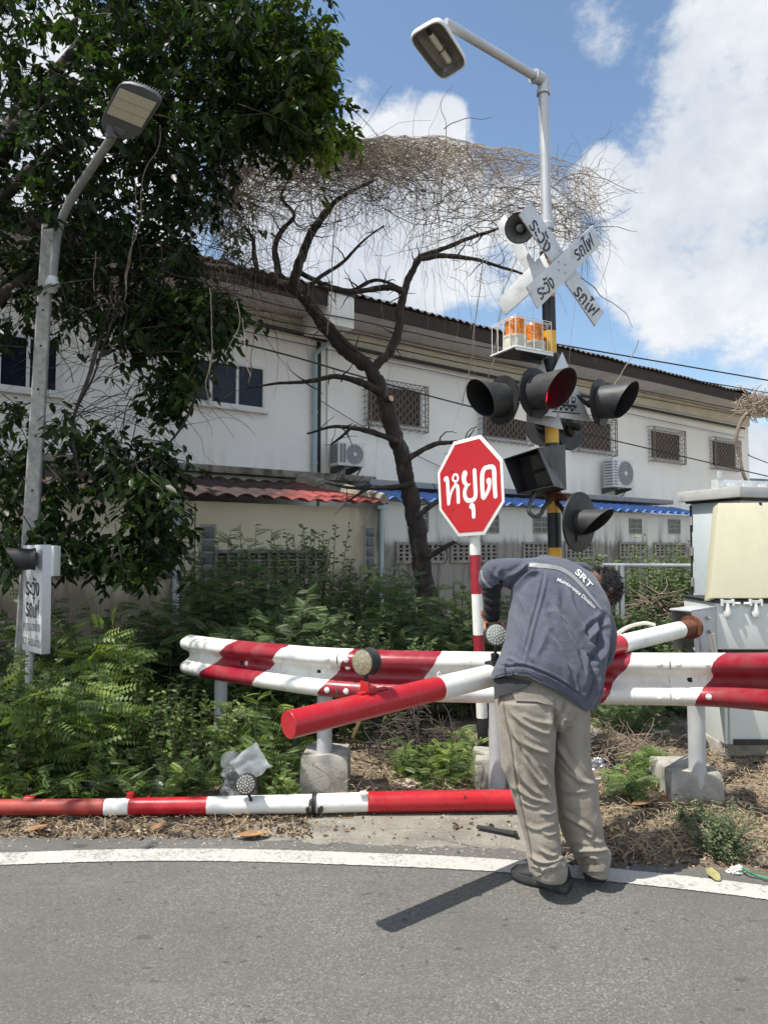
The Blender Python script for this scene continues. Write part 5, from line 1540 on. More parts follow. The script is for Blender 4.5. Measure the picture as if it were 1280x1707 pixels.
T_PIN2 = pinnate(9, 1.0, .13, .24, .30)
T_LEAF = leaf_tris()
def foliage(name, mats, parent, tm, pos, dirs, ups, scale, tint, origin=None):
    tp, tf = tm
    V = place_leaves(tp, pos, dirs, ups, scale)
    n, k = len(pos), len(tp)
    Fq = (tf[None] + (np.arange(n) * k)[:, None, None]).reshape(-1, 4)
    tt = np.clip(np.repeat(tint, k) + RNG.normal(0, .04, n * k), 0, 1)
    return np_mesh(name, V.reshape(-1, 3), Fq, mats, parent, tint=tt, origin=origin)

def rdir(n, zlo=-1, zhi=1):
    a = RNG.uniform(0, 2 * np.pi, n); z = RNG.uniform(zlo, zhi, n); r = np.sqrt(np.maximum(0, 1 - z * z))
    return np.stack([r * np.cos(a), r * np.sin(a), z], 1)

def shrub(name, label, base, R, H, nstem, tm, ls, mat_, lean=(0, 0), per=16, tintmu=.42, stem_r=.007, cat='shrub', group='shrubs growing along the verge', low=.05, out=1.0, stemmat=None, keep=None, hmin=.45):
    """stems fan out from a patch of ground, each carrying leaves along its upper length"""
    base = Vector(base)
    root = thing(name, label, cat, base, group)
    sm = MB(); pos = []; dr = []; up_ = []; sc = []; ti = []
    for s in range(nstem):
        a = RNG.uniform(0, 2 * math.pi); rr = R * math.sqrt(RNG.uniform(0, 1))
        b = np.array([base.x + rr * .55 * math.cos(a), base.y + rr * .55 * math.sin(a), base.z - .02])
        h = H * RNG.uniform(hmin, 1.0) * (1 - .35 * (rr / R) ** 2)
        tip = np.array([base.x + rr * out * math.cos(a) + lean[0] * h + RNG.normal(0, .06), base.y + rr * out * math.sin(a) + lean[1] * h + RNG.normal(0, .06), base.z + h])
        midp = (b + tip) / 2 + np.array([RNG.normal(0, .05), RNG.normal(0, .05), h * .12])
        pts = [b * (1 - t) ** 2 + 2 * midp * t * (1 - t) + tip * t * t for t in np.linspace(0, 1, 6)]
        sm.tube(pts, [stem_r, stem_r * .4], 5, cap=False)
        for k in range(per):
            t = low + (1 - low) * (k + RNG.uniform(0, 1)) / per
            p = b * (1 - t) ** 2 + 2 * midp * t * (1 - t) + tip * t * t
            az = RNG.uniform(0, 2 * math.pi); el = RNG.uniform(-.15, .55) + .5 * max(0, t - .75)
            d = np.array([math.cos(az) * math.cos(el), math.sin(az) * math.cos(el), math.sin(el)])
            if keep is not None and not keep(p): continue
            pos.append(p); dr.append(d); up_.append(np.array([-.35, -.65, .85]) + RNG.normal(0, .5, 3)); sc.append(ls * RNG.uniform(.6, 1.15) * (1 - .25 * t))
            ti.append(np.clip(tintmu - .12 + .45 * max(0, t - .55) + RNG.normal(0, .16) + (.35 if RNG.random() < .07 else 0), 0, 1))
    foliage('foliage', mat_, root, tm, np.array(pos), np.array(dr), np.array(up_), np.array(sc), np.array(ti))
    sm.build('stem', stemmat or M_stem, root)
    return root

# ---- feathery shrubs at left, in the shade of the tree
L_ = 'leafy green shrub '
def gp(x, y): return G(x, y, -.01)
shrub('feathery_shrub', L_ + 'at the far left edge below the warning sign', gp(-20, 1318), .55, 1.05, 60, T_LEAF, .075, ML_shrub, per=42)
shrub('feathery_shrub', L_ + 'in front of the warning sign foot', gp(95, 1312), .42, .92, 40, T_PIN, .27, ML_shrub, per=15, tintmu=.6)
shrub('feathery_shrub', L_ + 'between the warning sign and the torn guardrail end', gp(215, 1290), .50, .80, 50, T_LEAF, .07, ML_shrub, per=40, tintmu=.42)
shrub('feathery_shrub', 'tall feathery shrub with bright tips right of the warning sign', gp(150, 1262), .45, 1.22, 36, T_PIN, .31, ML_shrub, per=13, tintmu=.66)
shrub('feathery_shrub', L_ + 'under the left end of the guardrail', gp(330, 1292), .42, .72, 46, T_LEAF, .055, ML_shrub, per=44, tintmu=.55)
shrub('feathery_shrub', L_ + 'below the white guardrail stripe left of the footing', gp(430, 1296), .38, .66, 38, T_PIN2, .18, ML_shrub, per=14, tintmu=.52)
shrub('low_weed', 'low bright weed beside the crumpled plastic wrap', gp(462, 1324), .17, .27, 22, T_PIN2, .10, ML_shrub, per=10, tintmu=.62, stem_r=.004, cat='weed', group='weeds growing along the verge')
shrub('low_weed', 'small bright weed behind the fallen arm at far left', gp(20, 1338), .2, .30, 20, T_PIN, .16, ML_shrub, per=8, tintmu=.6, stem_r=.004, cat='weed', group='weeds growing along the verge')
shrub('low_weed', 'low dark weed behind the rusty part of the fallen arm', gp(160, 1330), .35, .35, 30, T_PIN2, .15, ML_shrub, per=10, tintmu=.4, stem_r=.004, cat='weed', group='weeds growing along the verge')
shrub('low_weed', 'low weed behind the bright red part of the fallen arm', gp(285, 1326), .28, .30, 26, T_PIN2, .13, ML_shrub, per=10, tintmu=.48, stem_r=.004, cat='weed', group='weeds growing along the verge')
# darker backing growth further in
for (x, y, Yp, R, H, lab) in ((20, 0, 6.3, .8, 1.35, 'dark feathery shrub behind the concrete pole'), (180, 0, 6.7, .8, 1.2, 'dark feathery shrub growing against the cream wall at left'), (290, 0, 6.4, .7, .95, 'dark low shrub behind the torn guardrail end')):
    shrub('dark_shrub', lab, V3((x - 640) / F * Yp, Yp, -.01), R, H, 46, T_PIN, .24, ML_shrub, per=14, tintmu=.26, group='dark shrubs behind the guardrail')
# ---- fine leaved shrubs behind the rail
for (x, Yp, R, H, n, lab, mu) in ((400, 7.6, .75, 1.55, 46, 'tall fine leaved shrub in front of the dark stained vent blocks', .40),
                                (520, 7.9, .8, 1.62, 50, 'tall fine leaved shrub below the red tiled roof', .44),
                                (625, 7.7, .75, 1.30, 46, 'fine leaved shrub left of the bare tree trunk foot', .46),
                                (470, 6.3, .75, 1.05, 46, 'low dense shrub just behind the white guardrail stripe', .36),
                                (600, 6.2, .7, .98, 44, 'low dense shrub just behind the guardrail lamp', .34),
                                (730, 7.0, .6, 1.05, 36, 'fine leaved shrub between the bare trunk and the stop sign post', .40),
                                (820, 6.9, .6, 1.10, 36, 'bright shrub seen under the bent arm of the worker', .60),
                                (345, 7.0, .6, 1.15, 36, 'fine leaved shrub below the glass block window', .38),
                                (880, 8.6, .8, 1.15, 36, 'fine leaved shrub behind the worker', .5)):
    br_ = x in (520, 600, 820)
    shrub('fine_shrub', lab, V3((x - 640) / F * Yp, Yp, -.01), R, H * 1.28, int(n * 1.4), T_LEAF if br_ else T_PIN2, .085 if br_ else .20, ML_fine, per=60 if br_ else 32, tintmu=mu, hmin=.6, low=.15, group='fine leaved shrubs behind the guardrail')
# ---- weeds under the rail
shrub('low_weed', 'bright green weed between the footing and the stop sign post', gp(738, 1305), .22, .36, 26, T_PIN2, .12, ML_shrub, per=10, tintmu=.6, stem_r=.004, cat='weed', group='weeds growing along the verge')
shrub('low_weed', 'small weed growing right of the left concrete footing', gp(690, 1296), .22, .30, 22, T_PIN2, .11, ML_shrub, per=9, tintmu=.55, stem_r=.004, cat='weed', group='weeds growing along the verge')
shrub('low_weed', 'bright weed at the black foot of the stop sign post', gp(772, 1283), .16, .34, 22, T_PIN2, .12, ML_shrub, per=11, tintmu=.6, stem_r=.004, cat='weed', group='weeds growing along the verge')
shrub('low_weed', 'weed with dark leaves left of the right footing', gp(1092, 1300), .20, .24, 20, T_PIN, .14, ML_shrub, per=8, tintmu=.5, stem_r=.004, cat='weed', group='weeds growing along the verge')
shrub('low_weed', 'dark green weed in the straw right of the trouser leg', gp(1050, 1322), .22, .18, 20, T_PIN, .13, ML_shrub, per=8, tintmu=.42, stem_r=.004, cat='weed', group='weeds growing along the verge')
shrub('grey_weed', 'grey green weed tuft in front of the right concrete footing', gp(1205, 1425), .15, .30, 70, T_LEAF, .030, ML_grey, per=22, tintmu=.5, stem_r=.0025, cat='weed', group='weeds growing along the verge')
shrub('grey_weed', 'sparse grey weed at the left foot of the right footing', gp(1160, 1372), .16, .13, 36, T_LEAF, .03, ML_grey, per=14, tintmu=.6, stem_r=.002, cat='weed', group='weeds growing along the verge')
for (x, Yp, lab) in ((1075, 7.2, 'grassy weed patch behind the striped rail'), (1010, 6.6, 'dark weed patch behind the trousers'), (1200, 7.0, 'low weed patch left of the barrier pedestal')):
    shrub('low_weed', lab, V3((x - 640) / F * Yp, Yp, 0), .55, .42, 50, T_PIN2, .13, ML_fine, per=12, tintmu=.55, stem_r=.004, cat='weed', group='weeds growing along the verge')
# ---- ivy and brush on the wall at right
for (x, Yp, R, H, lab, mu) in ((1085, 12.6, .8, 1.95, 'ivy covered bush against the stained wall behind the railing', .55), (1150, 12.6, .8, 2.0, 'green creeper bush left of the relay cabinet', .42), (985, 13.6, .7, 1.8, 'creeper on the wall behind the head of the worker', .40), (1060, 10.2, .8, .9, 'low green growth at the foot of the pipe railing', .55), (1160, 9.2, .7, .75, 'low green growth in front of the relay cabinet', .55)):
    shrub('wall_bush', lab, V3((x - 640) / F * Yp, Yp, 0), R, H, 95, T_LEAF, .10, ML_fine, per=46, tintmu=mu, group='bushes behind the pipe railing')
def brush(label, c, R, H, n, matm, rr=.005, group='heaps of dry brush'):
    m = MB(); c = Vector(c)
    for i in range(n):
        a = RNG.uniform(0, 2 * math.pi); r0 = R * math.sqrt(RNG.uniform(0, 1)); p = np.array([c.x + r0 * math.cos(a), c.y + r0 * math.sin(a) * .7, c.z + RNG.uniform(0, H) * (1 - (r0 / R) ** 2 * .7)])
        d = rdir(1, -.3, .6)[0]; L = RNG.uniform(.2, .75) * max(.5, H); pts = [p]
        for k in range(4):
            d = norm_(d + RNG.normal(0, .28, 3)); p = p + d * L / 4; p[2] = max(p[2], c.z + .004); pts.append(p.copy())
        m.tube(pts, [rr * RNG.uniform(.6, 1.6), rr * .35], 4, cap=False)
    return tag(m.build('brush_heap', matm, smooth=True), label, 'brush', group)
brush('heap of dry brown brush against the wall behind the railing', V3((1095 - 640) / F * 12, 11.8, 0), .95, .95, 360, M_twig, .008)
brush('dark heap of cut twigs under the guardrail left of the stop sign post', V3((700 - 640) / F * 5.45, 5.45, 0), .40, .45, 260, M_darktwig, .005)
brush('pale tangle of twigs at the foot of the bare tree trunk', V3((765 - 640) / F * 7.2, 7.2, 0), .6, .95, 170, M_twig, .006)
brush('dry twig tangle behind the right trouser leg', V3((1010 - 640) / F * 5.6, 5.6, 0), .45, .22, 220, M_twig, .004)

# ---- the bare tree hung with dry vines
bt = thing('bare_tree', 'leaning bare dark tree with a crown of dry brown vines', 'tree', P(712, 1010, 9.0) * 1.0)
bt.location.z = 0; ORG[bt.name] = Vector(bt.location)
def wpath(pts, Y0, k=6):
    return smooth_path([P(p[0], p[1], p[2] if len(p) > 2 else Y0) for p in pts], k)
def limb(m, pts, r0, r1, Y0=9.0, k=7, n=9, rough=.16):
    w = wpath(pts, Y0, k * 2); rs = lerp_list([r0, r1], len(w))
    w = [p + noise.noise_vector(p * 2.3) * .035 + noise.noise_vector(p * 7) * min(.02, rs[i] * .25) for i, p in enumerate(w)]
    rs = [r * (1 + rough * noise.noise(p * 4.5) + .12 * noise.noise(p * 13)) for r, p in zip(rs, w)]
    b = len(m.v); m.tube(w, rs, max(n, 10))
    for q_ in range(b, len(m.v)):                          # ridged bark
        p = Vector(m.v[q_]); c = w[min(len(w) - 1, (q_ - b) // max(n, 10))]; d = (p - c)
        m.v[q_] = tuple(c + d * (1 + .16 * noise.noise(V3(p.x * 16, p.y * 16, p.z * 5)) + .10 * noise.noise(p * 34)))
    if r1 < .05:                                           # side twigs
        for q_ in range(max(2, len(w) // 9)):
            i = random.Random(q_ + len(w)).randrange(len(w) // 3, len(w)); p = w[i]; d = norm_(RNG.normal(0, 1, 3) + np.array([0, 0, .3])); tw = [np.array(p)]
            for z_ in range(4): d = norm_(d + RNG.normal(0, .3, 3)); tw.append(tw[-1] + d * RNG.uniform(.04, .11))
            m.tube(tw, [min(.012, rs[i] * .5), .003], 5)
m = MB()
g0 = proj([[P(720, 1010, 9.0).x, 9.0, 0]])[0]
limb(m, [(g0[0] + 2, g0[1] + 15), (713, 1010), (708, 970), (700, 920), (691, 860), (680, 800), (664, 745), (648, 700), (637, 655), (624, 625), (606, 603)], .125, .085, 9.0, 8, 14)
m.build('trunk', M_bark, bt, sharp=80)
m = MB(); limb(m, [(612, 612), (592, 592), (566, 572), (542, 545), (522, 515), (505, 492), (488, 470)], .095, .075, 9.0, 8, 12); m.build('limb', M_bark, bt, sharp=80)
m = MB(); limb(m, [(488, 474), (492, 455), (510, 410), (535, 365), (560, 335), (590, 315), (625, 300)], .075, .015, 9.0); m.build('limb', M_bark, bt, sharp=80)
m = MB(); limb(m, [(500, 488), (470, 475), (440, 468), (400, 455), (350, 445), (290, 440), (200, 455)], .07, .03, 9.0); m.build('limb', M_bark, bt, sharp=80)
m = MB(); limb(m, [(465, 478), (462, 440), (460, 410), (470, 385), (490, 360), (470, 330), (480, 300)], .05, .012, 9.1); m.build('limb', M_bark, bt, sharp=80)
m = MB(); limb(m, [(430, 470), (424, 430), (420, 405), (405, 380)], .04, .02, 8.9); m.build('limb', M_bark, bt, sharp=80)
m = MB(); limb(m, [(505, 495), (525, 470), (560, 445), (600, 410), (640, 378)], .035, .008, 8.8); m.build('limb', M_bark, bt, sharp=80)
m = MB(); limb(m, [(500, 455), (530, 470), (560, 480), (590, 482), (625, 470), (660, 480)], .035, .02, 9.2); m.build('limb', M_bark, bt, sharp=80)
m = MB(); limb(m, [(622, 620), (634, 608), (650, 590), (660, 560), (666, 520), (676, 475), (690, 445), (704, 427)], .06, .04, 9.0, 8, 11); m.build('limb', M_bark, bt, sharp=80)
m = MB(); limb(m, [(704, 427), (730, 418), (765, 402), (800, 392), (845, 378), (900, 372)], .035, .012, 9.0); m.build('limb', M_bark, bt, sharp=80)
m = MB(); limb(m, [(704, 430), (740, 427), (790, 433), (840, 445), (900, 470)], .035, .012, 8.8); m.build('limb', M_bark, bt, sharp=80)
m = MB(); limb(m, [(672, 488), (650, 480), (620, 481), (580, 486), (530, 478)], .045, .025, 9.0); m.build('limb', M_bark, bt, sharp=80)
m = MB(); limb(m, [(640, 655), (612, 640), (580, 632), (545, 629), (500, 636), (450, 642), (400, 648)], .055, .007, 8.8); m.build('branch', M_bark, bt, sharp=80)
m = MB(); limb(m, [(665, 735), (640, 728), (610, 718), (580, 714), (545, 716), (510, 722)], .045, .010, 8.8); m.build('branch', M_bark, bt, sharp=80)
m = MB(); limb(m, [(586, 715), (570, 730), (552, 743)], .02, .012, 8.8); m.build('branch', M_bark, bt, sharp=80)
m = MB(); limb(m, [(672, 770), (690, 756), (720, 743), (755, 737), (775, 738)], .04, .022, 8.8); m.build('branch', M_bark, bt, sharp=80)
m = MB(); limb(m, [(688, 808), (650, 812), (610, 813), (575, 812), (545, 806)], .035, .010, 8.8); m.build('branch', M_bark, bt, sharp=80)
m = MB(); limb(m, [(612, 815), (590, 828), (575, 838)], .018, .01, 8.7); m.build('branch', M_bark, bt, sharp=80)
m = MB(); limb(m, [(694, 860), (712, 848), (730, 838), (748, 836)], .035, .014, 8.8); m.build('branch', M_bark, bt, sharp=80)
m = MB(); limb(m, [(706, 925), (725, 918), (745, 908), (760, 902)], .04, .022, 8.8); m.build('branch', M_bark, bt, sharp=80)
m = MB(); limb(m, [(520, 515), (560, 555), (595, 585)], .04, .03, 8.7); m.build('branch', M_bark, bt, sharp=80)
m = MB(); st_ = P(652, 664, 8.85); m.lathe(st_, (.6, -.75, .25), [(-.10, .05), (0, .042)], 10); m.build('cut_stub', M_bark, bt)
m = MB(); m.lathe(st_, (.6, -.75, .25), [(0.0, .041), (.006, .038), (.007, .001)], 12); m.build('cut_face', mat('fresh_wood', (.55, .38, .22), .8), bt)
# vines: a matted roof of thin dry stems, with strands hanging below
def vines(n, gen, r, matm, name, k=4):
    m = MB()
    for i in range(n):
        pts = gen(i)
        m.tube(pts, [r * RNG.uniform(.7, 1.3), r * .4], k, cap=False)
    return m.build(name, matm, bt)
topx = [330, 360, 400, 450, 560, 640, 700, 760, 850, 930, 1000, 1060]; topy = [300, 266, 252, 246, 241, 233, 229, 237, 256, 268, 296, 330]
def topline(x): return float(np.interp(x, topx, topy)) + 16 * noise.noise(V3(x * .018, 1, 0)) + 9 * noise.noise(V3(x * .06, 5, 0))
def mat_gen(i):
    x = RNG.triangular(345, 560, 940); dep = RNG.beta(1.0, 2.6) * (120 if x < 480 else 84)
    y = topline(x) + 3 + dep; Y = RNG.uniform(8.1, 10.3)
    p = np.array(P(x, y, Y)); d = np.array([RNG.choice([-1, 1]) * RNG.uniform(.5, 1), RNG.normal(0, .45), RNG.normal(.05, .22)]); L = RNG.uniform(.35, 1.5); pts = [p]
    for q in range(7):
        d = norm_(d + RNG.normal(0, .30, 3) + np.array([0, 0, -.07])); p = p + d * L / 7
        py = proj([p])[0]
        lim = topline(py[0]) - 4
        if py[1] < lim: p = p - np.array([0, 0, (lim - py[1]) * 9 / F]); d[2] = -abs(d[2]) * .3
        pts.append(p.copy())
    return pts
vines(1650, mat_gen, .0037, M_vine, 'vine_mat')
def tassel(i):
    x = RNG.normal(385, 26) if i % 3 else RNG.normal(965, 28); y = topline(x) + RNG.uniform(2, 40); p = np.array(P(x, y, RNG.uniform(8.0, 9.2))); L = RNG.uniform(.4, 1.25) * (1 if i % 3 else .5); pts = [p]; d = np.array([RNG.normal(-.5, .3), 0, -.15])
    for q in range(9):
        d = norm_(d * .72 + np.array([RNG.normal(-.02, .16), RNG.normal(0, .1), -.42])); p = p + d * L / 9; pts.append(p.copy())
    return pts
vines(140, lambda i: tassel(3 * i + 1), .0034, M_vine, 'vine_tassel')
vines(30, lambda i: tassel(3 * i), .0030, M_vine, 'vine_tassel')
def mat_dark(i):
    x = RNG.uniform(350, 960); y = topline(x) + 35 + RNG.beta(1.2, 1.6) * 110; p = np.array(P(x, y, RNG.uniform(8.3, 10)))
    d = np.array([RNG.choice([-1, 1]) * 1., RNG.normal(0, .4), RNG.normal(.12, .25)]); L = RNG.uniform(.5, 1.5); pts = [p]
    for q in range(7):
        d = norm_(d + RNG.normal(0, .3, 3) + np.array([0, 0, -.06])); p = p + d * L / 7; pts.append(p.copy())
    return pts
vines(330, mat_dark, .0045, M_darktwig, 'vine_stem')
def spray(i, t=None):
    t = RNG.random() if t is None else t
    if t < .45: x0, y0 = RNG.uniform(900, 985), RNG.uniform(275, 400); d = np.array([RNG.uniform(.4, 1), RNG.normal(0, .4), RNG.normal(-.1, .4)])
    elif t < .7: x0, y0 = RNG.uniform(700, 920), RNG.uniform(330, 470); d = np.array([RNG.uniform(.2, 1), RNG.normal(0, .4), RNG.normal(0, .4)])
    else: x0, y0 = RNG.uniform(300, 520), RNG.uniform(430, 520); d = np.array([RNG.normal(0, 1), RNG.normal(0, .4), RNG.normal(0, .3)])
    p = np.array(P(x0, y0, RNG.uniform(8.4, 9.6))); L = RNG.uniform(.25, .8); pts = [p]
    for q in range(7):
        d = norm_(d + RNG.normal(0, .38, 3) + np.array([0, 0, -.10])); p = p + d * L / 7; pts.append(p.copy())
    return pts
vines(300, lambda i: spray(i, RNG.uniform(0, .69)), .003, M_twig, 'twig_spray')
vines(120, lambda i: spray(i, .9), .003, M_twig, 'twig_spray')
def hang(i):
    x = RNG.uniform(355, 1000) if RNG.random() < .75 else RNG.uniform(355, 440); y = topline(x) + RNG.uniform(20, 110); p = np.array(P(x, y, RNG.uniform(8.2, 9.8))); L = RNG.exponential(.55) + .2; pts = [p]
    dx = RNG.normal(-.05, .12)
    for q in range(8):
        p = p + np.array([dx + RNG.normal(0, .12), RNG.normal(0, .08), -1]) * L / 8; pts.append(p.copy())
    return pts
vines(380, hang, .0026, M_vine, 'hanging_strand')
m = MB()
for px in ([(805, 430), (795, 520), (785, 600), (768, 680)], [(868, 420), (845, 470), (832, 530), (825, 580), (812, 640)], [(560, 330), (556, 420), (552, 500), (545, 560)], [(430, 500), (420, 600), (415, 640)], [(1062, 568), (1050, 600), (1030, 630), (1015, 650)]):
    m = MB(); m.tube([p + noise.noise_vector(p * 5) * .03 for p in wpath(px, 8.4, 8)], .006, 5); m.build('loose_strand', M_vine, bt)
for px in ([(945, 450), (985, 475), (1010, 500), (1040, 520), (1055, 545)], [(930, 300), (970, 290), (1010, 300), (1060, 320)], [(735, 340), (740, 260), (745, 220), (735, 175), (740, 160)], [(740, 215), (770, 200), (820, 195)], [(960, 380), (1010, 378), (1060, 385)]):
    m = MB(); m.tube([p + noise.noise_vector(p * 5) * .03 for p in wpath(px, 9.0, 8)], [.008, .003], 5); m.build('loose_strand', M_twig, bt)
# broken branch and nest of vines at the right end of the roof
vb = thing('broken_branch', 'broken grey branch hanging from dry vines at the right end of the roof', 'branch', P(1250, 800, 19.0))
m = MB(); m.tube(wpath([(1272, 846), (1262, 825), (1240, 795), (1232, 760), (1226, 730), (1236, 700), (1250, 685)], 19.0), [.05, .04, .06], 7)
m.build('wood', M_twig, vb)
m = MB()
for i in range(260):
    p = np.array(P(RNG.uniform(1238, 1330), RNG.uniform(660, 692), RNG.uniform(18.6, 20))); d = np.array([RNG.choice([-1, 1]) * 1., 0, 0]); pts = [p]
    for q in range(4): d = norm_(d + RNG.normal(0, .5, 3)); p = p + d * .12; pts.append(p.copy())
    m.tube(pts, .012, 4, cap=False)
m.build('vine_nest', M_vine, vb)

# ---- the big leafy tree at upper left
gt = thing('leafy_tree', 'large dark green leafy tree filling the upper left corner', 'tree', V3(-5.2, 6.6, 0))
m = MB()
def L3(m, pts, r0, r1, n=10):
    w = smooth_path(pts, 7); w = [p + noise.noise_vector(p * 1.7) * .06 for p in w]; m.tube(w, lerp_list([r0, r1], len(w)), n)
L3(m, [V3(-5.2, 6.6, -.1), V3(-5.1, 6.6, 1.5), V3(-4.8, 6.7, 3.0), V3(-4.3, 6.9, 4.6), V3(-3.6, 7.2, 6.2)], .24, .12, 12)
m.build('trunk', M_bark, gt, sharp=80)
m = MB(); L3(m, [V3(-4.9, 6.7, 2.7), P(40, 470, 6.6), P(150, 460, 6.8), P(260, 450, 7.0), P(330, 470, 7.2)], .07, .02); m.build('branch', M_bark, gt, sharp=80)
m = MB(); L3(m, [V3(-4.5, 6.8, 4.0), P(80, 260, 6.8), P(220, 250, 7.0), P(340, 300, 7.3)], .07, .02); m.build('branch', M_bark, gt, sharp=80)
m = MB(); L3(m, [V3(-4.2, 6.9, 4.8), P(160, 60, 7.0), P(330, 80, 7.2), P(480, 110, 7.5)], .08, .02); m.build('branch', M_bark, gt, sharp=80)
m = MB(); L3(m, [V3(-3.8, 7.1, 5.8), P(300, -60, 7.2), P(480, 20, 7.6)], .07, .02); m.build('branch', M_bark, gt, sharp=80)
m = MB(); L3(m, [V3(-5.0, 6.6, 1.9), V3(-4.6, 5.6, 3.6), V3(-4.6, 4.6, 5.2)], .09, .03); m.build('branch', M_bark, gt, sharp=80)
m = MB(); L3(m, [P(190, 490, 6.6), P(150, 620, 6.2), P(125, 720, 6.1), P(130, 790, 6.1)], .022, .008, 6); m.build('branch', M_bark, gt, sharp=80)
m = MB(); L3(m, [P(200, 480, 6.6), P(165, 600, 6.3), P(135, 680, 6.2)], .014, .006, 6); m.build('branch', M_bark, gt, sharp=80)
m = MB(); L3(m, [P(335, 650, 6.6), P(300, 710, 6.5), P(272, 745, 6.5), P(240, 790, 6.4)], .014, .006, 6); m.build('branch', M_bark, gt, sharp=80)
#      cx, cy, rx, ry, Ylo, Yhi, n leaves, tint (dark interior and sunlit edge put into leaf colour)
ELL = [(160, 60, 260, 150, 5.6, 8.2, 3600, .42), (330, 90, 180, 150, 6.2, 8.4, 3400, .40), (440, 130, 90, 110, 6.4, 8.4, 1500, .50), (490, 70, 45, 100, 6.6, 8.0, 620, .70),
       (520, 200, 45, 36, 6.6, 7.8, 260, .8), (500, 140, 36, 56, 6.6, 7.8, 260, .78), (530, 70, 20, 20, 6.6, 7.4, 80, .84), (553, 68, 10, 8, 6.7, 7.1, 26, .9), (543, 128, 8, 20, 6.7, 7.2, 40, .9), (565, 226, 22, 12, 6.7, 7.4, 90, .97), (540, 215, 26, 20, 6.6, 7.2, 80, .9), (525, 105, 12, 14, 6.7, 7.4, 40, .85),
       (110, 250, 220, 130, 5.8, 8.2, 2500, .30), (290, 235, 110, 66, 6.4, 8.4, 1000, .30), (430, 205, 80, 26, 6.8, 8.2, 420, .5), (60, 380, 160, 110, 6.0, 8.2, 1300, .25), (210, 370, 120, 80, 6.4, 8.0, 600, .26), (320, 300, 50, 50, 6.6, 8.0, 160, .3),
       (395, 330, 36, 56, 10.5, 11.3, 260, .34), (385, 400, 20, 26, 10.4, 11, 70, .38), (190, 430, 150, 50, 6.4, 7.8, 700, .26), (60, 500, 110, 50, 6.2, 7.6, 420, .24),
       (290, 515, 80, 50, 6.4, 7.2, 560, .46), (350, 510, 50, 40, 6.4, 7.2, 300, .55), (278, 590, 38, 45, 6.4, 7.0, 280, .46), (275, 650, 22, 28, 6.4, 6.8, 120, .46), (298, 635, 18, 34, 6.4, 6.8, 90, .46), (390, 545, 24, 24, 6.5, 7, 110, .52), (215, 500, 60, 40, 6.4, 7.2, 260, .28), (225, 560, 22, 26, 6.4, 6.8, 60, .3),
       (150, 725, 60, 30, 6.1, 6.8, 170, .36), (225, 745, 60, 32, 6.0, 6.6, 170, .40), (250, 790, 42, 22, 5.9, 6.5, 150, .52), (180, 790, 80, 36, 6.1, 6.8, 220, .34), (20, 720, 40, 60, 6.15, 7.0, 260, .36), (95, 700, 24, 20, 5.6, 5.9, 26, .42), (20, 830, 40, 70, 6.15, 7.0, 220, .28), (95, 790, 34, 30, 5.9, 6.4, 80, .5), (110, 850, 40, 30, 6.2, 6.8, 90, .4), (250, 850, 34, 46, 6, 6.6, 260, .40), (250, 900, 30, 30, 6, 6.6, 180, .48), (150, 905, 110, 20, 5.9, 6.6, 420, .46), (60, 890, 60, 40, 5.5, 6.4, 260, .3), (235, 935, 24, 16, 6, 6.5, 90, .7),
       (150, -170, 420, 170, 5.5, 9.0, 3000, .4), (420, -120, 150, 110, 6.2, 8.6, 1300, .45)]
pos = []; dirs = []; ups = []; scs = []; tis = []; twm = MB()
for (cx_, cy_, rx, ry, Ya, Yb, n, tm_) in ELL:
    nb = max(3, int(n * (1.35 if rx > 100 else 1.7)) // 16)
    for b in range(nb):
        while True:
            u, v = RNG.uniform(-1, 1, 2)
            if u * u + v * v < 1: break
        Y = RNG.uniform(Ya, Yb); p = np.array(P(cx_ + u * rx, cy_ + v * ry, Y))
        d = norm_(np.array([RNG.normal(.15, .7), RNG.normal(-.2, .7), RNG.normal(-.45, .45)])); L = RNG.uniform(.22, .5)
        if rx < 30: L *= .5
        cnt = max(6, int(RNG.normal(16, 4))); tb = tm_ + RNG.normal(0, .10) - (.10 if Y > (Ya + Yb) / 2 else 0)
        e = p + d * L + np.array([0, 0, -.06])
        if RNG.random() < .5: twm.tube([p - d * .15, (p + e) / 2 + np.array([0, 0, .03]), e], [.006, .003], 4, cap=False)
        for q in range(cnt):
            t = RNG.random(); pp = p + (e - p) * t + RNG.normal(0, .03, 3)
            az = RNG.uniform(0, 2 * np.pi)
            ld = norm_(d * .5 + np.array([math.cos(az), math.sin(az), RNG.normal(-.55, .35)]))
            pos.append(pp); dirs.append(ld); ups.append(norm_(np.array([0, 0, 1.]) + RNG.normal(0, .45, 3))); scs.append(RNG.uniform(.075, .14)); tis.append(np.clip(tb + RNG.normal(0, .09), 0, 1))
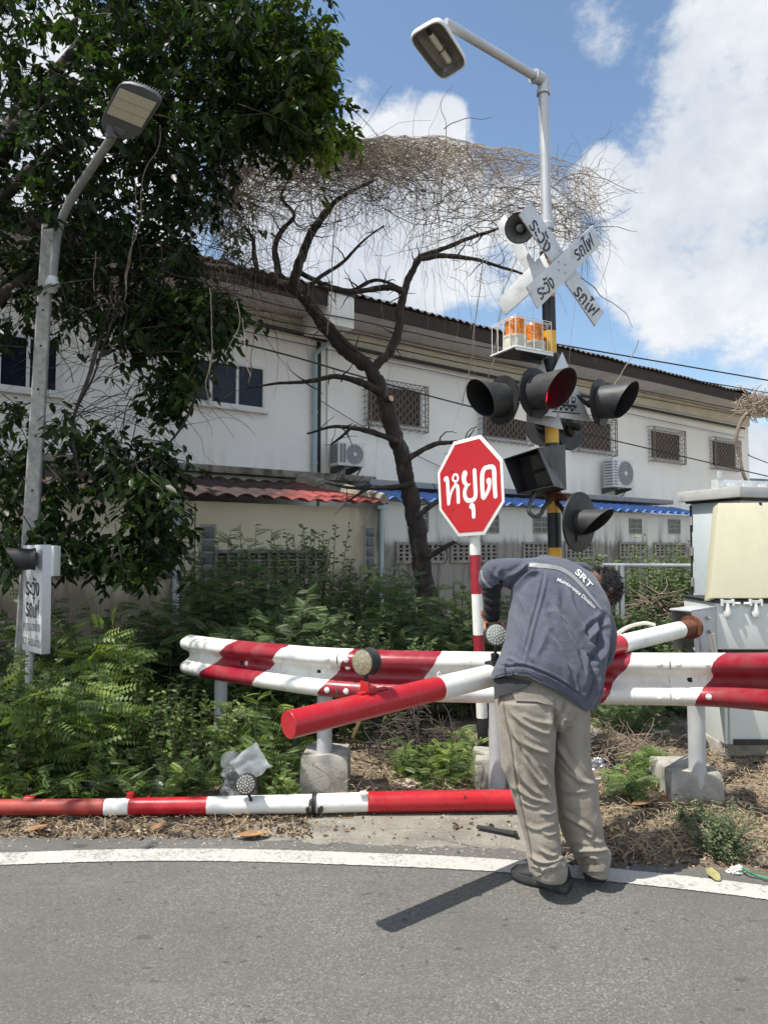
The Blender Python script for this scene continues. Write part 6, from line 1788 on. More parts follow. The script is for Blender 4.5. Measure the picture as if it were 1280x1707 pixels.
# crown beyond the left edge of the view: it is what shades the verge
for b in range(230):
    p = np.array([RNG.uniform(-7.5, -3.2), RNG.uniform(3.5, 6.4), RNG.uniform(3.6, 7.0)])
    if p[0] > -.62 * p[1] - .35: continue
    for q in range(14):
        pos.append(p + RNG.normal(0, .22, 3)); dirs.append(rdir(1, -.8, .3)[0]); ups.append(norm_(np.array([0, 0, 1.]) + RNG.normal(0, .4, 3))); scs.append(RNG.uniform(.10, .17)); tis.append(.4)
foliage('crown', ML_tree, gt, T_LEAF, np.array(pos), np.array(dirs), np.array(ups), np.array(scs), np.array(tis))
twm.build('twig', M_darktwig, gt)
m = MB()
for i in range(420):                                      # bare tangled twigs under the crown
    x, y = (RNG.uniform(0, 420), RNG.uniform(330, 520)) if RNG.random() < .72 else (RNG.uniform(90, 330), RNG.uniform(520, 720))
    p = np.array(P(x, y, RNG.uniform(6.3, 8.2))); d = norm_(np.array([RNG.normal(0, 1), RNG.normal(0, .4), RNG.normal(-.15, .4)])); L = RNG.uniform(.4, 1.4); pts = [p]
    for q in range(6): d = norm_(d + RNG.normal(0, .25, 3) + np.array([0, 0, -.08])); p = p + d * L / 6; pts.append(p.copy())
    m.tube(pts, [RNG.uniform(.002, .006), .0015], 4, cap=False)
m.build('bare_twig', M_darktwig, gt)
m = MB()
for px in ([(268, 210), (262, 250), (240, 290), (232, 380), (215, 430), (208, 500)], [(225, 300), (228, 360), (210, 480)], [(350, 480), (355, 560), (345, 640), (350, 690)], [(405, 530), (412, 600), (418, 625)], [(395, 500), (400, 540), (380, 580)], [(160, 420), (156, 500)]):
    m = MB(); m.tube([p + noise.noise_vector(p * 6) * .02 for p in wpath(px, 6.3, 8)], .0045, 5); m.build('hanging_vine', M_vine, gt)

# ---------------------------------------------------------------- litter on the verge
def on_ground(n, sampler):
    out = []
    for _ in range(n):
        x, y = sampler(); out.append(np.array(G(x, y)))
    P3 = np.array(out); P3[:, 2] = [gz(p[0], p[1]) for p in P3]; return P3
ML_dry = leafmat('dry_leaf', [(0, (.06, .042, .028)), (.35, (.16, .105, .065)), (.7, (.29, .21, .135)), (1, (.44, .37, .26))], .8, .12)
def s_left(): 
    x = RNG.uniform(-40, 520); return x, RNG.uniform(1352, 1398) if RNG.random() < .75 else RNG.uniform(1300, 1350)
def s_mid(): return RNG.uniform(480, 860), RNG.uniform(1255, 1345) if RNG.random() < .9 else RNG.uniform(1350, 1400)
def s_right():
    x = RNG.uniform(930, 1300); return x, RNG.uniform(1190, 1445)
pos = np.concatenate([on_ground(2300, s_left), on_ground(800, s_mid), on_ground(3600, s_right)]); n = len(pos)
pos[:, 2] += np.abs(RNG.normal(0, .005, n)) + .004
ti = np.clip(RNG.normal(.45, .25, n), 0, 1)
o = foliage('leaf_litter', ML_dry, None, leaf_tris(.5, .5, .3), pos, rdir(n, -.12, .22), norm_(np.array([0, 0, 1.]) + RNG.normal(0, .45, (n, 3))), RNG.uniform(.009, .034, n) * (1 + .8 * (RNG.random(n) < .08)), ti)
tag(o, 'fallen brown leaves littering the verge', 'leaf litter', kind='stuff')
def straws(n, sampler, Lr, rad, matm, name, label, lift=.03):
    V = []; Fq = []; c = 0
    base = on_ground(n, sampler)
    for i in range(n):
        p = base[i] + np.array([0, 0, abs(RNG.normal(0, lift)) + .004]); a = RNG.uniform(0, 2 * np.pi); d = np.array([math.cos(a), math.sin(a), RNG.normal(0, .18)]); L = RNG.uniform(*Lr)
        s = np.array([-d[1], d[0], 0]) * rad * RNG.uniform(.6, 1.5); bend = RNG.normal(0, .25)
        q = [p, p + d * L * .5 + np.array([-d[1], d[0], 0]) * bend * L * .2 + np.array([0, 0, .02 * RNG.random()]), p + d * L]
        for w in q: w[2] = max(w[2], gz(w[0], w[1]) + .003)
        for w in q: V += [w + s, w - s + np.array([0, 0, rad * .8])]
        Fq += [(c, c + 1, c + 3, c + 2), (c + 2, c + 3, c + 5, c + 4)]; c += 6
    o = np_mesh(name, np.array(V), np.array(Fq), matm); return tag(o, label, 'dry grass', kind='stuff')
M_straw = mat('straw', (.36, .27, .165), .85, var=.5, vs=22)
straws(3600, lambda: (RNG.uniform(930, 1310), RNG.uniform(1185, 1430)), (.03, .15), .0013, M_straw, 'dry_straw', 'dry straw covering the ground right of the worker')
straws(450, lambda: (RNG.uniform(-40, 560), RNG.uniform(1340, 1398)), (.03, .14), .0012, M_straw, 'dry_straw', 'dry straw strewn along the kerb at left', .01)
straws(900, lambda: (RNG.uniform(560, 860), RNG.uniform(1240, 1335)), (.05, .20), .0014, M_straw, 'dry_straw', 'dry straw around the concrete footings')
# pebbles
pb = on_ground(900, lambda: (RNG.uniform(-40, 1320), RNG.uniform(1355, 1450))); m = MB()
for p in pb:
    if edge_y(p[0]) > p[1] + .12: continue
    r_ = RNG.uniform(.003, .011); m.ball(Vector(p) + V3(0, 0, r_ * .4), r_, nu=6, nv=4, sq=(1, RNG.uniform(.6, 1), .6))
tag(m.build('gravel', mat('gravel_grey', (.30, .28, .25), .9, var=.35, vs=40)), 'small stones along the road edge', 'gravel', kind='stuff')
# ---------------------------------------------------------------- the worker bending over the arm
def j1(x, y): return (760 + x / 4.0, 880 + y / 4.0)
def j2(x, y): return (760 + x / 4.0, 1120 + y / 4.0)
person = thing('person', 'worker in grey blue jacket and khaki trousers bending over the barrier arm', 'person', (.88, 3.5, 0))
def mesh_obj(mb, name='tmp'):
    me = bpy.data.meshes.new(name); me.from_pydata([tuple(v) for v in mb.v], [], mb.f); 
    bm = bmesh.new(); bm.from_mesh(me); bmesh.ops.recalc_face_normals(bm, faces=bm.faces[:]); bm.to_mesh(me); bm.free()
    o = bpy.data.objects.new(name, me); COL.objects.link(o); return o
def fuse(mb, vox, smooth_it=6, fac=.5):
    """one continuous skin from overlapping closed volumes"""
    o = mesh_obj(mb)
    r = o.modifiers.new('r', 'REMESH'); r.mode = 'VOXEL'; r.voxel_size = vox
    s = o.modifiers.new('s', 'SMOOTH'); s.iterations = smooth_it; s.factor = fac
    dg = bpy.context.evaluated_depsgraph_get(); dg.update()
    me = bpy.data.meshes.new_from_object(o.evaluated_get(dg))
    bpy.data.objects.remove(o)
    n = len(me.vertices); V = np.empty(n * 3); me.vertices.foreach_get('co', V); V = V.reshape(-1, 3)
    N = np.empty(n * 3); me.vertices.foreach_get('normal', N); N = N.reshape(-1, 3)
    Fs = [tuple(p.vertices) for p in me.polygons]
    bpy.data.meshes.remove(me)
    return V, N, Fs
def finish(V, Fs, name, mats, parent, mi=None):
    og = np.array(org_of(parent))
    me = bpy.data.meshes.new(name); me.from_pydata((V - og).tolist(), [], Fs)
    for m_ in (mats if isinstance(mats, list) else [mats]): me.materials.append(m_)
    if mi is not None: me.polygons.foreach_set('material_index', mi)
    me.shade_smooth(); o = bpy.data.objects.new(name, me); COL.objects.link(o); o.parent = parent; ORG[o.name] = org_of(parent)
    return o
def cap(m, pts, r, k=6, n=18):
    """capsule chain with rounded ends"""
    w = smooth_path(pts, k); rs = lerp_list(r, len(w)) if isinstance(r, list) else [r] * len(w)
    t0 = (w[0] - w[1]).normalized(); t1 = (w[-1] - w[-2]).normalized()
    P0 = [w[0] + t0 * rs[0] * q for q in (.97, .8, .45)]; R0 = [rs[0] * q for q in (.2, .6, .9)]
    P1 = [w[-1] + t1 * rs[-1] * q for q in (.45, .8, .97)]; R1 = [rs[-1] * q for q in (.9, .6, .2)]
    m.tube(P0 + w + P1, R0 + rs + R1, n)
def folds(V, N, segs, seed=0, noise_amp=.0022, ns=(14, 14, 7), gain=1.55):
    """cloth folds: ridges (+) and valleys (-) along traced lines, on the side facing the road"""
    px = proj(V); cam_ = np.array([0, 0, CAMZ]); tc = norm_(cam_ - V); face = np.clip((np.sum(tc * N, 1) - .05) / .4, 0, 1)
    D = np.zeros(len(V))
    for pts, amp, w in segs:
        amp *= gain; w *= .85
        pts = np.array([p[:] for p in smooth_path([V3(p[0], p[1], 0) for p in pts], 5)])[:, :2]
        best = np.full(len(V), 1e9); tt = np.zeros(len(V)); sd = np.zeros(len(V)); ns_ = len(pts) - 1
        for i in range(ns_):
            a, b = pts[i], pts[i + 1]; ab = b - a; L2 = max(1e-9, ab @ ab)
            t = np.clip(((px - a) @ ab) / L2, 0, 1); q = a + t[:, None] * ab; dv = px - q; d = np.hypot(dv[:, 0], dv[:, 1])
            k = d < best; best[k] = d[k]; tt[k] = (i + t[k]) / ns_
            sd[k] = np.sign(ab[0] * dv[k, 1] - ab[1] * dv[k, 0])
        taper = np.clip(np.minimum(tt, 1 - tt) * 5, 0.12, 1)
        x = best / w
        D += amp * taper * (np.exp(-(np.sqrt(x * x + .05) - .22) * 1.9) * (x < 3.2) - .50 * np.exp(-((best - 1.7 * w) / w) ** 2)) * face
    for i in range(len(V)):
        p = Vector(V[i]); D[i] += noise_amp * (noise.noise(V3(p.x * ns[0] + seed, p.y * ns[1], p.z * ns[2])) + .5 * noise.noise(V3(p.x * 33 + seed, p.y * 33, p.z * 20)))
    return V + N * D[:, None]
def sring(L, R, t, thick, n=40, ex=2.3, backshift=0.0):
    L = Vector(L); R = Vector(R); c = (L + R) / 2; a = (R - L) / 2; b = a.cross(Vector(t)).normalized() * (thick / 2)
    if b.y > 0: b = -b                                 # b points to the road
    out = []
    for i in range(n):
        th = 2 * math.pi * i / n; cs_, sn = math.cos(th), math.sin(th)
        out.append(c + a * math.copysign(abs(cs_) ** (2 / ex), cs_) + b * math.copysign(abs(sn) ** (2 / ex), sn))
    return out
def rows_loft(m, rows, n=36, ex=2.2):
    """rows: (yl, xl, yr, xr, Yl, Yr, thick) in photo pixels and depth"""
    LR = [(P(r[1], r[0], r[4]), P(r[3], r[2], r[5]), r[6]) for r in rows]
    cen = [(a + b) / 2 for a, b, _ in LR]; rings = []
    for i, (a, b, th) in enumerate(LR):
        t = (cen[min(len(cen) - 1, i + 1)] - cen[max(0, i - 1)]).normalized()
        rings.append(sring(a, b, t, th, n, ex))
    if (rings[1][0] - rings[0][0]).length > 0: m.loft(rings)
    return rings
# ---------- trousers
def tr(y, xl, xr, Yl, Yr, th, dy=0):
    l = j2(xl, y - dy); r = j2(xr, y + dy); return (l[1], l[0], r[1], r[0], Yl, Yr, th)
m = MB()
pel = [tr(-40, 300, 830, 3.58, 3.66, .24, 40), tr(40, 285, 850, 3.55, 3.64, .27, 40), tr(120, 277, 858, 3.53, 3.63, .29, 40), tr(220, 275, 865, 3.51, 3.62, .29, 30), tr(300, 277, 868, 3.51, 3.62, .27, 20), tr(345, 300, 850, 3.52, 3.62, .20, 10)]
rows_loft(m, pel, ex=2.5)
lleg = [tr(200, 277, 600, 3.50, 3.52, .24), tr(330, 279, 660, 3.49, 3.51, .25), tr(420, 288, 656, 3.48, 3.50, .245), tr(560, 300, 652, 3.47, 3.49, .235), tr(640, 306, 646, 3.46, 3.48, .225), tr(740, 350, 646, 3.45, 3.47, .21), tr(850, 386, 661, 3.44, 3.46, .20), tr(960, 420, 669, 3.43, 3.45, .195), tr(1060, 448, 678, 3.42, 3.44, .19), tr(1130, 468, 684, 3.41, 3.43, .19), tr(1210, 478, 694, 3.41, 3.42, .20), tr(1245, 482, 716, 3.40, 3.42, .215, -12), tr(1290, 490, 730, 3.40, 3.42, .215, 0), tr(1335, 500, 722, 3.40, 3.42, .21, -6), tr(1362, 515, 715, 3.40, 3.42, .20, -10)]
rows_loft(m, lleg)
rleg = [tr(200, 560, 862, 3.58, 3.62, .25), tr(330, 640, 868, 3.58, 3.61, .25), tr(420, 646, 869, 3.57, 3.60, .24), tr(560, 645, 874, 3.56, 3.59, .235), tr(660, 641, 892, 3.55, 3.58, .23), tr(740, 648, 930, 3.55, 3.57, .225), tr(900, 670, 945, 3.54, 3.56, .215), tr(1000, 690, 960, 3.53, 3.55, .21), tr(1080, 712, 970, 3.53, 3.55, .205), tr(1130, 735, 978, 3.52, 3.54, .205), tr(1185, 770, 1016, 3.52, 3.54, .22), tr(1230, 805, 1012, 3.52, 3.54, .215), tr(1280, 828, 996, 3.51, 3.53, .205), tr(1332, 846, 984, 3.51, 3.53, .195)]
rows_loft(m, rleg)
V, N, Fs = fuse(m, .0055, 6)
f2 = lambda L, a, w: ([j2(*p) for p in L], a, w)
V = folds(V, N, [f2([(345, 300), (400, 430), (460, 540), (560, 690), (650, 830)], .010, 6), f2([(380, 400), (440, 470), (540, 520), (640, 545)], .008, 5), f2([(350, 250), (430, 330), (560, 400), (650, 420)], .007, 6), f2([(420, 280), (520, 330), (640, 350)], .005, 5),
    f2([(440, 560), (490, 650), (560, 740), (600, 750)], .011, 5), f2([(370, 560), (420, 680), (500, 780), (600, 850)], .006, 5), f2([(400, 760), (500, 840), (650, 880)], .008, 4.5), f2([(430, 860), (520, 900), (600, 880)], .004, 4.0), f2([(560, 940), (620, 950), (672, 915)], .005, 4), f2([(460, 1010), (540, 1050), (680, 1000)], .0035, 5),
    f2([(560, 1060), (620, 1090), (690, 1060)], .004, 4), f2([(490, 1220), (570, 1270), (660, 1265), (730, 1215)], .012, 5), f2([(500, 1285), (600, 1315), (715, 1265)], .009, 4), f2([(560, 1180), (630, 1225), (690, 1215)], .008, 4), f2([(320, 180), (330, 280), (370, 480), (420, 800), (490, 1100)], -.004, 2.5),
    f2([(655, 235), (665, 330), (655, 420)], -.016, 6), f2([(735, 200), (700, 280), (660, 345)], -.012, 6), f2([(655, 430), (740, 600), (850, 730), (925, 745)], .009, 6), f2([(660, 560), (760, 680), (860, 760)], .006, 5), f2([(690, 790), (800, 800), (930, 780)], .005, 6), f2([(700, 940), (800, 1000), (900, 1070), (880, 1100)], .009, 5), f2([(860, 1060), (900, 1110), (960, 1150)], .008, 5),
    f2([(770, 1185), (880, 1195), (1015, 1188)], .010, 4.5), f2([(800, 1235), (890, 1225), (960, 1250)], .008, 4), f2([(830, 1290), (900, 1240), (960, 1290)], .006, 4), f2([(700, 300), (760, 320), (780, 260)], .006, 5), f2([(320, 640), (350, 720), (400, 800)], .008, 5), f2([(560, 600), (640, 690), (655, 760)], .006, 5)], 3, .0018)
def mk_cloth(name, c0, c1, weave=900, dirt=None):
    t = NT(name); a = t.noise(9, 6, .7); b = t.noise(3.0, 4, .6); w = t.noise(weave, 2, .5)
    c = t.mix(t.mrange(a, .3, .7), c0, c1)
    if dirt: c = t.mix(t.mrange(b, .45, .7, 0, .5), c, dirt)
    c = t.mix(t.mrange(w, .35, .65, 0, .18), c, scal(c0, .6))
    t.col(c); t.set(rough=.92, spec=.15); t.b.inputs['Sheen Weight'].default_value = .15
    t.bump(t.math('ADD', t.math('MULTIPLY', t.noise(260, 3, .7), .25), t.math('ADD', t.noise(38, 6, .72, dist=1.2), t.math('MULTIPLY', t.noise(13, 5, .65, sc=(1, 1, .55), dist=2.0), 1.6))), .55, .006); return t.m
M_khaki = mk_cloth('khaki_cloth', (.225, .198, .160), (.290, .260, .214), dirt=(.262, .240, .202))
M_jacket = mk_cloth('grey_blue_cloth', (.076, .085, .112), (.100, .110, .140), dirt=(.110, .118, .142))
M_shirt = mk_cloth('dark_grey_cloth', (.035, .036, .038), (.05, .05, .052))
M_sleeve = mk_cloth('black_sleeve', (.010, .010, .012), (.018, .018, .02))
trousers = finish(V, Fs, 'trousers', M_khaki, person)
bvh_t = BVHTree.FromPolygons([Vector(v) for v in V], Fs)
# ---------- jacket
def js(lx, ly, rx, ry, Yl, Yr, th):
    l = j1(lx, ly); r = j1(rx, ry); return (l[1], l[0], r[1], r[0], Yl, Yr, th)
m = MB()
tor = [js(245, 1015, 862, 1238, 3.50, 3.62, .29), js(258, 960, 896, 1165, 3.50, 3.62, .315), js(310, 850, 948, 1060, 3.53, 3.64, .325), js(345, 740, 965, 950, 3.57, 3.67, .315), js(362, 620, 985, 850, 3.62, 3.71, .31), js(374, 510, 1005, 745, 3.67, 3.75, .30), js(380, 410, 1018, 655, 3.71, 3.79, .285), js(400, 310, 1012, 580, 3.75, 3.83, .26), js(450, 232, 982, 495, 3.80, 3.87, .22), js(530, 202, 945, 425, 3.85, 3.91, .17), js(640, 212, 925, 372, 3.90, 3.95, .12)]
rows_loft(m, tor, n=48, ex=2.5)
sh_l = P(*j1(450, 315), 3.80); el_l = P(*j1(240, 315), 3.72); 
cap(m, [P(*j1(560, 310), 3.82), sh_l, P(*j1(340, 300), 3.76), P(*j1(250, 300), 3.74), P(*j1(222, 345), 3.735)], [.095, .090, .078, .068, .058], 6)
cap(m, [P(*j1(920, 560), 3.86), P(*j1(968, 680), 3.78), P(*j1(975, 800), 3.74), P(*j1(948, 880), 3.80), P(*j1(880, 900), 3.93)], [.085, .078, .066, .060, .05], 6)
cap(m, [P(*j1(915, 960), 3.66), P(*j1(918, 1080), 3.64), P(*j1(885, 1190), 3.62)], [.045, .05, .035], 5)
V, N, Fs = fuse(m, .0055, 8)
f1 = lambda L, a, w: ([j1(*p) for p in L], a, w)
V = folds(V, N, [f1([(590, 290), (560, 440), (505, 640), (440, 890)], -.006, 3), f1([(600, 300), (575, 440), (520, 640), (455, 890)], .004, 4), f1([(640, 470), (690, 620), (790, 820), (860, 1040)], .012, 7), f1([(690, 430), (740, 560), (850, 760), (930, 930)], -.008, 6), f1([(735, 380), (780, 540), (870, 760), (940, 960)], .011, 6),
    f1([(600, 690), (680, 800), (740, 930), (760, 1030)], .008, 6), f1([(500, 700), (470, 560), (400, 440)], .007, 6), f1([(330, 930), (350, 870), (430, 915)], .006, 4), f1([(380, 560), (420, 700), (400, 860)], .006, 6), f1([(560, 290), (480, 310), (400, 390), (370, 440)], .010, 5), f1([(565, 270), (470, 280), (390, 330)], -.006, 4), f1([(480, 230), (420, 290), (330, 330)], .007, 5), f1([(300, 260), (270, 330), (300, 400)], .006, 5), f1([(230, 270), (260, 320), (340, 350)], .006, 4),
    f1([(850, 720), (900, 650), (985, 590)], -.010, 5), f1([(870, 760), (930, 690), (1000, 640)], .008, 5), f1([(990, 580), (965, 650), (950, 760), (920, 860), (905, 930)], -.020, 6), f1([(870, 770), (910, 820), (945, 835)], .012, 5), f1([(880, 830), (900, 900), (930, 950)], -.012, 5), f1([(1015, 640), (1000, 760), (965, 890)], .008, 5), f1([(960, 700), (985, 800), (960, 900)], .006, 4),
    f1([(880, 940), (930, 1000), (900, 1100), (860, 1180)], -.010, 5), f1([(920, 960), (950, 1030), (930, 1120)], .008, 5), f1([(850, 800), (870, 940), (840, 1100)], .007, 6), f1([(700, 620), (650, 560), (600, 560)], .004, 6), f1([(520, 880), (580, 760), (620, 640)], .004, 7), f1([(420, 760), (470, 830), (520, 900)], .005, 5), f1([(760, 900), (800, 990), (820, 1120)], .005, 5),
    f1([(268, 905), (330, 925), (440, 920), (560, 960), (700, 1030), (870, 1150)], -.009, 2.6), f1([(262, 930), (330, 950), (440, 945), (560, 985), (700, 1055), (870, 1180)], .005, 5)], 7, .0022)
hem = [(-200, 1040), (236, 1010), (330, 985), (440, 984), (520, 1012), (700, 1106), (868, 1226), (905, 1215), (1200, 1160)]
pj = proj(V); hx_ = [j1(*p)[0] for p in hem]; hy_ = [j1(*p)[1] for p in hem]
keepv = pj[:, 1] < np.interp(pj[:, 0], hx_, hy_) - .5
Fs = [f for f in Fs if any(keepv[i] for i in f)]
used = np.zeros(len(V), bool)
for f in Fs:
    for i in f: used[i] = True
low_ = used & ~keepv                                          # draw the cut edge up to the hem line
for i in np.nonzero(low_)[0]:
    V[i, 2] += (pj[i, 1] - (np.interp(pj[i, 0], hx_, hy_) - .5)) * V[i, 1] / F
remap = np.cumsum(used) - 1; V = V[used]; Fs = [tuple(int(remap[i]) for i in f) for f in Fs]
jacket = finish(V, Fs, 'jacket', M_jacket, person)
bvh_j = BVHTree.FromPolygons([Vector(v) for v in V], Fs)
CAM = Vector((0, 0, CAMZ))
def on_bvh(bvh, x, y, off, fallback=None):
    d = ray(x, y).normalized(); h = bvh.ray_cast(CAM, d)
    if h[0] is None: return fallback if fallback is not None else P(x, y, 3.9)
    n_ = h[1] if h[1].dot(d) < 0 else -h[1]
    return h[0] + n_ * off
def patch(bvh, quad, nu, nv, off, th=.003):
    """cloth patch lying on a garment; quad = four photo-pixel corners"""
    a, b, c, d = [V3(*q_, 0) for q_ in quad]; m_ = MB()
    m_.grid(lambda i, j: on_bvh(bvh, *((a * (1 - i) + b * i) * (1 - j) + (d * (1 - i) + c * i) * j)[:2], off), nu, nv); return m_
def strip(bvh, line, w, off, n=40):
    c = smooth_path([V3(*p, 0) for p in line], 10); m_ = MB(); vs = []; ws = lerp_list(w, len(c))
    for i, p in enumerate(c):
        t = (c[min(len(c) - 1, i + 1)] - c[max(0, i - 1)]).normalized(); nn = V3(-t.y, t.x, 0)
        for k in (-.5, -.17, .17, .5): q_ = p + nn * ws[i] * k; vs.append(on_bvh(bvh, q_.x, q_.y, off))
    m_.add(vs, [(i * 4 + k, i * 4 + k + 1, i * 4 + k + 5, i * 4 + k + 4) for i in range(len(c) - 1) for k in range(3)]); return m_
M_refl = mat('reflective_tape', (.25, .255, .25), .55, .1, var=.1, vs=30)
strip(bvh_j, [j1(488, 247), j1(580, 255), j1(680, 270), j1(760, 312), j1(830, 380), j1(900, 465), j1(965, 545)], [7.0, 7.2, 7.0, 6.4, 5.6, 4.0, 2.0], .003).build('back_stripe', M_refl, jacket)
strip(bvh_j, [j1(172, 285), j1(178, 335), j1(205, 375), j1(238, 402)], [3.0, 3.6, 4.2, 3.5], .003).build('sleeve_stripe', M_refl, jacket)
M_print = mat('white_print', (.70, .70, .68), .7, var=.05)
def curved(body, line, cap_px, bold):
    m_ = MB(); c = smooth_path([V3(*p, 0) for p in line], 12); ln = [0]
    for a, b in zip(c[:-1], c[1:]): ln.append(ln[-1] + (b - a).length)
    vs, fs = text_tris(body, bold); x0, x1 = vs[:, 0].min(), vs[:, 0].max(); out = []
    for v in vs:
        s = (v[0] - x0) / (x1 - x0) * ln[-1]; i = max(0, min(len(c) - 2, int(np.searchsorted(ln, s)) - 1)); f = (s - ln[i]) / max(1e-6, ln[i + 1] - ln[i])
        p = c[i].lerp(c[i + 1], f); t = (c[i + 1] - c[i]).normalized(); up_ = V3(t.y, -t.x, 0)
        up_ = (up_ * .88 + V3(.25, -.9, 0) * .18).normalized()
        q_ = p + up_ * (v[1] / .7 * cap_px); out.append(on_bvh(bvh_j, q_.x, q_.y, .004))
    m_.add(out, fs); return m_
curved('SRT', [j1(786, 302), j1(835, 350), j1(884, 408)], 9.5, .02).build('back_lettering', M_print, jacket, smooth=False)
curved('Maintenance Division', [j1(668, 356), j1(730, 383), j1(790, 428), j1(850, 480), j1(915, 540)], 5.8, .012).build('back_lettering', M_print, jacket, smooth=False)
m = strip(bvh_j, [j1(256, 986), j1(330, 960), j1(440, 958), j1(530, 988), j1(700, 1076), j1(858, 1192)], [12.5, 13, 13, 13, 13, 12], .004)
m.build('waistband', M_jacket, jacket, solid=.003)
m = MB(); b_ = on_bvh(bvh_j, *j1(372, 955), .006); m.lathe(b_ - V3(0, .002, 0), (0, -1, 0), [(0, .007), (.003, .007), (.004, .004), (.004, .001)], 14); m.build('button', M_jacket, jacket)
m = strip(bvh_j, [j1(330, 930), j1(328, 990)], [1.6, 1.6], .006); m.build('strap', mat('strap_dark', (.03, .033, .045), .9), jacket)
# collar
m = MB(); c0, c1_ = P(*j1(800, 262), 3.93), P(*j1(915, 385), 3.97)
cr = [P(*j1(775, 255), 3.90), P(*j1(840, 258), 3.92), P(*j1(890, 300), 3.95), P(*j1(918, 375), 3.98), P(*j1(905, 400), 4.06), P(*j1(830, 330), 4.08)]
m.tube(smooth_path(cr, 6), [.020, .024, .024, .020, .018, .014], 10); m.build('collar', M_jacket, jacket)
# shirt tail
def shirt_pt(i, j):
    tx, ty = 250 + 250 * i, 985 + 20 * i * i + 25 * i; bx, by = 258 + 222 * i, 1142 - 90 * i
    x, y = tx + (bx - tx) * j, ty + (by - ty) * j
    p = on_bvh(bvh_t, *j1(max(x, 296), y), .012, P(*j1(x, y), 3.5)); 
    if x < 300: q_ = P(*j1(x, y), p.y - .02 + .05 * (300 - x) / 60); p = q_
    return p + V3(0, -.006, 0)
m = MB(); m.grid(shirt_pt, 14, 10); m.build('shirt', M_shirt, person, solid=.004)
# trouser details
m = patch(bvh_t, [j2(375, 128), j2(645, 165), j2(636, 222), j2(400, 195)], 14, 5, .009); pk = m.build('pocket_flap', M_khaki, trousers, solid=.004)
m = strip(bvh_t, [j2(312, 180), j2(325, 290), j2(362, 470), j2(400, 740), j2(450, 960), j2(490, 1130), j2(505, 1250)], [1.2] * 7, .0025); m.build('side_seam', mat('seam_brown', (.12, .10, .075), .9), trousers)
m = patch(bvh_t, [j2(496, 1318), j2(722, 1262), j2(716, 1292), j2(540, 1362)], 14, 2, .003); m.build('hem', M_khaki, trousers, solid=.003)
m = patch(bvh_t, [j2(850, 1285), j2(985, 1285), j2(980, 1328), j2(850, 1330)], 10, 2, .003); m.build('hem', M_khaki, trousers, solid=.003)
# left under-sleeve
m = MB(); wr_l = P(*j1(242, 590), 3.775)
cap(m, [P(*j1(262, 330), 3.735), P(*j1(235, 400), 3.745), P(*j1(238, 480), 3.755), P(*j1(240, 560), 3.77), P(*j1(241, 582), 3.775)], [.054, .053, .047, .045, .043], 5)
V, N, Fs = fuse(m, .006, 4)
V = folds(V, N, [f1([(185, 420), (240, 440), (295, 430)], .006, 4), f1([(180, 470), (240, 490), (300, 470)], .006, 4), f1([(180, 520), (240, 540), (300, 530)], .006, 4), f1([(185, 575), (240, 600), (300, 580)], .005, 3), f1([(190, 380), (240, 410), (290, 400)], .006, 4)], 9, .003)
finish(V, Fs, 'under_sleeve', M_sleeve, person)
# ---------- body: one continuous skin
M_skin = NT('skin'); a_ = M_skin.noise(20, 5, .6); M_skin.col(M_skin.mix(a_, (.25, .115, .07), (.34, .17, .11))); M_skin.set(rough=.5)
M_skin.b.inputs['Subsurface Weight'].default_value = .08; M_skin.b.inputs['Subsurface Radius'].default_value = (.01, .004, .002); M_skin = M_skin.m
m = MB()
hipc = P(*j2(560, 60), 3.58); chest = P(*j1(690, 480), 3.78); neckb = P(*j1(850, 330), 3.95); headc = P(*j1(955, 392), 4.04)
cap(m, [hipc, P(*j1(600, 850), 3.64), chest, P(*j1(770, 400), 3.86)], [.11, .10, .10, .075], 6)
cap(m, [P(*j1(770, 400), 3.86), neckb, headc], [.07, .055, .055], 5)
cap(m, [hipc, P(*j2(470, 400), 3.50), P(*j2(500, 750), 3.46), P(*j2(570, 1200), 3.415), P(*j2(600, 1310), 3.41)], [.085, .075, .06, .04, .04], 6)
cap(m, [hipc, P(*j2(750, 400), 3.60), P(*j2(790, 750), 3.57), P(*j2(900, 1220), 3.53), P(*j2(915, 1285), 3.53)], [.085, .075, .06, .04, .04], 6)
cap(m, [P(*j1(770, 400), 3.86), P(*j1(500, 320), 3.81), P(*j1(300, 305), 3.75), P(*j1(240, 380), 3.745), P(*j1(240, 520), 3.765), wr_l], [.06, .045, .04, .036, .03, .026], 6)
RW = V3(.86, 4.0, 1.07)
cap(m, [P(*j1(820, 480), 3.88), P(*j1(950, 620), 3.82), P(*j1(965, 800), 3.76), P(*j1(930, 890), 3.85), RW], [.055, .045, .04, .032, .026], 6)
# head, turned down and away to the right
ht = (headc - neckb).normalized(); fdir = (V3(.55, .55, -.62)).normalized(); fdir = (fdir - ht * fdir.dot(ht)).normalized(); hs = ht.cross(fdir).normalized()
Rm = Matrix((hs, fdir, ht)).transposed()
m.ball(headc + ht * .03, .1, nu=26, nv=18, sq=(.78, .96, 1.12), rot=Rm)
m.ball(headc + fdir * .045 - ht * .055, .062, nu=18, nv=12, sq=(.85, .9, .85), rot=Rm)
cap(m, [headc + fdir * .085 + ht * .03, headc + fdir * .115 - ht * .015], [.010, .017], 3, 10)
for sg in (-1, 1):
    m.ball(headc + hs * (.080 * sg) - fdir * .005 + ht * .005, .025, nu=12, nv=8, sq=(.3, .65, 1), rot=Rm)
    m.ball(headc + hs * .033 * sg + fdir * .088 + ht * .030, .014, nu=10, nv=8)
    m.ball(headc + hs * .025 * sg + fdir * .092 - ht * .048, .012, nu=10, nv=8, sq=(1.6, .6, .5), rot=Rm)
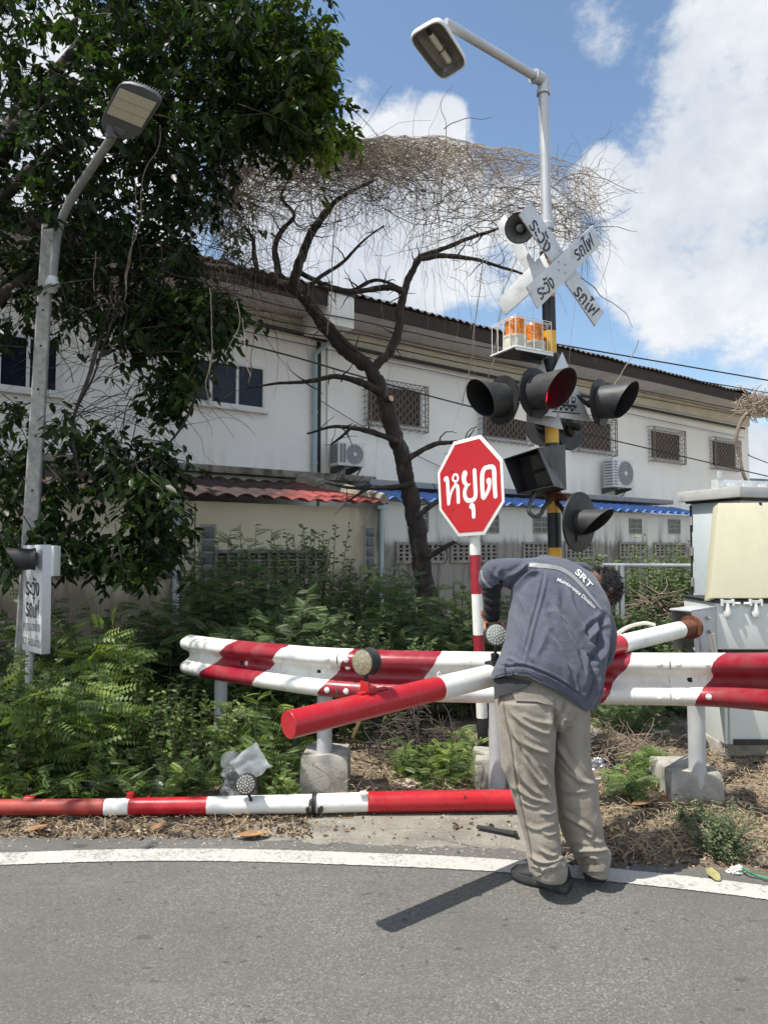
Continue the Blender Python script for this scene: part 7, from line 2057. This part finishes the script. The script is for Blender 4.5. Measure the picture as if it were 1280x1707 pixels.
# left hand: palm behind the lamp, fingers down its left edge, thumb down the right
def PX(x, y, Y): return P(*j1(x, y), Y)
cap(m, [wr_l, PX(244, 625, 3.785), PX(248, 655, 3.80)], [.026, .030, .032], 4, 14)
cap(m, [PX(205, 640, 3.80), PX(290, 640, 3.80)], [.024, .024], 3, 12)
for ch, r in (([(212, 620, 3.785), (186, 600, 3.775), (172, 572, 3.77), (170, 548, 3.775)], .0088), ([(208, 640, 3.785), (190, 640, 3.75), (192, 668, 3.725), (198, 684, 3.72)], .0092), ([(220, 660, 3.80), (206, 690, 3.79), (204, 722, 3.775), (210, 745, 3.765)], .0090), ([(245, 670, 3.81), (236, 710, 3.81), (240, 745, 3.80), (248, 765, 3.79)], .0082)):
    cap(m, [PX(*q_) for q_ in ch], [r * 1.1, r, r * .95, r * .8], 4, 10)
cap(m, [PX(275, 625, 3.785), PX(300, 625, 3.765), PX(318, 650, 3.745), PX(332, 672, 3.735)], [.014, .0115, .0105, .0085], 4, 10)
# right hand on top of the arm
ra = A1.lerp(A0, .46); ra_u = UP
pc = V3(RW.x, RW.y, RW.z); hand = V3(ra.x + .0, ra.y, ra.z + .085)
cap(m, [RW, (RW + hand) / 2, hand], [.026, .030, .030], 4, 14)
for q_ in range(4):
    b0 = hand + adir * (-.035 + .023 * q_); fr_ = UP.cross(adir).normalized(); s_ = 1 if fr_.y > 0 else -1
    f_ = fr_ * s_; cap(m, [b0, b0 + f_ * .045 + UP * .0, ra + adir * (-.035 + .023 * q_) + f_ * .070 + UP * .02, ra + adir * (-.033 + .022 * q_) + f_ * .062 - UP * .022 * (1 - .1 * abs(q_ - 1.5))], [.0100, .0095, .0088, .0075], 4, 10)
cap(m, [hand + adir * .03, hand + adir * .05 - f_ * .04, ra + adir * .055 - f_ * .068 + UP * .01], [.013, .011, .009], 4, 10)
V, N, Fs = fuse(m, .0046, 3)
body = finish(V, Fs, 'body', M_skin, person)
# hair: a cap of short dark locks
M_hair = mat('black_hair', (.012, .010, .009), .45, var=.3, vs=60)
m = MB(); hc_ = headc + ht * .035 - fdir * .012
m.ball(hc_, .108, nu=28, nv=20, sq=(.80, .98, 1.08), rot=Rm)
V = np.array(m.v); keepF = []
Vc = V - np.array(hc_); fz = Vc @ np.array(fdir); hz = Vc @ np.array(ht)
ok = (fz < .055 + .4 * hz) & (hz > -.105 + .4 * fz)
V = np.array([Vector(v) + noise.noise_vector(Vector(v) * 30) * .008 for v in V])
Fh = [f for f in m.f if all(ok[i] for i in f)]
mh = MB(); mh.add([Vector(v) for v in V], Fh)
for i in range(1500):
    d = rdir(1)[0]; q_ = Rm @ Vector((d[0] * .083, d[1] * .103, d[2] * .114)); 
    fzz, hzz = q_.dot(fdir), q_.dot(ht)
    if not (fzz < .055 + .4 * hzz and hzz > -.10 + .4 * fzz): continue
    p = hc_ + q_; n_ = q_.normalized(); dn_ = (n_ * .55 + fdir * RNG.uniform(.1, .5) - ht * .25 + V3(*RNG.normal(0, .35, 3)) + V3(0, 0, -.15)).normalized(); L = RNG.uniform(.016, .036)
    mh.tube([p - n_ * .004, p + dn_ * L * .55, p + (dn_ + V3(0, 0, -.35)).normalized() * L], [.0026, .002, .0007], 3, cap=False)
mh.build('hair', M_hair, person)
# ---------- shoes
def shoe(heel, toe, name='shoe'):
    heel = Vector(heel); toe = Vector(toe); d = (toe - heel); d.z = 0; L = d.length; d.normalize(); s = UP.cross(d)
    prof_ = [(0, .032, .026, .088), (.03, .042, .022, .112), (.09, .046, .020, .126), (.17, .048, .018, .128), (.28, .048, .018, .124), (.42, .050, .017, .112), (.58, .055, .016, .094), (.72, .057, .016, .078), (.84, .055, .017, .068), (.94, .044, .020, .056), (1.0, .026, .026, .042)]
    m_ = MB(); rings = []
    for (t, w, z0, z1) in prof_:
        c = heel + d * (L * t); r_ = []
        for k in range(20):
            a = 2 * math.pi * k / 20; cx_ = math.copysign(abs(math.cos(a)) ** .8, math.cos(a)) * w; zz = (z0 + z1) / 2 + math.sin(a) * (z1 - z0) / 2
            if math.sin(a) > 0: cx_ *= 1 - .28 * math.sin(a)
            r_.append(V3(c.x, c.y, 0) + s * cx_ + UP * zz)
        rings.append(r_)
    m_.loft(rings); sh_ = m_.build(name, M_shoe, person, sharp=60)
    m_ = MB(); rings = []
    for (t, w, z0, z1) in prof_:
        c = heel + d * (L * (t * 1.03 - .015)); w += .006; zb = .004 + .012 * max(0, t - .75) * 3 + (.006 if .35 < t < .5 else 0)
        rings.append([V3(c.x, c.y, 0) + s * (w * a) + UP * b for a, b in ((-1, zb + .003), (-.92, zb), (.92, zb), (1, zb + .003), (1.02, .026), (.98, .044 + .008 * (t < .2)), (-.98, .044 + .008 * (t < .2)), (-1.02, .026))])
    m_.loft(rings); m_.build('sole', M_sole, sh_, sharp=60)
    m_ = MB()
    for k in range(4):
        c = heel + d * (L * (.5 + .07 * k)); m_.tube([c + s * -.026 + UP * (.092 - .008 * k), c + UP * (.098 - .009 * k), c + s * .026 + UP * (.092 - .008 * k)], .004, 6)
    m_.tube([heel + d * .02 + s * .043 + UP * .045, heel + d * (L * .5) + s * .047 + UP * .04], .003, 5); m_.tube([heel + d * .02 - s * .043 + UP * .045, heel + d * (L * .5) - s * .047 + UP * .04], .003, 5)
    m_.build('lace', M_sole, sh_)
M_shoe = mat('black_shoe', (.014, .014, .015), .6, var=.3, vs=40, bump=.3, bs=200, dirt=(.08, .075, .07), ds=25, dlo=.6, dhi=.8)
M_sole = mat('black_sole', (.040, .039, .038), .75, var=.25, vs=30, dirt=(.12, .11, .10), ds=30, dlo=.55, dhi=.75)
shoe(G(*j2(752, 1466)), G(*j2(388, 1362)))
shoe(G(*j2(930, 1402)), G(*j2(930, 1402)) + V3(.06, .27, 0))
# ---------------------------------------------------------------- things lying about
def crumple(name, label, cat, c, r, sq, matm, seed, amp=.45, freq=1.0, res=(48, 32), parts=1):
    m = MB(); m.ball(V3(0, 0, 0), 1, nu=res[0], nv=res[1]); c = Vector(c)
    out = []
    for v in m.v:
        p = Vector(v); n1 = noise.noise(p * 1.6 * freq + V3(seed, 0, 0)); n2 = noise.noise(p * 4 * freq + V3(0, seed, 0)); n3 = abs(noise.noise(p * 7 * freq + V3(0, 0, seed)))
        k = 1 + amp * n1 + amp * .5 * n2 - amp * .5 * n3
        q_ = V3(p.x * sq[0], p.y * sq[1], p.z * sq[2]) * r * k; q_.z = max(q_.z, -sq[2] * r * .55)
        out.append(c + q_ + UP * sq[2] * r * .55)
    m.v = [tuple(p) for p in out]
    return tag(m.build(name, matm, sharp=75 if matm is M_wrap else 28), label, cat, 'litter along the verge')
def mk_wrap(nm, lo, hi):
    t = NT(nm); w = t.voro(150); n = t.noise(14, 4, .6)
    t.col((.82, .85, .88)); t.set(rough=.18, spec=.7, coat=.5); t.b.inputs['Transmission Weight'].default_value = .55
    t.bump(t.math('ADD', w, n), .6, .004)
    tr = t.n.new('ShaderNodeBsdfTransparent'); mx = t.n.new('ShaderNodeMixShader'); 
    t.l.new(t.mrange(n, .35, .65, lo, hi), mx.inputs[0]); t.l.new(t.b.outputs[0], mx.inputs[1]); t.l.new(tr.outputs[0], mx.inputs[2]); t.l.new(mx.outputs[0], t.out.inputs[0]); return t.m
M_wrap = mk_wrap('clear_wrap', .45, .78); M_flap = mk_wrap('silvery_wrap', .08, .3)
M_foil = mat('crumpled_foil', (.55, .57, .60), .25, .8, var=.2, vs=30, bump=.6, bs=40)
M_bagw = mat('white_plastic', (.66, .67, .68), .35, var=.1, vs=20, spec=.6)
M_bagb = mat('black_plastic', (.015, .015, .016), .3, var=.2, vs=20, spec=.6)
wr = crumple('plastic_wrap', 'heap of crumpled clear bubble wrap behind the fallen arm', 'plastic wrap', G(392, 1332) + V3(0, .10, 0), .125, (1.05, .7, 1.0), M_wrap, 3, .5, 1.0, (72, 48))
tp = P(418, 1275, 4.52); m = MB(); e1 = V3(.10, .02, .075); e2 = V3(-.075, .0, .095); 
m.grid(lambda i, j: tp + e1 * (i - .5) * 1.5 + e2 * (j - .5) * 1.5 + noise.noise_vector(V3(i * 3, j * 3, 1)) * .02 + V3(0, .05 * (i - .5) ** 2, 0), 12, 12); m.build('flap', M_flap, wr, solid=.01)
t2 = P(385, 1268, 4.62); m = MB(); m.ball(t2, .06, nu=24, nv=16, sq=(1, .8, .9)); m.v = [tuple(Vector(v) + noise.noise_vector(Vector(v) * 16) * .014) for v in m.v]; m.build('pouch', M_wrap, wr, sharp=80)
crumple('foil_wrapper', 'crumpled silver foil wrapper in the straw right of the trouser leg', 'wrapper', G(996, 1283), .055, (1.0, .7, .9), M_foil, 7, .6)
crumple('plastic_bag', 'crumpled black plastic bag beside the foil wrapper', 'bag', G(1020, 1281), .07, (1.2, .7, .55), M_bagb, 9, .6)
m = MB(); m.tube([G(930, 1302, .02), G(1042, 1297, .03)], .011, 10); tag(m.build('metal_rod', M_galv), 'thin grey metal rod lying in the straw below the black bag', 'rod', 'litter along the verge')
crumple('paper_scrap', 'crumpled pale paper scrap at the right road edge', 'paper', G(1227, 1455), .035, (1.2, .8, .55), mat('dirty_paper', (.52, .51, .47), .8, var=.2, vs=30), 12, .6)
m = MB(); m.tube(smooth_path([G(1229, 1445, .02), G(1245, 1452, .03), G(1262, 1460, .015), G(1300, 1470, .02)], 6), .006, 8); tag(m.build('green_cord', mat('green_cord', (.03, .20, .10), .5)), 'green plastic cord at the right road edge', 'cord', 'litter along the verge')
m = MB()
lp0 = G(1188, 1460, .012); m.grid(lambda i, j: lp0 + V3(.06 * (i - .5) * (1 - abs(j - .5)), .10 * (j - .5), .02 * (i - .5) ** 2 + .015 * j), 6, 8); tag(m.build('yellow_leaf', mat('yellow_leaf', (.27, .25, .10), .6, var=.3, vs=30), solid=.001), 'fallen yellow green leaf left of the paper scrap', 'leaf', 'litter along the verge')
m = MB(); a_, b_ = G(795, 1378, .018), G(858, 1390, .018)
m.tube([a_, a_.lerp(b_, .3), a_.lerp(b_, .6), b_], [.012, .014, .014, .018], 8); m.obox(b_ + V3(.004, -.01, .0), V3(.008, 0, 0), V3(0, .022, 0), V3(0, 0, .012))
tag(m.build('rubber_tool', M_rubber), 'short black tool lying on the pale concrete in front of the worker', 'tool', 'litter along the verge')
crumple('concrete_lump', 'broken lump of concrete just right of the trousers behind the rail', 'concrete lump', G(972, 1245), .15, (.75, .8, .85), M_conc, 15, .35)
crumple('plastic_bag', 'pale dirty plastic bag in the straw under the rail right of the worker', 'bag', G(1096, 1222), .075, (1.4, .8, .3), M_bagw, 17, .5)
crumple('plastic_bag', 'small grey plastic bag in the weeds behind the bright red part of the fallen arm', 'bag', G(152, 1320), .05, (.8, .6, 1.1), M_bagw, 19, .6)
crumple('plastic_bag', 'torn pale plastic bag below the left end of the guardrail', 'bag', G(270, 1318), .06, (1.6, .6, .6), M_bagw, 21, .6)
crumple('paper_scrap', 'pale crumpled scrap between the two concrete footings', 'paper', G(686, 1310), .05, (1.3, .7, .5), mat('brown_paper', (.45, .36, .28), .8, var=.2, vs=30), 23, .6)
for (x, y, w, a, lab) in ((1070, 1340, .085, .4, 'large curled brown leaf right of the trouser leg'), (1110, 1332, .07, 1.4, 'large orange brown leaf at the foot of the right footing'), (265, 1378, .06, 1.2, 'orange dry leaf standing below the red part of the fallen arm'), (420, 1392, .09, .2, 'long greenish dry leaf below the white part of the fallen arm'), (60, 1382, .07, .9, 'curled brown leaf at the far left road edge')):
    m = MB(); c = G(x, y, .02); ca, sa_ = math.cos(a), math.sin(a)
    def lf(i, j):
        u = (j - .5) * 2 * w; v = (i - .5) * w * .9 * math.sin(math.pi * min(1, max(0, j * .96 + .02))) 
        return c + V3(u * ca - v * sa_, u * sa_ + v * ca, .25 * abs(v) + .3 * w * (j - .5) ** 2)
    m.grid(lf, 6, 10); tag(m.build('dry_leaf', mat('big_dry_leaf', (.30, .16, .07), .75, var=.35, vs=20, dirt=(.14, .08, .04), ds=15), solid=.0015), lab, 'leaf', 'large dry leaves on the verge')
m = MB(); pt_ = smooth_path([G(520, 1272, .26), G(560, 1300, .16), G(590, 1330, .05)], 6); m.tube([p - V3(0, .02, 0) for p in pt_], .004, 5); tag(m.build('fallen_twig', M_twig), 'thin twig leaning on the left concrete footing', 'twig')
m = MB(); m.tube(smooth_path([G(588, 1228, .33), G(596, 1210, .45), G(604, 1190, .55)], 4), .012, 7); tag(m.build('bamboo_stick', mat('bamboo', (.42, .30, .12), .6)), 'short yellow stick hanging behind the red barrier arm', 'stick')
